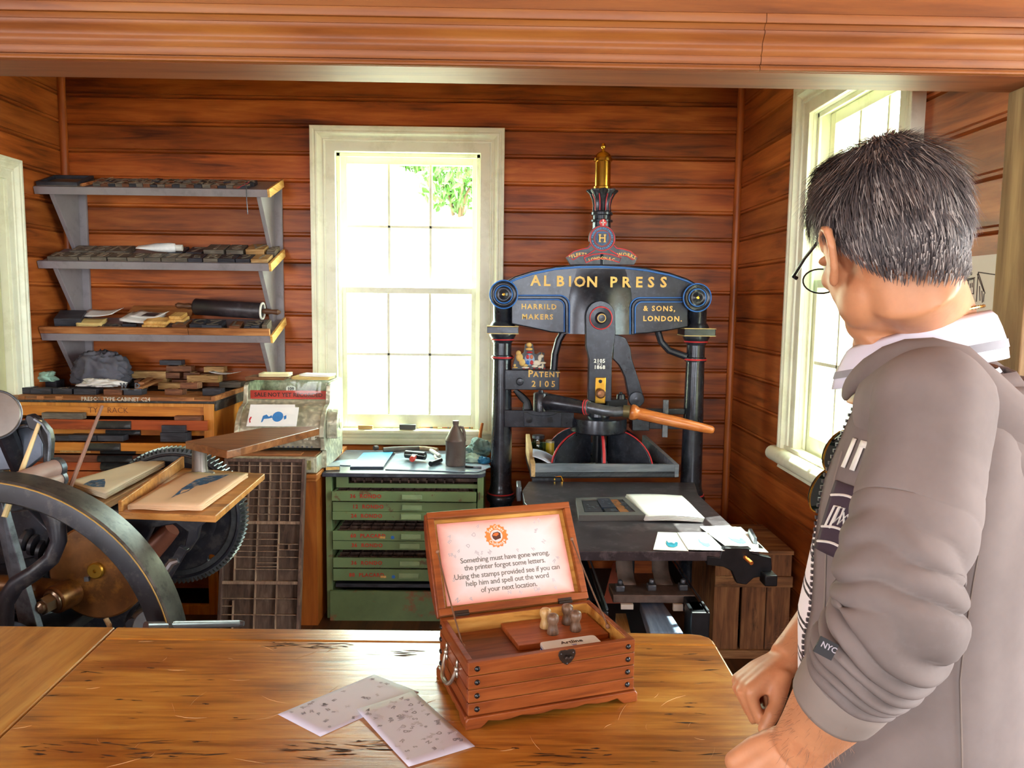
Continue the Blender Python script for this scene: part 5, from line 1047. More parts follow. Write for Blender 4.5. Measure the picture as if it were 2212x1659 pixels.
# rags, knife, small roller, rolled dark cloth, tubes, book
q = at(1036, 985, 'z', zg+.006); crumple('ink_rag', 'crumpled grey-green inky rag between jug and press column', 'cloth', (q.x, q.y+.05, zg+.006), .065, .06, .05, plain('greygreen_rag', '#7d938f', .9, dirt='#35657c', dirt_amt=.7, dirt_scale=9), 2.2, .4, 50, 30, 2.3)
q = at(1020, 1000, 'z', zg+.006); crumple('mint_rag', 'pale mint rag lying against the brown jug', 'cloth', (q.x, q.y+.02, zg+.008), .05, .025, .025, plain('mint_cloth_pale', '#b9d6c5', .9), 9.4, .45, 40, 22, 2.6)
q = at(1045, 1002, 'z', zg+.006); crumple('blue_rag', 'small blue inky rag beside the press column', 'cloth', (q.x, q.y+.01, zg+.008), .03, .025, .02, plain('blue_rag_cloth', '#1f6a94', .8), 5.5, .4, 36, 20, 2.6)
a, b = at(1005, 1008, 'z', zg+.012), at(1040, 1010, 'z', zg+.012); t = thing('ink_knife', 'black ink knife lying by the foot of the jug', 'knife', (a.x, a.y, zg+.006)); MB().tube([a, a.lerp(b, .5)], .006, 8).obj('handle', mIronD, t); MB().tube([a.lerp(b, .5), b], .006, 8, flat=.25).obj('blade', mSteel, t)
a, b = at(930, 1002, 'z', zg+.02), at(952, 994, 'z', zg+.02); t = thing('hand_roller', 'small worn black hand roller beside the jug', 'roller', (a.x, a.y, zg+.006)); MB().cyl(a, b, .013).obj('roller', mIronD, t); MB().tube([b, b+V((-.03, .05, .0)), b+V((-.04, .10, .004))], .007, 8).obj('handle', plain('pale_handle', '#c9bda8', .6, dirt='#3a3638', dirt_amt=.8, dirt_scale=25), t)
q = at(960, 985, 'z', zg+.01)
for i, (px, py, px2, py2, r_, col, lab) in enumerate(((828, 972, 905, 968, .016, '#6b645c', 'long dark rolled bundle at the back of the green cabinet'), (808, 968, 820, 962, .014, '#57514c', 'short dark roll at the back left of the green cabinet'), (905, 968, 945, 972, .014, '#b09a7c', 'pale rolled paper tube behind the brayer'), (930, 972, 950, 985, .011, '#d8d2c6', 'squeezed pale ink tube behind the brayer'), (1008, 960, 1060, 962, .008, '#d9d5cc', 'thin white rod behind the rag by the window'))):
    a, b = at(px, py, 'z', zg+r_+.006), at(px2, py2, 'z', zg+r_+.006); t = thing('rolled_bundle', lab, 'roll', (a.x, a.y, zg)); 
    a.y, b.y = min(a.y, -.16), min(b.y, -.16)
    MB().tube([a, a.lerp(b, .3), a.lerp(b, .7), b], [r_*.9, r_, r_*.95, r_*.8], 14).obj('roll', plain('roll_'+str(i), col, .7, var=.2, scale=20), t)
q = at(709, 1009, 'z', zg+.02); blk('small_book', 'small worn book with dark cover on the corner of the green cabinet', (q.x+.01, q.y+.06, zg), .07, .1, .022, plain('book_cover', '#545c66', .5), None, (0, 0, .2), cat='book')
MB().box((0, -.001, .011), (.066, .1, .016)).obj('page_edges', mEdge, [o for o in COL.objects if o.name.startswith('small_book')][-1], world=False, smooth=0)
q = at(725, 985, 'z', zg+.005); t = thing('metal_clip', 'small grey metal clip standing at the left end of the green cabinet', 'clip', (q.x, q.y, zg)); MB().tube([(q.x-.02, q.y, zg+.006), (q.x-.02, q.y, zg+.05), (q.x+.02, q.y, zg+.055), (q.x+.03, q.y, zg+.02)], .006, 8).obj('clip', mSteel, t)
# ---- on the window sill
zs = W1[2]+.012
for px, w_, d_, h_, col, lab, nm in ((790, .085, .03, .02, '#c9a46a', 'small tan wooden block on the back window sill', 'wood_block'), (881, .095, .035, .028, '#5d5b58', 'small dark box on the back window sill', 'small_box')):
    q = at(px, 915, 'y', -.005); t = thing(nm, lab, 'block' if nm == 'wood_block' else 'box', (q.x, -.005, zs-.005)); MB().box((q.x, -.005, zs+h_/2-.005), (w_, d_, h_)).obj('body', plain(nm+'_col', col, .6), t, smooth=0, bevel=.002)
for i, (px0, px1, lab) in enumerate(((905, 945, 'paintbrush lying on the sill right of the dark box'), (955, 975, 'short brush stub on the sill behind the jug neck'), (1000, 1022, 'paintbrush at the right end of the sill'))):
    a, b = at(px0, 912, 'y', -.0), at(px1, 912, 'y', -.0); a.z = b.z = zs+.004
    t = thing('paintbrush', lab, 'brush', a, group='brushes on the sill'); MB().tube([a, a.lerp(b, .6)], [.003, .004], 8).obj('handle', mHandle, t); MB().tube([a.lerp(b, .6), a.lerp(b, .75)], .005, 8).obj('ferrule', mSteel, t); MB().tube([a.lerp(b, .75), b], [.005, .006], 8).obj('bristles', mTypeT, t)
a = at(1034, 960, 'y', -.14); t = thing('wooden_mallet', 'wooden stick with rounded head leaning by the window sill', 'mallet', a); MB().tube([a+V((0, 0, -.02)), at(1038, 935, 'y', -.12), at(1042, 914, 'y', -.1)], [.013, .009, .008], 10).obj('handle', mHandle, t); MB().sphere(tuple(at(1024, 955, 'y', -.16)), .018).obj('head', plain('amber_knob', '#c98f45', .4), t)
# ================================================================ treadle platen press in the left foreground
mBlk = plain('black_machine_paint', '#23232a', .35, .2, var=.3, scale=12, bump=.08, dirt='#55504c', dirt_amt=.4, dirt_scale=16)
mRim = plain('worn_wheel_rim', '#55534f', .38, .6, var=.25, scale=16, dirt='#2a292c', dirt_amt=.7, dirt_scale=20)
mRust = plain('oily_brown_iron', '#6b4522', .35, .45, var=.35, scale=9, dirt='#a8742f', dirt_amt=.5, dirt_scale=8)
job = thing('platen_press', 'black treadle platen press with a big curved-spoke flywheel', 'printing press', (1.05, -2.0, 0))
WC = V((1.015, -2.35, .565)); RW_ = .533
def wheel_M(y): return T(WC.x, y, WC.z) @ FACE
fw_ = MB()
fw_.lathe([(.471, -.045), (.466, -.04), (.466, .04), (.471, .045), (.528, .05), (RW_, .046), (.535, .0), (RW_, -.046), (.528, -.05), (.471, -.045)], wheel_M(WC.y), 96, cap=False)
fl = fw_.obj('flywheel', mRim, job, smooth=40)
MB().lathe([(.472, .0455), (.474, .0515), (.522, .0515), (.526, .0505)], wheel_M(WC.y), 96, cap=False).obj('painted_face', mBlk, fl, smooth=40)
MB().ring(.5245, .0022, wheel_M(WC.y) @ T(0, 0, .051), 96, 6).obj('gold_line', plain('dull_gold_line', '#a5823c', .5), fl)
MB().lathe([(.03, -.07), (.075, -.07), (.08, -.06), (.08, .06), (.075, .07), (.03, .07)], wheel_M(WC.y), 32).obj('hub', mBlk, fl)
sp = [at(px, py, 'y', WC.y-.02)-WC for px, py in ((112, 1100), (122, 1135), (127, 1168), (113, 1205), (75, 1237), (35, 1262), (10, 1300))]
sp = [(p.x, p.z) for p in sp]+[(-.03+.05, -.02)]
for k in range(5):
    a = k*2*PI/5; pts = [V((WC.x+x*math.cos(a)-z*math.sin(a), WC.y-.02, WC.z+x*math.sin(a)+z*math.cos(a))) for x, z in sp]
    MB().tube(pts, [(.018, .036), (.018, .028), (.018, .023), (.018, .022), (.018, .023), (.018, .025), (.018, .028), (.018, .034)], 12, up=(0, 1, 0)).obj('spoke', mBlk, fl)
def poly(name, pix, y, th, mat, parent=None, bevel=.004):
    return MB().prism([(at(px, py, 'y', y).x, at(px, py, 'y', y).z) for px, py in pix], th, face(y+th)).obj(name, mat, parent or job, bevel=bevel, smooth=40)
MB().slab([at(px, py, 'y', y) for px, py, y in ((-8, 1060, -2.2), (16, 1078, -2.22), (97, 1362, -2.22), (58, 1362, -2.2))], .02).obj('connecting_bar', mSteel, job, smooth=0, bevel=.002)
# crank disc with brass pin and nut
p = at(216, 1232, 'y', -2.1)
ds = MB().lathe([(.02, -.02), (.15, -.02), (.154, -.01), (.154, .01), (.148, .016), (.05, .02), (0, .02)], face(-2.1) @ T(p.x, p.z, 0), 56).obj('crank_disc', mRust, job, smooth=40)
p = at(209, 1231, 'y', -2.12); MB().lathe([(.026, 0), (.026, .012), (.022, .016), (.006, .016), (.005, .008), (0, .008)], face(-2.118) @ T(p.x, p.z, 0), 28).obj('brass_pin', plain('dark_brass', '#a8822f', .35, .9, dirt='#5f4518', dirt_amt=.6), ds)
p = at(190, 1249, 'y', -2.12); MB().box((p.x, -2.125, p.z), (.014, .012, .014)).obj('key', mSteel, ds, smooth=0)
p = at(148, 1283, 'y', -2.1); ax = V((-.35, -1, -.1)).normalized(); P0 = V((p.x+.01, -2.12, p.z+.01))
cs = MB().tube([P0+ax*t for t in (-.05, 0, .01, .05, .055)], [.045, .045, .046, .044, .04], 24).obj('crank_boss', mRust, job)
MB().tube([P0+ax*.055, P0+ax*.06, P0+ax*.064], [.036, .036, .03], 20).tube([P0+ax*.064, P0+ax*.095], .028, 6).tube([P0+ax*.095, P0+ax*.105, P0+ax*.112], [.02, .018, .008], 16).obj('nut', plain('oily_nut_steel', '#8a7560', .3, .7), cs, smooth=30)
MB().tube([V((.75, -2.13, P0.z+.03)), V((.95, -2.14, P0.z+.035)), P0], [.035, .03, .04], 12).obj('crank_arm', mRust, job)
# large toothed wheel
GC = V((1.182, -1.50, .742)); GS = .274/.247; n = 96; outp = []; inn = []
for i in range(n*4):
    a = 2*PI*i/(n*4); r = .274 if i % 4 in (1, 2) else .257
    outp.append((r*math.cos(a), r*math.sin(a))); inn.append((.22*math.cos(a), .22*math.sin(a)))
gm = T(GC.x, GC.y+.05, GC.z) @ FACE
tm = MB(); tm.ringprism(outp, inn, .05, gm); gr = tm.obj('gear_wheel', plain('bright_gear_teeth', '#55585a', .35, .7, var=.2, scale=30), job, smooth=0)
wb = MB(); hc = at(446, 1217, 'y', -1.55); hcl = (hc.x-GC.x, hc.z-GC.z)
N_ = 64; ang = [2*PI*i/N_ for i in range(N_)]
o_ = [(.225*math.cos(a), .225*math.sin(a)) for a in ang]
wb.ringprism([(hcl[0]+.021*math.cos(a), hcl[1]+.021*math.sin(a)) for a in ang][::-1], [(hcl[0]+.018*math.cos(a), hcl[1]+.018*math.sin(a)) for a in ang][::-1], .02, gm @ T(0, 0, .025))
wb.ringprism(o_, [(hcl[0]+.02*math.cos(a), hcl[1]+.02*math.sin(a)) for a in ang], .016, gm @ T(0, 0, .027))
wb.obj('web', mBlk, gr, smooth=0)
MB().lathe([(.13, .042), (.155, .046), (.165, .042)], gm, 48, cap=False).ring(.246, .006, gm @ T(0, 0, .05), 64).obj('raised_ring', mBlk, gr)
# feed boards and the papers on them
mFeed = wood('feed_board_wood', '#8f5a28', '#b97f3f', '#cd9a58', axis=0, rough=.4, scale=1.6, wear='#5b3417', wear_amt=.6)
mFeedD = wood('dark_feed_board', '#553018', '#7a4a27', '#94643a', axis=0, rough=.35, scale=1.6, coat=.3)
ZL = .94; lb = [at(px, py, 'z', ZL) for px, py in ((255, 1106), (466, 1114), (572, 1023), (392, 1010))]
lo = MB().slab(lb, .022).obj('feed_board', mFeed, job, smooth=0, bevel=.003)
d = (lb[3]-lb[0]).normalized(); s_ = V((d.y, -d.x, 0))*.012
MB().hexa([lb[0], lb[0]+s_, lb[3]+s_, lb[3], lb[0]+V((0, 0, .035)), lb[0]+s_+V((0, 0, .035)), lb[3]+s_+V((0, 0, .045)), lb[3]+V((0, 0, .045))]).obj('guide_lip', mFeed, lo, smooth=0, bevel=.003)
ZU = 1.075; ub = [at(px, py, 'z', ZU) for px, py in ((400, 953), (490, 974), (520, 968), (690, 925), (680, 921), (565, 924))]
n = len(ub); MB().add([p-V((0, 0, .028)) for p in ub]+ub, [tuple(range(n))[::-1], tuple(range(n, 2*n))]+[(i, (i+1) % n, n+(i+1) % n, n+i) for i in range(n)]).obj('upper_feed_board', mFeedD, job, smooth=0, bevel=.003)
p = at(432, 1026, 'z', ZL)
MB().lathe([(.055, ZL), (.05, ZL+.008), (.03, ZL+.015), (.027, ZL+.03), (.026, ZU-.03), (.036, ZU-.028)], T(p.x, p.y, 0), 20).obj('board_post', plain('worn_post_iron', '#6e655e', .4, .5, dirt='#3b3634', dirt_amt=.5), job)
MB().bx((p.x-.04, p.y-.07, ZL), (p.x-.01, p.y-.05, ZL+.006)).obj('wood_chip', mEdge, job, smooth=0)
db_ = [at(*a, 'z', z) for a, z in (((143, 1052), .925), ((330, 999), .945), ((357, 1008), .945), ((228, 1078), .925))]
MB().slab([p-V((0, 0, .014)) for p in db_], .024).obj('delivery_board', mRawWood, job, smooth=0, bevel=.002)
def pad_of(name, label, q, z, n, mat, pic, mat2, lift=.004):
    t = thing(name, label, 'paper stack', sum(q, V())/4)
    f = lambda k: (lambda u, v_: q[0]*(1-u)*(1-v_)+q[1]*u*(1-v_)+q[2]*u*v_+q[3]*(1-u)*v_+V((0, 0, z+.004*k+lift*noise.noise(V((u*3, v_*3, k*1.7))))))
    for k in range(n): MB().grid(f(k), 14, 10).obj('sheet', mat, t, solid=.003, smooth=180)
    mb = MB(); ff = f(n-1)
    for shp in pic:
        m_ = len(shp); mb.add([ff(u, v_)+V((0, 0, .0022)) for u, v_ in shp], [tuple(range(m_))])
    mb.obj('blue_print', mat2, t, smooth=0); return t
mKraft = plain('buff_paper', '#e0bd96', .75, var=.04)
mBluePr = plain('dark_blue_print', '#2e5f86', .6, var=.35, scale=60, dirt='#e0bd96', dirt_amt=.6, dirt_scale=40)
pq = [at(px, py, 'z', ZL+.004) for px, py in ((276, 1102), (436, 1104), (536, 1032), (400, 1030))]
wing = [(.62, .75), (.60, .42), (.70, .10)]
pad_of('buff_proof_stack', 'stack of buff proofs with a blue wing print on the lower feed board', pq, .003, 4, mKraft, [[(.35, .30), (.30, .42), (.28, .62), (.33, .80), (.30, .85), (.42, .62), (.60, .66), (.78, .80), (.92, .93), (.78, .93), (.45, .90), (.38, .83), (.34, .55), (.40, .40)][::1]] and [[(.42, .20), (.44, .26), (.52, .38), (.50, .55), (.60, .62), (.68, .72), (.75, .93), (.45, .90), (.36, .75), (.36, .48), (.40, .33)]], mBluePr)
pad_of('proof_stack', 'thick white proofs with a blue print on the left delivery board', db_, .002, 5, plain('cream_proof', '#e8ddc0', .7, var=.04), [[(.04, .35), (.16, .30), (.26, .45), (.20, .62), (.10, .80), (.05, .62)]], mBluePr, .002)
# ink table, rollers, sticks, ink disc
poly('ink_table', [(-40, 915), (88, 905), (92, 985), (60, 1012), (-40, 1020)], -2.06, .02, plain('blue_grey_ink_plate', '#6a7280', .35, .5, var=.15, dirt='#4a505c', dirt_amt=.5), None)
poly('side_cheek', [(56, 896), (66, 896), (88, 912), (104, 930), (109, 950), (105, 1005), (92, 1008), (92, 960), (80, 935), (60, 925), (53, 905)], -2.12, .03, mBlk)
MB().tube([at(px, py, 'y', -2.13) for px, py in ((74, 905), (92, 916), (106, 938), (108, 960), (105, 1003))], .005, 6).obj('bright_edge', mSteel, job)
MB().tube([at(-10, 930, 'y', -2.10), at(30, 924, 'y', -2.10), at(84, 916, 'y', -2.08)], .006, 6).obj('table_edge', mSteel, job)
mRol = plain('pinkish_roller', '#a58a80', .5, var=.12)
for (a, b, r_, nm) in (((30, 1042), (126, 1008), .027, 'form_roller'), ((60, 1062), (128, 1034), .024, 'form_roller')):
    A, B_ = at(*a, 'y', -2.25), at(*b, 'y', -2.10); rr_ = MB().cyl(A, B_, r_, n=20).obj(nm, mRol, job); d = (B_-A).normalized()
    MB().tube([B_-d*.012, B_+d*.006], r_+.003, 20).obj('collar', mSteel, rr_)
poly('roller_hook', [(118, 1000), (134, 1000), (140, 1010), (137, 1050), (128, 1064), (122, 1060), (126, 1012)], -2.1, .02, mBlk)
MB().ring(.009, .003, T(*at(124, 995, 'y', -2.1)) @ FACE, 16).obj('eyelet', mSteel, job)
for nm, lab, a, b, r_, mt in (('cream_stick', 'short cream-painted stick standing against the ink plate', (41, 1032), (87, 908), .007, plain('cream_stick_paint', '#d9c089', .5)), ('brown_stick', 'long thin brown stick leaning in front of the type cabinet', (158, 1037), (221, 876), .006, plain('brown_stick_wood', '#7d5a48', .5))):
    A, B_ = at(*a, 'y', -2.2), at(*b, 'y', -2.12); A2 = A-(B_-A).normalized()*.12
    MB().tube([A2, A, B_], [r_*1.2, r_*1.1, r_*.8], 8).obj(nm, mt, job)
p = at(-14, 896, 'y', -2.15)
dk = MB().lathe([(.0, -.006), (.070, -.006), (.075, 0), (.070, .006), (.03, .008), (.0, .008)], T(*p) @ RX(PI/2-.25) @ RY(.35), 48).obj('ink_disc', plain('grey_ink_disc', '#77706a', .35, .6, var=.15), job, smooth=40)
MB().ring(.0745, .003, T(*p) @ RX(PI/2-.25) @ RY(.35), 48).obj('bright_edge', mSteel, dk)
MB().tube([p+V((0, .02, 0)), V((p.x, -1.98, .95)), V((p.x, -1.95, .3))], .03, 10).obj('disc_bracket', mBlk, job)
# machine frame behind the wheel
poly('side_frame', [(-260, 1420), (-240, 1080), (-60, 1010), (120, 1060), (180, 1090), (120, 1150), (80, 1230), (60, 1300), (80, 1500), (-60, 1700), (-260, 1700)], -2.0, .05, mBlk)
poly('side_frame', [(-160, 1300), (-40, 1060), (240, 1080), (330, 1060), (420, 1100), (400, 1180), (330, 1240), (320, 1330), (380, 1560), (-160, 1560)], -1.72, .05, mBlk)
poly('board_bracket', [(270, 1112), (455, 1118), (430, 1140), (425, 1165), (405, 1195), (395, 1190), (405, 1150), (380, 1132), (330, 1140), (310, 1180), (290, 1190), (265, 1150)], -1.98, .03, mBlk)
MB().tube([at(px, py, 'y', -1.75) for px, py in ((300, 1215), (330, 1185), (355, 1160), (372, 1142))], [.045, .04, .035, .03], 12).obj('reddish_arm', plain('reddish_iron', '#7d4a38', .4, .3), job)
MB().tube([at(px, py, 'y', -2.06) for px, py in ((350, 1245), (372, 1214), (386, 1210))], [.016, .015, .01], 10).obj('silver_lever', plain('bright_steel', '#b9bcc2', .22, .9), job)
MB().slab([at(px, py, 'y', -2.04) for px, py in ((392, 1176), (410, 1184), (358, 1270), (340, 1262))], .02).obj('black_lever', mBlk, job, smooth=0, bevel=.002)
for k, (a, b, r_) in enumerate((((268, 1372), (330, 1280), .016), ((300, 1375), (345, 1300), .012), ((285, 1350), (310, 1320), .02), ((20, 1340), (120, 1290), .016), ((30, 1310), (180, 1345), .018))):
    MB().tube([at(*a, 'y', -2.15), at(*b, 'y', -2.0)], r_, 10).obj('link_rod', mSteel if k < 2 else mBlk, job)
MB().tube([at(238, 1372, 'y', -2.1), at(236, 1350, 'y', -2.1), at(228, 1335, 'y', -2.1)], .008, 8).obj('pale_hose', mRawWood, job)
MB().lathe([(.05, -.1), (.06, -.08), (.06, .08), (.05, .1)], T(*at(318, 1345, 'y', -2.05)) @ RX(PI/2-.3) @ RY(.5), 20).obj('shaft_end', plain('bright_shaft', '#8f9095', .25, .8), job)
p = at(50, 1165, 'y', -2.05)
for k in range(5): MB().lathe([(.02, 0), (.035, .004), (.035, .016), (.02, .02)], T(p.x+.03*k*.6, -2.05+.012*k, p.z-.02*k) @ RY(PI/2+.2), 16).obj('collar_ring', mBlk, job)
poly('cast_block', [(-60, 1120), (60, 1100), (110, 1150), (90, 1200), (-40, 1230)], -2.03, .06, mBlk)
poly('cross_brace', [(60, 1180), (100, 1090), (150, 1080), (330, 1120), (300, 1160), (130, 1180), (95, 1240)], -1.9, .05, mBlk)
A, B_ = at(392, 1350, 'y', -2.35), at(527, 1347, 'y', -2.15); MB().tube([A-(B_-A)*.5, A, B_-V((.02, 0, 0)), B_], [.012, .012, .011, .008], 12).obj('treadle_rod', plain('grey_rod', '#85858a', .35, .7), job)
for x in (.62, 1.42):
    MB().hexa([V((x-.05, -2.1, 0)), V((x+.05, -2.1, 0)), V((x+.05, -1.6, 0)), V((x-.05, -1.6, 0)), V((x-.03, -2.0, .34)), V((x+.03, -2.0, .34)), V((x+.03, -1.7, .34)), V((x-.03, -1.7, .34))]).obj('foot', mBlk, job, smooth=0, bevel=.006)
MB().bx((.6, -2.02, .28), (1.44, -1.68, .36)).bx((.9, -2.3, .545), (1.13, -1.7, .585)).obj('bed_frame', mBlk, job, smooth=0, bevel=.006)
# ---- wooden crate at the right of the hand press
mCrate = wood('old_crate_wood', '#4b2d1a', '#7a4d2d', '#9c6b42', axis=2, rough=.75, scale=2, wear='#2a1810', wear_amt=.7, wear_scale=2.5)
mCrateH = wood('old_crate_rail', '#5b3921', '#8a5c37', '#ab7b4e', axis=0, rough=.75, scale=2, wear='#2a1810', wear_amt=.5)
kx0, kx1, ky0, ky1, kz = 3.43, 3.775, -1.13, -.72, .505
kr = thing('wooden_crate', 'tall rough wooden crate standing against the right wall by the press', 'crate', (3.6, -.9, 0))
for x0_, x1_ in ((0, .115), (.127, .235), (.238, .345)):
    MB().bx((kx0+x0_, ky0, .04), (kx0+x1_, ky0+.014, kz-.02)).obj('front_board', mCrate, kr, smooth=0, bevel=.002)
for y0_, y1_ in ((0.015, .20), (.205, .40)):
    MB().bx((kx0, ky0+y0_, .04), (kx0+.014, ky0+y1_, kz-.02)).obj('side_board', mCrate, kr, smooth=0, bevel=.002)
    MB().bx((kx1-.014, ky0+y0_, .04), (kx1, ky0+y1_, kz-.02)).obj('side_board', mCrate, kr, smooth=0, bevel=.002)
MB().bx((kx0-.002, ky0-.014, .335), (kx1+.004, ky0, .385)).obj('front_rail', mCrateH, kr, smooth=0, bevel=.003)
MB().bx((kx0, ky0-.014, .0), (kx1, ky0+.1, .04)).bx((kx0, ky1-.1, 0), (kx1, ky1, .04)).obj('bottom_rail', mCrateH, kr, smooth=0, bevel=.003)
MB().bx((kx0-.006, ky0-.016, kz-.02), (kx1+.002, ky0+.19, kz)).bx((kx0-.006, ky0+.195, kz-.02), (kx1+.002, ky1, kz)).obj('top_board', mCrateH, kr, smooth=0, bevel=.003)
MB().bx((kx0, ky1-.014, .04), (kx1, ky1, kz-.02)).obj('back_board', mCrate, kr, smooth=0)
# ---- print pinned to the right wall beyond the man
a, b = at(2060, 556, 'x', RW-.004), at(2184, 545, 'x', RW-.004)
t = thing('building_print', 'white poster with ink drawings of two old buildings on the right wall', 'poster', (RW-.003, -2.2, 1.5))
y0_, y1_ = -2.415, -1.95; z1_ = at(2180, 546, 'x', RW-.004).z; z0_ = z1_-.52
MB().bx((RW-.0035, y0_, z0_), (RW-.001, y1_, z1_)).obj('sheet', plain('poster_paper', '#e3dccf', .6, var=.02), t, smooth=0)
ik = MB(); Wl = lambda px, py: at(px, py, 'x', RW-.004)
for seg in ([(2113, 588), (2182, 598)], [(2113, 588), (2128, 634)], [(2111, 592), (2125, 630)], [(2113, 590), (2109, 652)], [(2116, 618), (2117, 650)], [(2121, 628), (2122, 654)], [(2126, 634), (2124, 652)], [(2065, 612), (2104, 602)], [(2068, 606), (2106, 600)], [(2075, 612), (2078, 640)], [(2092, 606), (2090, 636)], [(2104, 602), (2103, 636)], [(2082, 616), (2083, 627)], [(2086, 615), (2087, 626)], [(2096, 612), (2096, 622)], [(2100, 611), (2100, 621)], [(2078, 638), (2103, 634)], [(2068, 643), (2100, 638)]):
    ik.tube([Wl(*p) for p in seg], .0014, 4)
ik.obj('ink_drawing', plain('drawing_ink', '#55504a', .7), t)
ti = MB(); WM_ = frame((RW-.0042, 0, 0), (0, -1, 0), (0, 0, 1))
c_ = Wl(2072, 640); ti.arctext('SOUTH WALES PRESS', .016, (-c_.y, c_.z), .115, PI/2-.35, WM_, .0003) if False else None
mb = MB(); pts = [Wl(*p) for p in ((2064, 578), (2074, 577), (2084, 580), (2093, 586), (2100, 593))]
for i in range(len(pts)-1):
    for k in range(4): q = pts[i].lerp(pts[i+1], k/4); mb.box(tuple(q), (.0006, .006, .006+.003*R.random()))
mb.obj('caption_marks', plain('caption_ink', '#6b655c', .7), t, smooth=0)
# ================================================================ table, chest, letters
ZT = .85
mTab = wood('scarred_table_top', '#74430f', '#b37629', '#cd9a46', axis=0, rough=.3, scale=2.1, wear='#7c3608', wear_amt=.7, wear_scale=1.5, wear_edge=(.50, .66), bump=.22, spec=.8, stretch=16, coat=.45)
mLeafT = wood('lighter_table_leaf', '#8a5620', '#b17c36', '#c4964e', axis=1, rough=.3, scale=2.0, wear='#8f5a22', wear_amt=.4, bump=.1, spec=.5, coat=.3)
tb = thing('work_table', 'long scarred varnished wooden table in the foreground', 'table', (1.7, -3.2, 0))
def plank(pts, z, th, name, mat, parent, bevel=.005):
    n = len(pts); return MB().add([(x, y, z-th) for x, y in pts]+[(x, y, z) for x, y in pts], [tuple(range(n))[::-1], tuple(range(n, 2*n))]+[(i, (i+1) % n, n+(i+1) % n, n+i) for i in range(n)]).obj(name, mat, parent, smooth=0, bevel=bevel, seg=3)
e = [(2.895, -2.822), (2.918, -2.828), (2.934, -2.842), (2.939, -2.862)]
top = plank([(1.590, -2.868), (2.939, -2.884), (2.925, -3.75), (1.632, -3.75)], ZT, .035, 'table_top', mTab, tb)
plank([(1.586, -2.803), (2.70, -2.816)]+e+[(2.939, -2.8825), (1.5895, -2.8665)], ZT, .035, 'back_board', mTab, tb)
plank([(.5, -2.79), (1.583, -2.803), (1.629, -3.75), (.5, -3.75)], ZT, .035, 'end_leaf', mLeafT, tb)
MB().bx((.6, -2.90, .71), (2.85, -2.875, ZT-.036)).bx((.6, -3.66, .71), (2.85, -3.635, ZT-.036)).bx((2.83, -3.64, .71), (2.855, -2.9, ZT-.036)).bx((.6, -3.64, .71), (.625, -2.9, ZT-.036)).obj('apron', mTab, tb, smooth=0)
for x in (.64, 2.80):
    for y in (-2.92, -3.6):
        MB().lathe([(.022, 0), (.03, .03), (.024, .06), (.034, .4), (.026, .52), (.036, .55), (.036, .6), (.03, .62)], T(x, y, 0), 20).bx((x-.037, y-.037, .6), (x+.037, y+.037, ZT-.037)).obj('leg', mTab, tb)
# gouges and dents worn into the top
gm_ = MB(); rr = random.Random(5)
def gouge(px, py, l, w_, a):
    q = at(px, py, 'z', ZT+.0004); n = 7
    pts = []
    for s_ in (1, -1):
        for k in range(n):
            u = (k/(n-1)-.5)*s_*-1 if s_ < 0 else (k/(n-1)-.5)
            v_ = s_*w_*(.25-u*u)*4*rr.uniform(.2, 1)
            pts.append((q.x+math.cos(a)*u*l-math.sin(a)*v_, q.y+math.sin(a)*u*l+math.cos(a)*v_, q.z))
    gm_.add(pts, [tuple(range(2*n))])
for (x0_, y0_, x1_, y1_, n) in ((585, 1385, 760, 1400, 26), (620, 1600, 780, 1640, 22), (760, 1600, 850, 1620, 8), (60, 1600, 460, 1640, 40), (1040, 1610, 1330, 1655, 22), (100, 1400, 560, 1560, 22), (1400, 1400, 1560, 1650, 14), (790, 1405, 930, 1420, 10)):
    for k in range(n): gouge(rr.uniform(x0_, x1_), rr.uniform(y0_, y1_), rr.uniform(.008, .06), rr.uniform(.0005, .003), rr.uniform(-.2, .2))
gm_.obj('gouges', plain('dark_gouge', '#3a2210', .8, var=.3), top, smooth=0)['kind'] = 'stuff'
sc_ = MB()
for k in range(55):
    q = at(rr.uniform(60, 1560), rr.uniform(1375, 1655), 'z', ZT+.0003)
    if q.x > 2.9: continue
    a = rr.uniform(0, 2*PI); l = rr.uniform(.012, .07); bnd = rr.uniform(-.5, .5)
    sc_.tube([q+V((math.cos(a+bnd*t)*l*t, math.sin(a+bnd*t)*l*t, 0)) for t in (0, .33, .66, 1)], [.0001, .00035, .00035, .0001], 4, flat=.5)
sc_.obj('scratches', plain('pale_scratch', '#d8ac74', .6, var=.2), top, smooth=0)['kind'] = 'stuff'
# ---- the chest
mCh = wood('chest_wood', '#622b10', '#84421a', '#995326', axis=0, rough=.35, scale=3, spec=.5, coat=.2, bump=.1)
mChY = wood('chest_wood_side', '#5b2611', '#783718', '#8a4622', axis=1, rough=.35, scale=3, coat=.2, bump=.1)
mChIn = wood('chest_inside', '#8f5c22', '#c08a40', '#d4a458', axis=0, rough=.45, scale=4, stretch=7)
mChFl = wood('chest_floor', '#54280f', '#7a421f', '#935831', axis=0, rough=.4, scale=3)
mStud = plain('black_stud', '#121214', .25)
mDk = plain('dark_bronze', '#3f332c', .4, .7)
CA = 18.3*D2R; cw, cd = .325, .205
chest = thing('treasure_chest', 'small wooden chest with open lid and black studs on the table', 'chest', (2.405, -3.229, ZT), (0, 0, CA))
L_ = lambda mb, name, mat, parent=None, **k: mb.obj(name, mat, parent or chest, world=False, **k)
hb, ht = .022, .121                       # plinth height, rim height
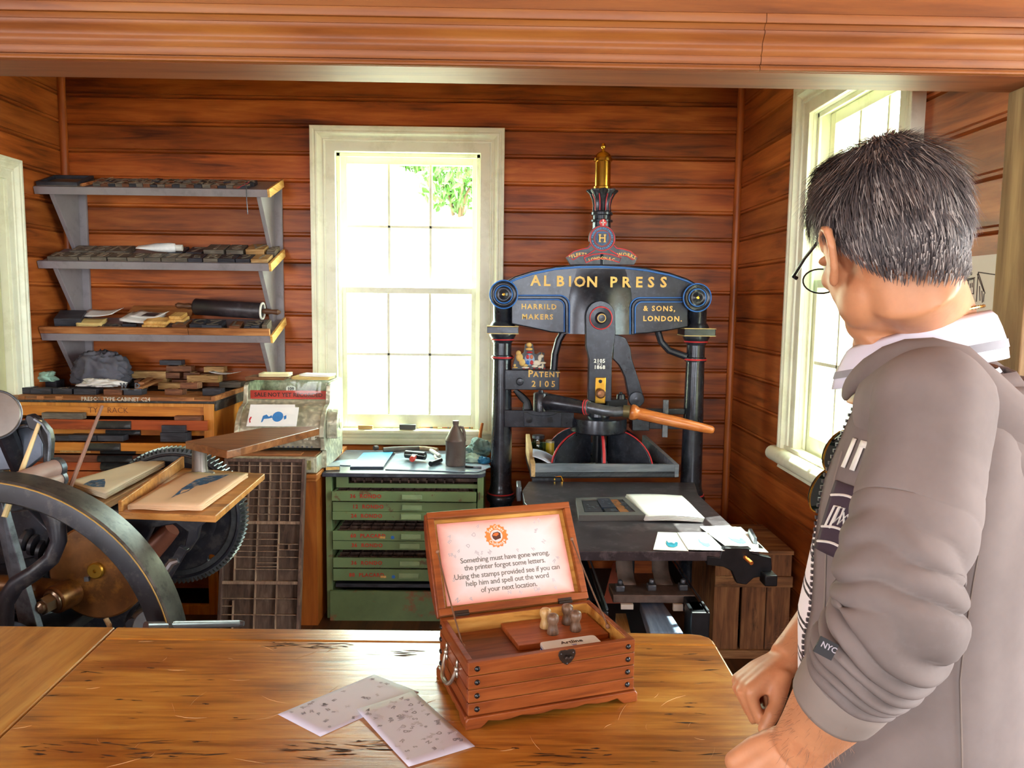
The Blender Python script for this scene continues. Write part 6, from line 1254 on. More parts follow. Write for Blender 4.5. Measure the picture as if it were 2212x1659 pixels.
# scalloped plinth
def scal(n, L, x0_=0):
    pts = [(x0_-.006, 0), (x0_+.022, 0), (x0_+.030, .006), (x0_+.036, .012)]
    for k in range(1, 12): u = k/12; pts.append((x0_+.036+(L-.072)*u, .012-.004*abs(math.sin(u*4*PI))))
    pts += [(x0_+L-.036, .012), (x0_+L-.030, .006), (x0_+L-.022, 0), (x0_+L+.006, 0), (x0_+L+.006, .016), (x0_+L+.002, hb), (x0_-.002, hb), (x0_-.006, .016)]
    return pts
L_(MB().prism(scal(1, cw), .012, T(0, .006, 0) @ FACE), 'front_plinth', mCh, smooth=0, bevel=.002)
L_(MB().prism(scal(1, cw), .012, T(0, cd+.006, 0) @ FACE), 'back_plinth', mCh, smooth=0, bevel=.002)
for x in (-.006, cw-.006): L_(MB().prism(scal(1, cd-.012, .006), .012, Matrix(((0, 0, 1, x), (1, 0, 0, 0), (0, 1, 0, 0), (0, 0, 0, 1)))), 'side_plinth', mChY, smooth=0, bevel=.002)
sh = (ht-hb)/4; wt_ = .011
L_(MB().bx((.003, .003, hb), (cw-.003, wt_, ht-.002)).bx((.003, cd-wt_, hb), (cw-.003, cd-.003, ht-.002)).bx((.003, wt_, hb), (wt_, cd-wt_, ht-.002)).bx((cw-wt_, wt_, hb), (cw-.003, cd-wt_, ht-.002)), 'box', mChIn, smooth=0)
for k in range(4):
    z0_, z1_ = hb+sh*k+.0008, hb+sh*(k+1)-.0008
    L_(MB().bx((0, -.001, z0_), (cw, .004, z1_)), 'front_slat', mCh, smooth=0, bevel=.0015)
    L_(MB().bx((-.001, .004, z0_), (.004, cd-.004, z1_)), 'side_slat', mChY, smooth=0, bevel=.0015)
    L_(MB().bx((cw-.004, .004, z0_), (cw+.001, cd-.004, z1_)), 'side_slat', mChY, smooth=0, bevel=.0015)
    L_(MB().bx((0, cd-.004, z0_), (cw, cd+.001, z1_)), 'back_slat', mCh, smooth=0, bevel=.0015)
    for x in (.016, cw-.014):
        L_(MB().lathe([(.0052, 0), (.0046, .002), (.0025, .0035), (0, .004)], T(x, -.001, (z0_+z1_)/2) @ FACE, 14), 'stud', mStud)
    L_(MB().lathe([(.0052, 0), (.0046, .002), (.0025, .0035), (0, .004)], T(-.001, cd-.014, (z0_+z1_)/2) @ RY(-PI/2), 14), 'stud', mStud)
L_(MB().bx((0, -.001, ht-.003), (cw, wt_, ht)).bx((0, cd-wt_, ht-.003), (cw, cd, ht)).bx((0, wt_, ht-.003), (wt_, cd-wt_, ht)).bx((cw-wt_, wt_, ht-.003), (cw, cd-wt_, ht)), 'rim', mCh, smooth=0, bevel=.001)
L_(MB().bx((wt_, wt_, .083), (cw-wt_, cd-wt_, .090)), 'inner_floor', mChFl, smooth=0)
FL = .090
# heart-shaped hasp plate, bail handles
hp = [(0, -.017), (.008, -.012), (.014, -.005), (.017, .003), (.016, .009), (.013, .012), (.004, .0125), (0, .011), (-.004, .0125), (-.013, .012), (-.016, .009), (-.017, .003), (-.014, -.005), (-.008, -.012)]
hs = L_(MB().prism(hp, .0022, T(.186, -.001, ht-.0125) @ FACE), 'hasp_plate', mDk, smooth=0, bevel=.0006)
L_(MB().lathe([(.003, 0), (.004, .006), (.004, .008), (0, .009)], T(.1825, -.0032, ht-.013) @ FACE, 10).lathe([(.003, 0), (.004, .006), (.004, .008), (0, .009)], T(.1905, -.0032, ht-.013) @ FACE, 10), 'hasp_knuckle', mDk, hs)
L_(MB().sphere((.174, -.0035, ht-.0065), .0013).sphere((.198, -.0035, ht-.0065), .0013).sphere((.186, -.0035, ht-.0255), .0013), 'pin_heads', mSteel, hs)
mSil = plain('antique_silver', '#b9b2a4', .3, .9, var=.2, scale=60)
for sx_, x in ((-1, -.001), (1, cw+.001)):
    h_ = L_(MB().tube([(x+sx_*(.004+.012*math.sin(PI*min(1, max(0, u)))), cd*.5+.038*math.cos(PI*u), ht-.040-.040*math.sin(PI*u)-.003*math.sin(3*PI*u)) for u in [k/14 for k in range(15)]], [.0022+.0022*math.sin(PI*k/14)+.0006*(k % 2) for k in range(15)], 8), 'bail_handle', mSil)
    for s_ in (-1, 1):
        y = cd*.5+s_*.038
        L_(MB().sphere((x+sx_*.003, y, ht-.040), .0062, 10, 6, (.8, 1, 1)).sphere((x+sx_*.002, y, ht-.029), .004, 8, 6, (.7, .9, 1.8)).sphere((x+sx_*.002, y, ht-.051), .004, 8, 6, (.7, .9, 1.6)), 'handle_rosette', mSil, h_)
# lid: leans back 33 degrees; a tray with a domed outside, card inside
LB = 57*D2R; LH, LD = .215, .048
LM = T(0, cd+.001, ht+.004) @ frame((0, 0, 0), (1, 0, 0), (0, math.cos(LB), math.sin(LB)))   # x across, y up the lid, z towards the viewer-ish
if (LM.to_3x3() @ V((0, 0, 1))).y > 0: LM = LM @ Matrix.Diagonal((1, 1, -1, 1))
zf_ = 0.0                                  # rim plane at z=0, lid body behind (negative z)
lw = .014
lid = L_(MB().bx((0, 0, -.018), (cw, lw, 0), LM).bx((0, LH-lw, -.018), (cw, LH, 0), LM).bx((0, lw, -.018), (lw, LH-lw, 0), LM).bx((cw-lw, lw, -.018), (cw, LH-lw, 0), LM), 'lid', mCh, smooth=0, bevel=.0015)
dome = [(0, -.016), (-.0015, -.024), (.012, -.034), (.04, -.044), (.09, -.052), (LH-.09, -.052), (LH-.04, -.044), (LH-.012, -.034), (LH+.0015, -.024), (LH, -.016)]
n = len(dome); L_(MB().add([(x, y, z) for x in (-.0015, cw+.0015) for y, z in dome], [tuple(range(n))[::-1], tuple(range(n, 2*n))]+[(i, (i+1) % n, n+(i+1) % n, n+i) for i in range(n)], LM), 'lid_dome', mChY, lid, smooth=30, bevel=.001)
L_(MB().bx((lw, lw, -.018), (cw-lw, LH-lw, -.0155), LM), 'lid_lining', mChIn, lid, smooth=0)
for x in (.045, cw-.055): L_(MB().bx((x-.015, -.008, -.003), (x+.015, .006, .0015), LM).cyl(LM @ V((x-.015, -.002, .0015)), LM @ V((x+.015, -.002, .0015)), .0025, n=8), 'hinge', mDk, lid, smooth=0)
def cardmat():
    s = NT('pink_edged_card'); tc = s.n('ShaderNodeTexCoord'); sp_ = s.n('ShaderNodeSeparateXYZ'); s.l(tc.outputs['Object'], sp_.inputs[0])
    fx = s.math('ABSOLUTE', s.math('MULTIPLY', s.math('SUBTRACT', sp_.outputs[0], .5), 2.0)); fy = s.math('ABSOLUTE', s.math('MULTIPLY', s.math('SUBTRACT', sp_.outputs[1], .5), 2.0))
    m = s.math('MAXIMUM', s.math('POWER', fx, 5.0), s.math('POWER', fy, 4.0)); nz = s.n('ShaderNodeTexNoise', i_Scale=4.0, i_Detail=4.0); s.l(tc.outputs['Object'], nz.inputs['Vector'])
    m = s.math('ADD', m, s.math('MULTIPLY', s.math('SUBTRACT', nz.outputs[0], .5), .5))
    s.l(s.ramp(m, [(.1, '#d2cccb'), (.55, '#d9b1a6'), (.95, '#d08a7c')]), s.b.inputs['Base Color']); s.b.inputs['Roughness'].default_value = .35; return s.m
# clue card stuck in the lid (its own unit coordinates so the pink border follows the card)
kw, kh = .280, .172
cp = chest.matrix_basis @ LM @ V((.017, .021, -.0105))
card = thing('clue_card', 'pink-edged clue card with an orange chest logo inside the open lid', 'card', cp)
cM = chest.matrix_basis @ LM @ T(.020, .019, -.0125)
R3 = cM.to_3x3(); ex, ey = (R3 @ V((1, 0, 0))), (R3 @ V((0, 1, 0))); ez = ex.cross(ey)
card.rotation_euler = Matrix((ex, ey, ez)).transposed().to_euler(); card.location = cM.translation
cb_ = MB().add([(0, 0, 0), (1, 0, 0), (1, 1, 0), (0, 1, 0), (0, 0, .004), (1, 0, .004), (1, 1, .004), (0, 1, .004)], [(3, 2, 1, 0), (4, 5, 6, 7), (0, 1, 5, 4), (1, 2, 6, 5), (2, 3, 7, 6), (3, 0, 4, 7)]).obj('card_sheet', cardmat(), card, world=False, smooth=0)
cb_.scale = (kw, kh, .3)
def on_card(u, v_): return T(u*kw, v_*kh, .0014)
ct_ = MB()
for st_, u, v_ in (('Something must have gone wrong,', .50, .515), ('the printer forgot some letters.', .49, .425), ('Using the stamps provided see if you can', .50, .325), ('help him and spell out the word', .49, .235), ('of your next location.', .49, .145)):
    ct_.text(st_, .0155, on_card(u, v_), .0001, .0001, 2, .93)
ct_.obj('printed_text', plain('card_text_ink', '#5f5a50', .6), card, world=False, smooth=0)
lc = (.455*kw, .79*kh)
lg_ = MB(); lg_.lathe([(.0135, .0014), (.0135, .0017), (.0235, .0017), (.0235, .0014)], T(lc[0], lc[1], 0), 40, cap=False)
for k in range(16): a = 2*PI*k/16; lg_.box((lc[0]+.0235*math.cos(a), lc[1]+.0235*math.sin(a), .0015), (.005, .004, .0003))
lgo = lg_.obj('logo_ring', plain('orange_logo', '#dd7a35', .5), card, world=False, smooth=0)
MB().arctext('Sea Chest', .0095, lc, .0185, PI/2, T(0, 0, .0019), .0001, .0001, .1).arctext('Challenge', .0095, lc, .0185, -PI/2, T(0, 0, .0019), .0001, .0001, .1, inward=True).obj('logo_lettering', mWhite, card, world=False, smooth=0)
MB().prism([(lc[0]+x, lc[1]+y) for x, y in ((-.010, .001), (-.006, .007), (.004, .0085), (.0095, .005), (.009, -.006), (-.004, -.0095), (-.0085, -.005))], .0004, T(0, 0, .0014)).obj('logo_chest', plain('logo_dark_brown', '#4a2414', .6), card, world=False, smooth=0)
MB().prism([(lc[0]+x, lc[1]+y) for x, y in ((-.0085, .001), (-.005, .0055), (.0035, .0065), (.006, .003), (.0, -.001))], .0003, T(0, 0, .0018)).obj('logo_lid', plain('logo_orange_lid', '#cf6a2c', .6), card, world=False, smooth=0)
st_ = MB(); rr = random.Random(3)
for k in range(80):
    u, v_ = rr.uniform(.05, .95), rr.uniform(.05, .95)
    if .15 < u < .85 and .1 < v_ < .58: continue
    if abs(u-.455) < .12 and v_ > .6: continue
    st_.text(rr.choice('RNSmhAPD'), rr.uniform(.009, .013), on_card(u, v_) @ RZ(rr.uniform(-1, 1)), .0001, .0002)
st_.obj('stamped_letters', plain('faint_stamp_ink', '#b5aeb0', .7), card, world=False, smooth=0)
# cords that hold the lid
for x in (.008, cw-.008):
    A = LM @ V((x+(.004 if x < .1 else -.004), LH*.60, .001)); B_ = V((x+(.006 if x < .1 else -.006), cd*.42, ht-.008))
    co = L_(MB().tube([A, A.lerp(B_, .33)+V((0, 0, -.004)), A.lerp(B_, .66)+V((0, 0, -.004)), B_], .0016, 6), 'lid_cord', plain('brown_cord', '#6b4a34', .8))
    L_(MB().sphere(tuple(B_), .005, 8, 6).sphere(tuple(A), .004, 8, 6), 'cord_knot', plain('cord_knot', '#8a6247', .8), co)
# stamps on a board, ink pad
CMx = chest.matrix_basis
bpos = [at(px, py, 'z', ZT+FL+.011) for px, py in ((1084, 1349), (1121, 1395))]
iv = CMx.inverted(); b0, b1 = iv @ bpos[0], iv @ bpos[1]
bx0 = (b0.x+b1.x)/2
board = thing('stamp_board', 'flat reddish wooden board under the four stamps in the chest', 'board', CMx @ V((bx0, b1.y, FL)), (0, 0, CA)); MB().bx((0, 0, 0), (cw-wt_-.004-bx0, cd-wt_-.005-b1.y, .011)).obj('board', wood('stamp_board_wood', '#7a3a1a', '#a0552a', '#b86b3c', axis=0, scale=4, rough=.4), board, world=False, smooth=0, bevel=.001)
for (px, py, col, lab, s_) in ((1178, 1356, '#b08a58', 'pale-bodied wooden hand stamp, leftmost of the four in the chest', 1.0), (1194, 1369, '#6b5240', 'dark wooden hand stamp nearest the ink pad in the chest', 1.0), (1225, 1347, '#6e5644', 'dark wooden hand stamp at the back of the four in the chest', 1.0), (1243, 1362, '#705846', 'dark wooden hand stamp at the right of the four in the chest', 1.0)):
    p = at(px, py, 'z', ZT+FL+.011)
    t = thing('hand_stamp', lab, 'stamp', p, group='wooden stamps in the chest')
    z = 0
    MB().lathe([(.0105, 0), (.0115, .002), (.0115, .006), (.0100, .012), (.0085, .018), (.0088, .021), (.0112, .026), (.0120, .031), (.0112, .036), (.0085, .0395), (.004, .041), (0, .0413)], T(*p), 22).obj('handle', wood('stamp_wood', *(['#8f6c3f', '#b8935f', '#c9a878'] if col == '#b08a58' else ['#4c3728', '#6d5341', '#836854']), axis=2, scale=8, rough=.35), t, smooth=60)
    MB().lathe([(.0108, -.001), (.0108, .0005)], T(*p), 20).obj('rubber_face', mStud, t)
pp = [at(px, py, 'z', ZT+FL+.02) for px, py in ((1174, 1398), (1302, 1388))]
pl_, pr_ = iv @ pp[0], iv @ pp[1]
ip = thing('ink_pad', 'white ink pad case with a blue edge inside the chest', 'ink pad', CMx @ V((pl_.x, wt_+.003, FL)), (0, 0, CA))
pw, ph = pr_.x-pl_.x, .052
rr_ = [(pw/2+(pw/2-.008)*sx_+.008*math.cos(a), ph/2+(ph/2-.008)*sy_+.008*math.sin(a)) for sx_, sy_, a0 in ((1, 1, 0), (-1, 1, PI/2), (-1, -1, PI), (1, -1, 3*PI/2)) for a in [a0+PI/2*k/5 for k in range(6)]]
MB().prism(rr_, .008).obj('base', mWhite, ip, world=False, smooth=40, bevel=.001)
MB().prism([(x*.99+.0008, y*.99) for x, y in rr_], .004, T(0, 0, .008)).obj('blue_edge', plain('blue_plastic', '#2b3f9a', .35), ip, world=False, smooth=40)
lp_ = MB().prism(rr_, .008, T(0, 0, .012)).obj('lid', plain('white_plastic', '#dcdcd8', .3, var=.03), ip, world=False, smooth=40, bevel=.002)
MB().text('Artline', .016, T(pw*.52, ph*.66, .0202), .0001, .0003).obj('lettering', mStud, lp_, world=False, smooth=0)
MB().add([(pw*.52-.006, ph*.46, .0203), (pw*.52, ph*.18, .0203), (pw*.52+.006, ph*.46, .0203)], [(0, 1, 2)]).obj('triangle_mark', plain('lilac_mark', '#8f8db5', .5), lp_, world=False, smooth=0)
# ---- two stamped sheets on the table
mSheet = plain('lilac_white_paper', '#c9c9dc', .6, var=.02)
mStamp = plain('grey_stamp_ink', '#9d9cac', .7, var=.3, scale=60); mStampF = plain('faint_grey_stamp_ink', '#c4c3d2', .7)
for k, (pix, lab, nst, z, seed) in enumerate(((((600, 1543), (692, 1591), (905, 1495), (808, 1457)), 'stamped white sheet lying underneath on the table left of the chest', 34, ZT+.0006, 4), (((770, 1537), (883, 1656), (1026, 1612), (893, 1496)), 'stamped white sheet on top, in front of the wooden chest', 66, ZT+.0016, 9))):
    q = [at(px, py, 'z', z) for px, py in pix]; c_ = sum(q, V())/4
    t = thing('stamped_sheet', lab, 'paper', c_)
    lift = .0018 if k else .0
    f = lambda u, v_: q[0]*(1-u)*(1-v_)+q[1]*u*(1-v_)+q[2]*u*v_+q[3]*(1-u)*v_+V((0, 0, lift*1.5*(1-u)*(.3+v_)+(.004*(1-u)**3*(1-v_)**2 if k else 0)))
    MB().grid(f, 10, 10).obj('sheet', mSheet, t, solid=.0005, smooth=180)
    rr = random.Random(seed); m1, m2 = MB(), MB()
    xd = (q[2]-q[1]).normalized() if k == 0 else (q[1]-q[0]).normalized()
    for i in range(nst):
        u, v_ = rr.uniform(.05, .95), rr.uniform(.05, .95)
        if k == 0 and u > .62 and v_ > .55: continue
        p = f(u, v_)+V((0, 0, .0006)); a = math.atan2(xd.y, xd.x)+rr.uniform(-.7, .7)
        (m1 if rr.random() < .6 else m2).text(rr.choice(['R', 'N', 'S', 'm', 'h', 'A', 'R', 'D', 'a', 'e', 'P']), rr.uniform(.010, .014), T(*p) @ RZ(a), .00005, .0004)
    m1.obj('stamped_letters', mStamp, t, smooth=0); m2.obj('faint_letters', mStampF, t, smooth=0)
# ================================================================ the man at the table
mSkin = plain('tanned_skin', '#c58a63', .45, var=.10, scale=18, bump=.08, dirt='#a8623f', dirt_amt=.35, dirt_scale=9, spec=.4)
mSkin.node_tree.nodes['Principled BSDF'].inputs['Subsurface Weight'].default_value = .12
mSkin.node_tree.nodes['Principled BSDF'].inputs['Subsurface Radius'].default_value = (.012, .005, .003)
N0 = pd(1990, 748, 1.04)                                  # base of the neck
AZ = 150*D2R; Ft = V((math.cos(AZ), math.sin(AZ), 0)); Lt = V((-Ft.y, Ft.x, 0)); Zt = V((0, 0, 1))
foot0 = V((3.05, -3.5, 0)); foot0.x, foot0.y = N0.x, N0.y
man = thing('person', 'man with short greying hair in a grey hooded jacket, seen from behind at the table', 'person', foot0)
SEC = [(.80, .150, .100, -.100), (.88, .152, .104, -.092), (.95, .165, .122, -.030), (1.06, .168, .131, -.008), (1.18, .170, .131, -.002), (1.30, .180, .123, -.012), (1.38, .186, .112, -.022), (1.44, .176, .097, -.028), (1.48, .150, .084, -.026), (1.515, .115, .074, -.020), (1.545, .085, .066, .0)]
def sec(z):
    z = max(SEC[0][0], min(SEC[-1][0], z))
    for a, b in zip(SEC, SEC[1:]):
        if z <= b[0]:
            u = (z-a[0])/(b[0]-a[0]); return [a[i]+(b[i]-a[i])*u for i in (1, 2, 3)]
def tor(ang, z, off=0.0, e=2.4):
    """torso surface: ang from the front towards his left"""
    l, f, c = sec(z); ca, sa = math.cos(ang), math.sin(ang)
    x = abs(ca)**(2/e)*(1 if ca > 0 else -1)*(f+off)+c; y = abs(sa)**(2/e)*(1 if sa > 0 else -1)*(l+off)
    return V((N0.x, N0.y, z))+Ft*x+Lt*y
# -- body: one continuous skin
bm_ = MB()
def ell(c, ax, r, n=20, m=12):
    M = Matrix.Identity(4)
    for i in range(3):
        for j in range(3): M[i][j] = ax[j][i]*r[j]
        M[i][3] = c[i]
    bm_.sphere((0, 0, 0), 1, n, m); k = len(bm_.vs)-n*(m+1)
    for i in range(k, len(bm_.vs)): bm_.vs[i] = M @ bm_.vs[i]
HC = pd(1912, 522, 1.0)
az = 93.5*D2R; pitch_ = 20*D2R
Fh0 = V((math.cos(az), math.sin(az), 0)); Lh = V((-Fh0.y, Fh0.x, 0))
Fh = Fh0*math.cos(pitch_)-Zt*math.sin(pitch_); Uh = Fh.cross(Lh); 
if Uh.z < 0: Uh = -Uh
roll_ = -6*D2R; Lh, Uh = Lh*math.cos(roll_)+Uh*math.sin(roll_), Uh*math.cos(roll_)-Lh*math.sin(roll_)
H = lambda f, l, u: HC+Fh*f+Lh*l+Uh*u
AX = (Fh, Lh, Uh)
ell(H(-.008, 0, .028), AX, (.094, .074, .092), 28, 18)         # cranium
ell(H(-.03, 0, .0), AX, (.07, .066, .07))
ell(H(.035, 0, -.03), AX, (.056, .062, .075))                    # face
ell(H(.022, 0, -.058), AX, (.066, .061, .056)); ell(H(.050, 0, -.088), AX, (.042, .044, .032)); ell(H(.072, 0, -.103), AX, (.022, .026, .02))   # jaw, chin
for s_ in (-1, 1):
    ell(H(.058, s_*.038, -.022), AX, (.026, .022, .018)); ell(H(.018, s_*.034, -.066), AX, (.046, .029, .040))   # cheekbone, jaw angle
    ell(H(.083, s_*.028, .012), AX, (.014, .02, .008))
ell(H(.097, 0, -.032), AX, (.018, .011, .012)); bm_.tube([H(.085, 0, .008), H(.094, 0, -.012), H(.105, 0, -.03)], [.008, .010, .012], 10)   # nose
ell(H(.086, 0, -.066), AX, (.012, .022, .006)); ell(H(.084, 0, -.076), AX, (.011, .019, .006))                                              # lips
for s_ in (-1, 1):                                                # ears
    ec = H(-.002, s_*(.078 if s_ > 0 else .071), -.018)
    eo = (Lh*s_*.75-Fh*.66).normalized()*(1.0 if s_ > 0 else .55)
    bm_.tube([ec+Uh*.012+Fh*.01, ec+Uh*.028+Fh*.006+eo*.008, ec+Uh*.034-Fh*.008+eo*.014, ec+Uh*.026-Fh*.020+eo*.018, ec+Uh*.004-Fh*.020+eo*.016, ec-Uh*.018-Fh*.010+eo*.010, ec-Uh*.030+Fh*.002+eo*.004], [.005, .0055, .006, .0065, .006, .006, .0075], 10)
    ell(ec+eo*.004-Fh*.004, (eo, Uh, Fh), (.006, .028, .014)); ell(ec-Uh*.028+Fh*.002+eo*.004, AX, (.007, .006, .010))
bm_.tube([H(-.025, 0, -.02), H(-.03, 0, -.07), N0+V((0, 0, .045)), N0-V((0, 0, .02)), N0-V((0, 0, .08))], [.060, .056, .060, .072, .09], 28)
bm_.tube([H(.03, 0, -.095), N0+Ft*.02+Fh*.035+V((0, 0, .0))], [.04, .05], 16)
bm_.loft([[tor(2*PI*k/40, z, -.012) for k in range(40)] for z in (.82, .9, 1.0, 1.1, 1.2, 1.3, 1.38, 1.44, 1.48, 1.51)])
def limb(pts, r, n=20): bm_.tube(pts, r, n)
SL = N0+Lt*.164-V((0, 0, .085)); SR = N0-Lt*.175-V((0, 0, .085))
EL, WL_ = pd(1932, 1350, .84), pd(1724, 1616, .955)
ER, WR = pd(1890, 1215, 1.36), pd(1697, 1428, 1.28)
limb([N0+Lt*.10-V((0, 0, .07)), pd(2012, 880, .905), pd(1990, 1040, .88), pd(1948, 1220, .85), EL], [.055, .054, .050, .046, .042])
limb([EL, EL.lerp(WL_, .25), EL.lerp(WL_, .55), EL.lerp(WL_, .85), WL_], [.044, .052, .048, .037, .033])
limb([N0-Lt*.10-V((0, 0, .07)), SR, SR.lerp(ER, .35), SR.lerp(ER, .75), ER], [.055, .058, .052, .046, .042])
limb([ER, ER.lerp(WR, .25), ER.lerp(WR, .55), ER.lerp(WR, .85), WR], [.042, .047, .042, .033, .030])
def hand(wr, d, npalm, left, curls, thumb, spread=1.0):
    d = d.normalized(); npm = (npalm-d*npalm.dot(d)).normalized(); r = npm.cross(d) if left else d.cross(npm)
    # palm: a padded slab
    for a, b, r0, r1 in ((.020, .026, .020, .013), (.007, .009, .021, .0135), (-.008, -.010, .020, .013), (-.022, -.027, .018, .012)):
        bm_.tube([wr+r*a*.6-d*.006, wr+r*(a+b)/2+d*.045, wr+r*b+d*.085], [r0, (r0+r1)/2+.002, r1], 14)
    ell(wr+d*.035+npm*.012+r*.018, (d, r, npm), (.03, .018, .014)); ell(wr+d*.04+npm*.010-r*.018, (d, r, npm), (.032, .014, .012))
    names = [(.027, .046, .028, .021, .0098), (.009, .050, .031, .022, .0100), (-.010, .046, .029, .021, .0095), (-.028, .036, .022, .018, .0085)]
    for (off, l1, l2, l3, rad), cu in zip(names, curls):
        p = wr+r*off+d*(.088 if abs(off) < .02 else .082); pts = [p-d*.012, p]; a = 0
        for l_, c_ in zip((l1, l2, l3), cu):
            a += c_*D2R; p = p+(d*math.cos(a)+npm*math.sin(a))*l_; pts.append(p)
        p0_, p1_, p2_, p3_, p4_ = pts
        bm_.tube([p0_, p1_, p1_.lerp(p2_, .5), p2_, p2_.lerp(p3_, .5), p3_, p3_.lerp(p4_, .55), p4_], [rad*1.05, rad*1.18, rad*1.0, rad*1.1, rad*.95, rad*1.0, rad*.92, rad*.68], 12)
    bm_.tube(thumb(wr, d, npm, r), [.017, .0145, .0115, .0125, .0105, .0112, .0075], 14)
    return d, npm, r
B_ = -FWD
th_far = lambda wr, d, n_, r: [pd(1690, 1452, 1.25), pd(1684, 1490, 1.235), pd(1678, 1522, 1.225), pd(1668, 1543, 1.22), pd(1660, 1558, 1.22), pd(1651, 1573, 1.22), pd(1646, 1584, 1.222)]
hand(WR, RIGHT*-.87-UP*.46+B_*.12, RIGHT*.46-UP*.87, False, ((82, 104, 62), (85, 104, 60), (88, 102, 60), (90, 100, 58)), th_far)
th_near = lambda wr, d, n_, r: [wr+d*.015+r*.018+n_*.008, wr+d*.035+r*.032+n_*.016, wr+d*.055+r*.036+n_*.026, wr+d*.066+r*.032+n_*.036, wr+d*.074+r*.024+n_*.044, wr+d*.08+r*.012+n_*.050, wr+d*.084+r*.004+n_*.052]
hand(WL_, RIGHT*-.74-UP*.62+FWD*.22, FWD*.62-UP*.62+RIGHT*.3, True, ((72, 92, 50), (76, 95, 50), (80, 95, 50), (84, 95, 50)), th_near)
for s_ in (-1, 1):                                                # legs
    hp_ = V((N0.x, N0.y, .86))+Lt*s_*.085-Ft*.09; kn = V((N0.x, N0.y, .48))+Lt*s_*.10-Ft*.07; an = V((N0.x, N0.y, .09))+Lt*s_*.11-Ft*.05
    limb([hp_, hp_.lerp(kn, .5), kn, kn.lerp(an, .35), an], [.085, .075, .055, .052, .036]); bm_.tube([an-V((0, 0, .045))-Ft*.03, an-V((0, 0, .05))+Ft*.08, an-V((0, 0, .055))+Ft*.15], [.033, .032, .022], 12)
body = bm_.obj('body', mSkin, man, smooth=180)
md = body.modifiers.new('r', 'REMESH'); md.mode = 'VOXEL'; md.voxel_size = .0032; md.use_smooth_shade = True
md = body.modifiers.new('s', 'SMOOTH'); md.factor = .5; md.iterations = 11
ah = MB(); rr = random.Random(8)
for A_, B2, r0, r1, n_h in ((EL, WL_, .050, .035, 420), (ER, WR, .048, .032, 320)):
    ax_ = (B2-A_).normalized(); s1_ = ax_.orthogonal().normalized(); s2_ = ax_.cross(s1_)
    for i in range(n_h):
        t = rr.uniform(.45, .97); th = rr.uniform(0, 2*PI); rad = s1_*math.cos(th)+s2_*math.sin(th); r = r0+(r1-r0)*t
        p = A_.lerp(B2, t)+rad*(r*.93); d = (ax_*.8+rad*.55+s1_*rr.gauss(0, .3)+s2_*rr.gauss(0, .3)).normalized(); w_ = rad.cross(d).normalized()*.00015
        q = p+rad*(r*.07)+d*rr.uniform(.006, .012); q2 = q+(ax_*.9+rad*.15).normalized()*.006
        ah.add([p-w_, p+w_, q+w_, q-w_, q2], [(0, 1, 2, 3), (3, 2, 4)])
ah.obj('arm_hair', plain('brown_arm_hair', '#8a6248', .6), man, smooth=0)['kind'] = 'stuff'
# -- eyes
for s_ in (-1, 1):
    MB().sphere(tuple(H(.083, s_*.031, -.004)), .0115).obj('eye', mWhite, man)
# -- hair: a close cap and thousands of short strands
def hair_edge(a):   # a: angle from the face towards a side; lowest height of the hair there
    a = abs(a)
    tb_ = [(0, .082), (.5, .078), (.9, .055), (1.15, .02), (1.35, .012), (1.55, .016), (1.75, -.012), (1.95, -.040), (2.2, -.064), (2.5, -.080), (PI, -.088)]
    for (a0, u0), (a1, u1) in zip(tb_, tb_[1:]):
        if a <= a1: return u0+(u1-u0)*(a-a0)/(a1-a0)
    return -.086
def scalp(a, u, off=0):
    """point on the skull at angle a from the front (towards his left), height u"""
    cf, cu = -.010, .026
    k = max(0.0, 1-((u-cu)/.096)**2)**.5
    rf, rl = .097*k+off, .079*k+off
    if u < -.01:
        t = min(1, (-.01-u)/.08); rf, rl = .0945*(1-t)+.081*t+off, .0745*(1-t)+.0585*t+off
    return H(cf+rf*math.cos(a), rl*math.sin(a), u)
mHairD = plain('dark_grey_hair', '#443d3e', .6, var=.25, scale=40, spec=.35)
mHairM = plain('mid_brown_hair', '#5c524f', .6, var=.2, scale=40)
mHairG = plain('silver_hair', '#9d948e', .55, var=.15, scale=40, spec=.4)
cap = MB(); rows = []
for j in range(15):
    row = []
    for i in range(64):
        a = -PI+2*PI*i/64; e_ = hair_edge(a)+.010; t = j/14
        u = e_+(.1235-e_)*math.sin(t*PI/2)
        row.append(scalp(a, min(u, .1215), .0045*min(1, .2+t*3)) if j < 14 else H(-.010, 0, .1295))
    rows.append(row)
cap.loft(rows, cap=False)
hair = cap.obj('hair', mHairD, man, smooth=180)
rr = random.Random(21); sd, sm_, sg = MB(), MB(), MB()
WH = H(-.055, .012, .105)                              # the whorl
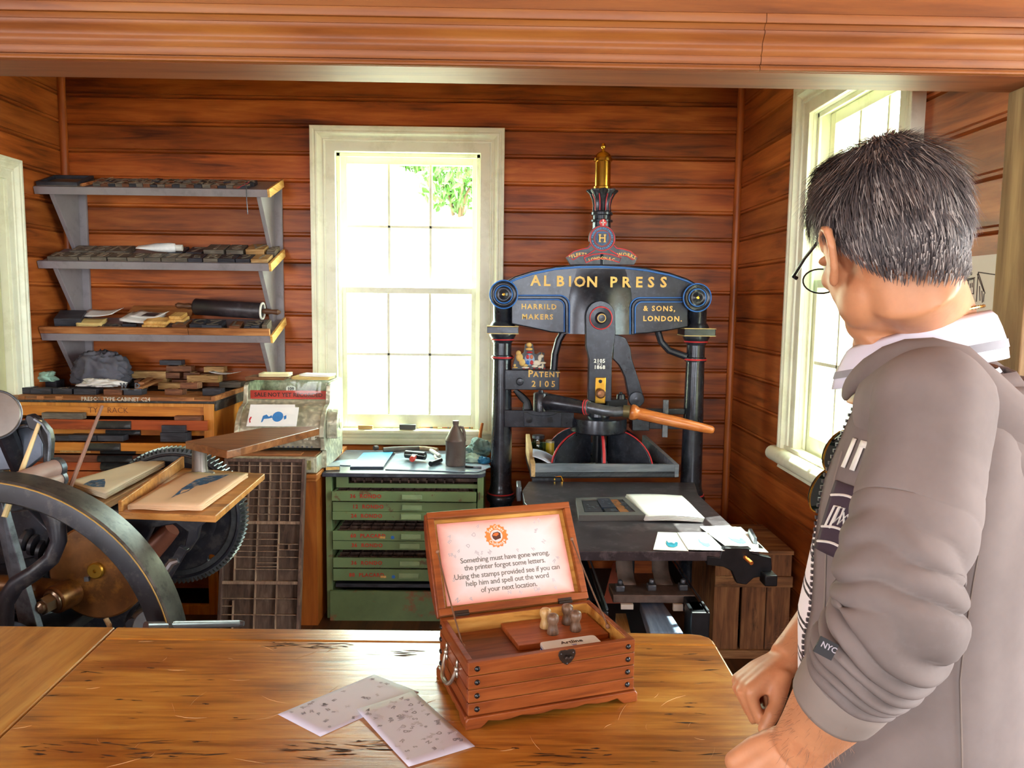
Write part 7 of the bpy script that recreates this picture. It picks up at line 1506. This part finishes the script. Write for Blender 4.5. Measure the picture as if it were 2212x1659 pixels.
for i in range(15000):
    a = rr.uniform(-PI, PI); e_ = hair_edge(a); t = rr.random()
    u = e_+(.1215-e_)*(t if rr.random() < .75 else math.sin(t*PI/2))
    p = scalp(a, u, .0065); c_ = H(-.012, 0, .02); n_ = (p-c_).normalized()
    away = (p-WH); away = (away-n_*away.dot(n_)); away = away.normalized() if away.length > 1e-4 else Fh
    down = (-Uh-n_*(-Uh).dot(n_)); down = down.normalized() if down.length > 1e-3 else -Fh
    side = max(0, min(1, (.085-u)/.05)); cl_ = p*26
    clump = V((noise.noise(cl_), noise.noise(cl_+V((7, 3, 1))), noise.noise(cl_+V((2, 9, 4)))))
    dr = (away*(1-side*.7)+down*side*.9+clump*.4+V((rr.gauss(0, .13), rr.gauss(0, .13), rr.gauss(0, .1)))).normalized()
    L_h = (.013+.026*min(1, t*1.5))*rr.uniform(.75, 1.25); lift = .14+.24*min(1, t*1.2)*(1 if u > .06 else .8)
    if u > .10 and (p-H(.02, .0, .12)).dot(Fh) > -.02: lift += .22; L_h *= 1.15
    q1 = p+(dr*(1-lift)+n_*lift)*L_h*.5; q2 = q1+(dr*(1-lift*.35)+n_*lift*.1)*L_h*.6
    w_ = n_.cross(dr).normalized()*rr.uniform(.0004, .00085)
    sil = .5+.9*noise.noise(p*38); R1 = rr.random()
    (sg if R1 < (.30 if u < .05 else .16)*sil*1.3 else sm_ if R1 < .55 else sd).add([p-w_, p+w_, q1+w_*.9, q1-w_*.9, q2+w_*.25, q2-w_*.25], [(0, 1, 2, 3), (3, 2, 4, 5)])
s1 = sd.obj('dark_strands', mHairD, hair, smooth=0); s2 = sg.obj('silver_strands', mHairG, hair, smooth=0); s3 = sm_.obj('brown_strands', mHairM, hair, smooth=0); s3['kind'] = 'stuff'; s1['kind'] = 'stuff'; s2['kind'] = 'stuff'
# -- striped polo shirt and its collar
def polomat():
    s = NT('striped_polo'); g = s.n('ShaderNodeNewGeometry'); sp_ = s.n('ShaderNodeSeparateXYZ'); s.l(g.outputs['Position'], sp_.inputs[0])
    f = s.math('FRACT', s.math('DIVIDE', sp_.outputs[2], .048))
    b1 = s.math('LESS_THAN', s.math('ABSOLUTE', s.math('SUBTRACT', f, .42)), .045); b2 = s.math('LESS_THAN', s.math('ABSOLUTE', s.math('SUBTRACT', f, .62)), .045)
    s.l(s.mix(s.math('ADD', b1, b2), C('#e8e2e6'), C('#2a2024')), s.b.inputs['Base Color']); s.b.inputs['Roughness'].default_value = .85; return s.m
MB().loft([[tor(2*PI*k/56, z, .004) for k in range(56)] for z in [.85+.03*i for i in range(23)]+[1.525]], cap=False).obj('polo_shirt', polomat(), man, smooth=180)
mColl = plain('pale_lilac_collar', '#dcdcec', .75, var=.03)
def collar(ang, h, off=0):
    back = .5-.5*math.cos(ang)                          # 0 front, 1 back
    c_ = N0+V((0, 0, .002+.018*back))-Ft*.0; r = .077+off+.010*(1-back)-h*.15
    return c_+Ft*(r*math.cos(ang)*1.06)+Lt*(r*math.sin(ang))+V((0, 0, h-.035*(1-back)**1.5))
cl = MB().loft([[collar(a, h, o) for a in [(.35+(2*PI-.7)*k/50) for k in range(51)]] for h, o in ((-.03, .012), (-.012, .012), (.008, .008), (.022, .004), (.028, -.001), (.022, -.004), (.0, .0))], cap=False, closed=False).obj('polo_collar', mColl, man, smooth=180, solid=.002)
MB().loft([[collar(a, h, o+.0022) for a in [(.35+(2*PI-.7)*k/50) for k in range(51)]] for h, o in ((-.016, .012), (-.006, .0112))], cap=False, closed=False).obj('grey_stripe', plain('grey_collar_stripe', '#8f8f96', .8), cl, smooth=180)
# gold chain at the nape
MB().tube([collar(a, .034, -.008) for a in [PI*.62+PI*.62*k/40 for k in range(41)]], [.0016+.0007*(k % 2) for k in range(41)], 6).obj('gold_chain', mBrass, man)
# -- hooded jacket
mHood = plain('grey_marl_fleece', '#776c68', .9, var=.10, scale=9, bump=.15, dirt='#766c6b', dirt_amt=.3, dirt_scale=40)
mRib = plain('ribbed_cuff', '#83776f', .9, var=.06)
A0, A1 = .40, 2*PI-.42
def a0z(z): return .45+.42*max(0, min(1, (1.44-z)/.22))
def jang(k, z): return a0z(z)+(A1-a0z(z))*k/72
def jk(ang, z):
    w_ = .5-.5*math.cos(ang); fold = .006*noise.noise(V((math.cos(ang)*3, math.sin(ang)*3, z*6)))+.005*math.sin(9*z+3*ang)*max(0, 1.25-z)*2
    o = .019+fold+.012*max(0, min(1, (1.2-z)/.3))
    if z > 1.46: o -= .10*(z-1.46)
    return tor(ang, z, o, 2.3)
zs_ = [.80+.02*i for i in range(37)]
jb = MB().loft([[jk(jang(k, z), z) for k in range(73)] for z in zs_], cap=False, closed=False)
jacket = jb.obj('hooded_jacket', mHood, man, smooth=180, solid=.005)
MB().loft([[jk(jang(k, z), z) for k in range(73)] for z in (.775, .80)], cap=False, closed=False).obj('hem_band', mRib, jacket, smooth=180, solid=.006)
zp = MB()
for z in [.80+.0075*i for i in range(90)]:
    p = jk(a0z(z), z); zp.box(tuple(p+Ft*.003), (.0038, .0038, .0042))
zip_ = zp.obj('zipper', plain('dark_zip', '#5a5458', .4, .5), jacket, smooth=0)
def seamline(pts, name='seam', r=.0011, mat=None, par=None): return MB().tube(pts, r, 5).obj(name, mat or mRib, par or jacket)
seamline([jk(PI*.62, z)+(jk(PI*.62, z)-V((N0.x, N0.y, z))).normalized()*.004 for z in [.82+.03*i for i in range(18)]])
seamline([jk(a0z(z)+.17, z)+(jk(a0z(z)+.17, z)-V((N0.x, N0.y, z))).normalized()*.004 for z in [.82+.03*i for i in range(21)]])
# chest patch and white lettering beside the zip
def onj(a, z, o): p = jk(a, z); c_ = V((N0.x, N0.y, z)); return p+(p-c_).normalized()*o
zpt = pd(1828, 1100, 1.0).z
MB().grid(lambda u, v_: onj(a0z(zpt)+.12+.42*u, zpt-.045+.09*v_, .005), 10, 8).obj('chest_patch', plain('dark_purple_patch', '#3a2c38', .8), jacket, solid=.002)
pl_ = MB()
for v_ in (.12, .34, .80): pl_.tube([onj(a0z(zpt)+.14+.38*u, zpt-.045+.09*v_+.006*math.sin(u*3), .0075) for u in [k/8 for k in range(9)]], .0016, 5)
for o in (0, .05): pl_.tube([onj(a0z(zpt)+.16+a+o, zpt+b, .0075) for a, b in ((.02, -.012), (.06, .016), (.12, .018), (.10, -.004), (.18, .012), (.24, -.012))], .0015, 5)
pl_.obj('white_stitching', mWhite, jacket)
wl = MB()
for a_, w_ in ((a0z(zpt)+.12, .05), (a0z(zpt)+.23, .06), (a0z(zpt)+.37, .05)): wl.grid(lambda u, v_: onj(a_+w_*u, zpt+.062+.036*v_, .006), 2, 3)
wl.grid(lambda u, v_: onj(a0z(zpt)+.23+.14*u, zpt+.09+.008*v_, .0062), 3, 1)
wl.obj('white_lettering', mWhite, jacket, solid=.001)
# hood lying on the back, lapels running to the zip
hp_ = []; hr_ = []
for k in range(33):
    a = .42+(2*PI-.84)*k/32; bk = .5-.5*math.cos(a)
    r = .085+.07*bk**.7; hp_.append(N0+Ft*(r*math.cos(a))+Lt*(r*1.08*math.sin(a))+V((0, 0, -.075+.055*math.sin(PI*min(1, bk*1.15))-.055*max(0, bk-.6)/.4)))
    tp_ = .3+.7*min(1, k/8, (32-k)/8); hr_.append(((.024+.036*bk+.004*math.sin(a*5))*tp_, (.016+.024*bk)*tp_))
hood = MB().tube(hp_, hr_, 18).obj('hood', mHood, jacket, smooth=180)
def hoodf(u, v_):
    a = PI*.50+PI*1.0*u; r0 = .125; drop = v_
    r = r0+.045*math.sin(PI*drop)*.9+.0*u
    bulge = math.sin(PI*u)**.6
    return N0+Ft*(r*math.cos(a)*(1+.12*bulge))+Lt*(r*1.12*math.sin(a))+V((0, 0, -.045-.19*drop*bulge-.02*drop+.006*noise.noise(V((u*6, drop*5, 2)))))
MB().grid(hoodf, 30, 18).obj('hood_back', mHood, hood, smooth=180, solid=.02)
# sleeves with bunched folds
def sleeve(path, radii, foldamp, seed, name, flat=1.0):
    n = len(path)-1; N_ = 150; K_ = 64; rings = []
    def sample(arr, t):
        x = t*n; i = min(n-1, int(x)); f = x-i; f = f*f*(3-2*f)*.5+f*.5
        a, b = arr[i], arr[i+1]; return a*(1-f)+b*f if not isinstance(a, V) else a.lerp(b, f)
    P_ = [sample(path, k/N_) for k in range(N_+1)]
    for _ in range(5): P_ = [P_[0]]+[(P_[i-1]+P_[i]*2+P_[i+1])/4 for i in range(1, N_)]+[P_[-1]]
    up = V((0, 0, 1)); prev = None
    for k, p in enumerate(P_):
        t = k/N_; tg = (P_[min(k+1, N_)]-P_[max(k-1, 0)]).normalized()
        a = prev if prev is not None else Ft
        a = (a-tg*a.dot(tg)).normalized(); b = tg.cross(a); prev = a
        r = sample(radii, t); am = sample(foldamp, t); ring = []
        for j in range(K_):
            th = 2*PI*j/K_
            ph = 50*t+1.1*math.sin(th+seed)+2.2*noise.noise(V((math.cos(th)*.9+seed, math.sin(th)*.9, t*4)))
            fo = abs(math.sin(ph))**.75*1.5-.85
            fo *= .55+.6*noise.noise(V((math.cos(th)*1.2+3, math.sin(th)*1.2+seed, t*9)))
            rr_ = r*(1+am*fo+.035*noise.noise(V((math.cos(th)*1.7, math.sin(th)*1.7+seed, t*7))))
            ring.append(p+a*(rr_*math.cos(th))+b*(rr_*math.sin(th)*flat))
        rings.append(ring)
    return MB().loft(rings, cap=False).obj(name, mHood, jacket, smooth=180, solid=.004)
CU = EL.lerp(WL_, .60); 
lp_ = [N0+Lt*.10-V((0, 0, .075)), pd(2016, 868, .905), pd(2000, 985, .885), pd(1978, 1105, .87), pd(1940, 1225, .85), EL+(EL-WL_).normalized()*.008, EL.lerp(WL_, .16), EL.lerp(WL_, .30), EL.lerp(WL_, .42)]
sleeve(lp_, [.070, .064, .060, .063, .062, .060, .058, .054, .050], [0, .006, .010, .03, .13, .24, .26, .22, .10], 1.7, 'left_sleeve')
d_ = (WL_-EL).normalized()
cf_ = MB().tube([EL.lerp(WL_, t) for t in (.40, .42, .50, .58, .605, .61)], [.050, .053, .052, .050, .049, .045], 30)
cf_.obj('left_cuff', mRib, jacket, smooth=180)
sleeve([N0-Lt*.10-V((0, 0, .075)), SR-Lt*.012, SR.lerp(ER, .3), SR.lerp(ER, .6), SR.lerp(ER, .9), ER, ER.lerp(WR, .2), ER.lerp(WR, .35)], [.078, .079, .074, .070, .068, .066, .060, .054], [0, .006, .01, .03, .1, .15, .15, .08], 4.1, 'right_sleeve')
p = pd(1784, 1400, .822)
tgM = frame(p, RIGHT*.80-UP*.42, UP*.85+RIGHT*.4)
tg_ = MB().box((0, 0, 0), (.021, .018, .002), tgM).obj('sleeve_tag', plain('black_tag', '#1c1a1e', .6), jacket, smooth=0)
MB().text('NYC', .0085, tgM @ T(.002, .002, .0012) , .0002, .0001).obj('tag_lettering', plain('grey_tag_print', '#b5aeb8', .6), tg_, smooth=0)
seamline([pd(px, py, d) for px, py, d in ((2060, 1310, .93), (2075, 1290, .97), (2092, 1270, .99), (2100, 1255, 1.0))], 'loose_thread', .0012, mPaper)
# -- trousers and shoes
mJean = plain('dark_blue_jeans', '#2f3540', .85, var=.15)
tm_ = MB(); tm_.loft([[tor(2*PI*k/36, z, .005) for k in range(36)] for z in (.80, .86, .91)], cap=True)
for s_ in (-1, 1):
    hp2 = V((N0.x, N0.y, .83))+Lt*s_*.085-Ft*.09; kn = V((N0.x, N0.y, .48))+Lt*s_*.10-Ft*.07; an = V((N0.x, N0.y, .07))+Lt*s_*.11-Ft*.05
    tm_.tube([hp2, hp2.lerp(kn, .5), kn, kn.lerp(an, .5), an], [.095, .088, .072, .068, .066], 24)
tm_.obj('trousers', mJean, man, smooth=180)
for s_ in (-1, 1):
    an = V((N0.x, N0.y, .05))+Lt*s_*.11-Ft*.05
    MB().tube([an-Ft*.06, an-Ft*.05, an+Ft*.03, an+Ft*.11, an+Ft*.18, an+Ft*.2], [(.02, .02), (.05, .038), (.05, .042), (.04, .045), (.033, .038), (.012, .02)], 20, up=(0, 0, 1)).obj('shoe', plain('brown_shoe', '#4a3526', .5), man, smooth=180)
# -- glasses and sunglasses
e0, e1 = H(-.012, .083, .012), H(.105, .078, .0)
gl = thing('eyeglasses', 'thin black-armed eyeglasses worn by the man', 'glasses', H(.1, 0, 0))
for s_ in (-1, 1):
    MB().tube([H(-.024, s_*.080, -.010), H(-.016, s_*.084, .008), H(.0, s_*.083, .012), H(.05, s_*.083, .006), H(.100, s_*.078, .0), H(.104, s_*.072, -.002)], [.0018, .0022, .0022, .0022, .0028, .0028], 8).obj('temple_arm', mStud, gl)
    c_ = H(.108, s_*.036, -.008)
    MB().tube([c_+Lh*(.026*math.cos(t))+Uh*(.018*math.sin(t)) for t in [2*PI*k/24 for k in range(25)]], .0012, 6).obj('lens_rim', mStud, gl)
    MB().add([c_+Lh*(.026*math.cos(t))+Uh*(.018*math.sin(t)) for t in [2*PI*k/24 for k in range(24)]], [tuple(range(24))]).obj('lens', mGlass, gl, smooth=0, solid=.0015)
MB().tube([H(.108, -.012, -.004), H(.112, 0, -.001), H(.108, .012, -.004)], .0015, 6).obj('bridge', mStud, gl)
sgl = thing('sunglasses', 'green-tinted sunglasses hanging from the front of the polo shirt', 'sunglasses', pd(1790, 1010, 1.07))
mTint = plain('green_black_lens', '#1f2a22', .08, .3, var=.05, spec=.9)
for px, py, rx, ry, dd in ((1810, 975, .020, .030, 1.055), (1781, 1058, .021, .032, 1.075)):
    c_ = pd(px, py, dd); X_ = (RIGHT*.88+FWD*.3-UP*.1).normalized(); Y_ = (UP*.93+RIGHT*.34).normalized()
    le = MB().add([c_+X_*(rx*math.cos(t))+Y_*(ry*math.sin(t))+FWD*(.006*math.cos(t)**2) for t in [2*PI*k/28 for k in range(28)]], [tuple(range(28))]).obj('tinted_lens', mTint, sgl, smooth=0, solid=.0025)
    MB().tube([c_+X_*(rx*math.cos(t))+Y_*(ry*math.sin(t)) for t in [2*PI*k/28 for k in range(29)]], .0012, 6).obj('wire_rim', mBrass, sgl)
MB().tube([pd(1797, 1005, 1.06), pd(1786, 1015, 1.06), pd(1784, 1028, 1.066)], .0012, 6).tube([pd(1812, 1003, 1.06), pd(1800, 1016, 1.06), pd(1796, 1030, 1.068)], .0012, 6).obj('bridge', mBrass, sgl)
MB().tube([pd(1796, 955, 1.06), pd(1830, 930, 1.0), pd(1850, 925, 1.0)], .0016, 6).obj('temple_arm', mStud, sgl)
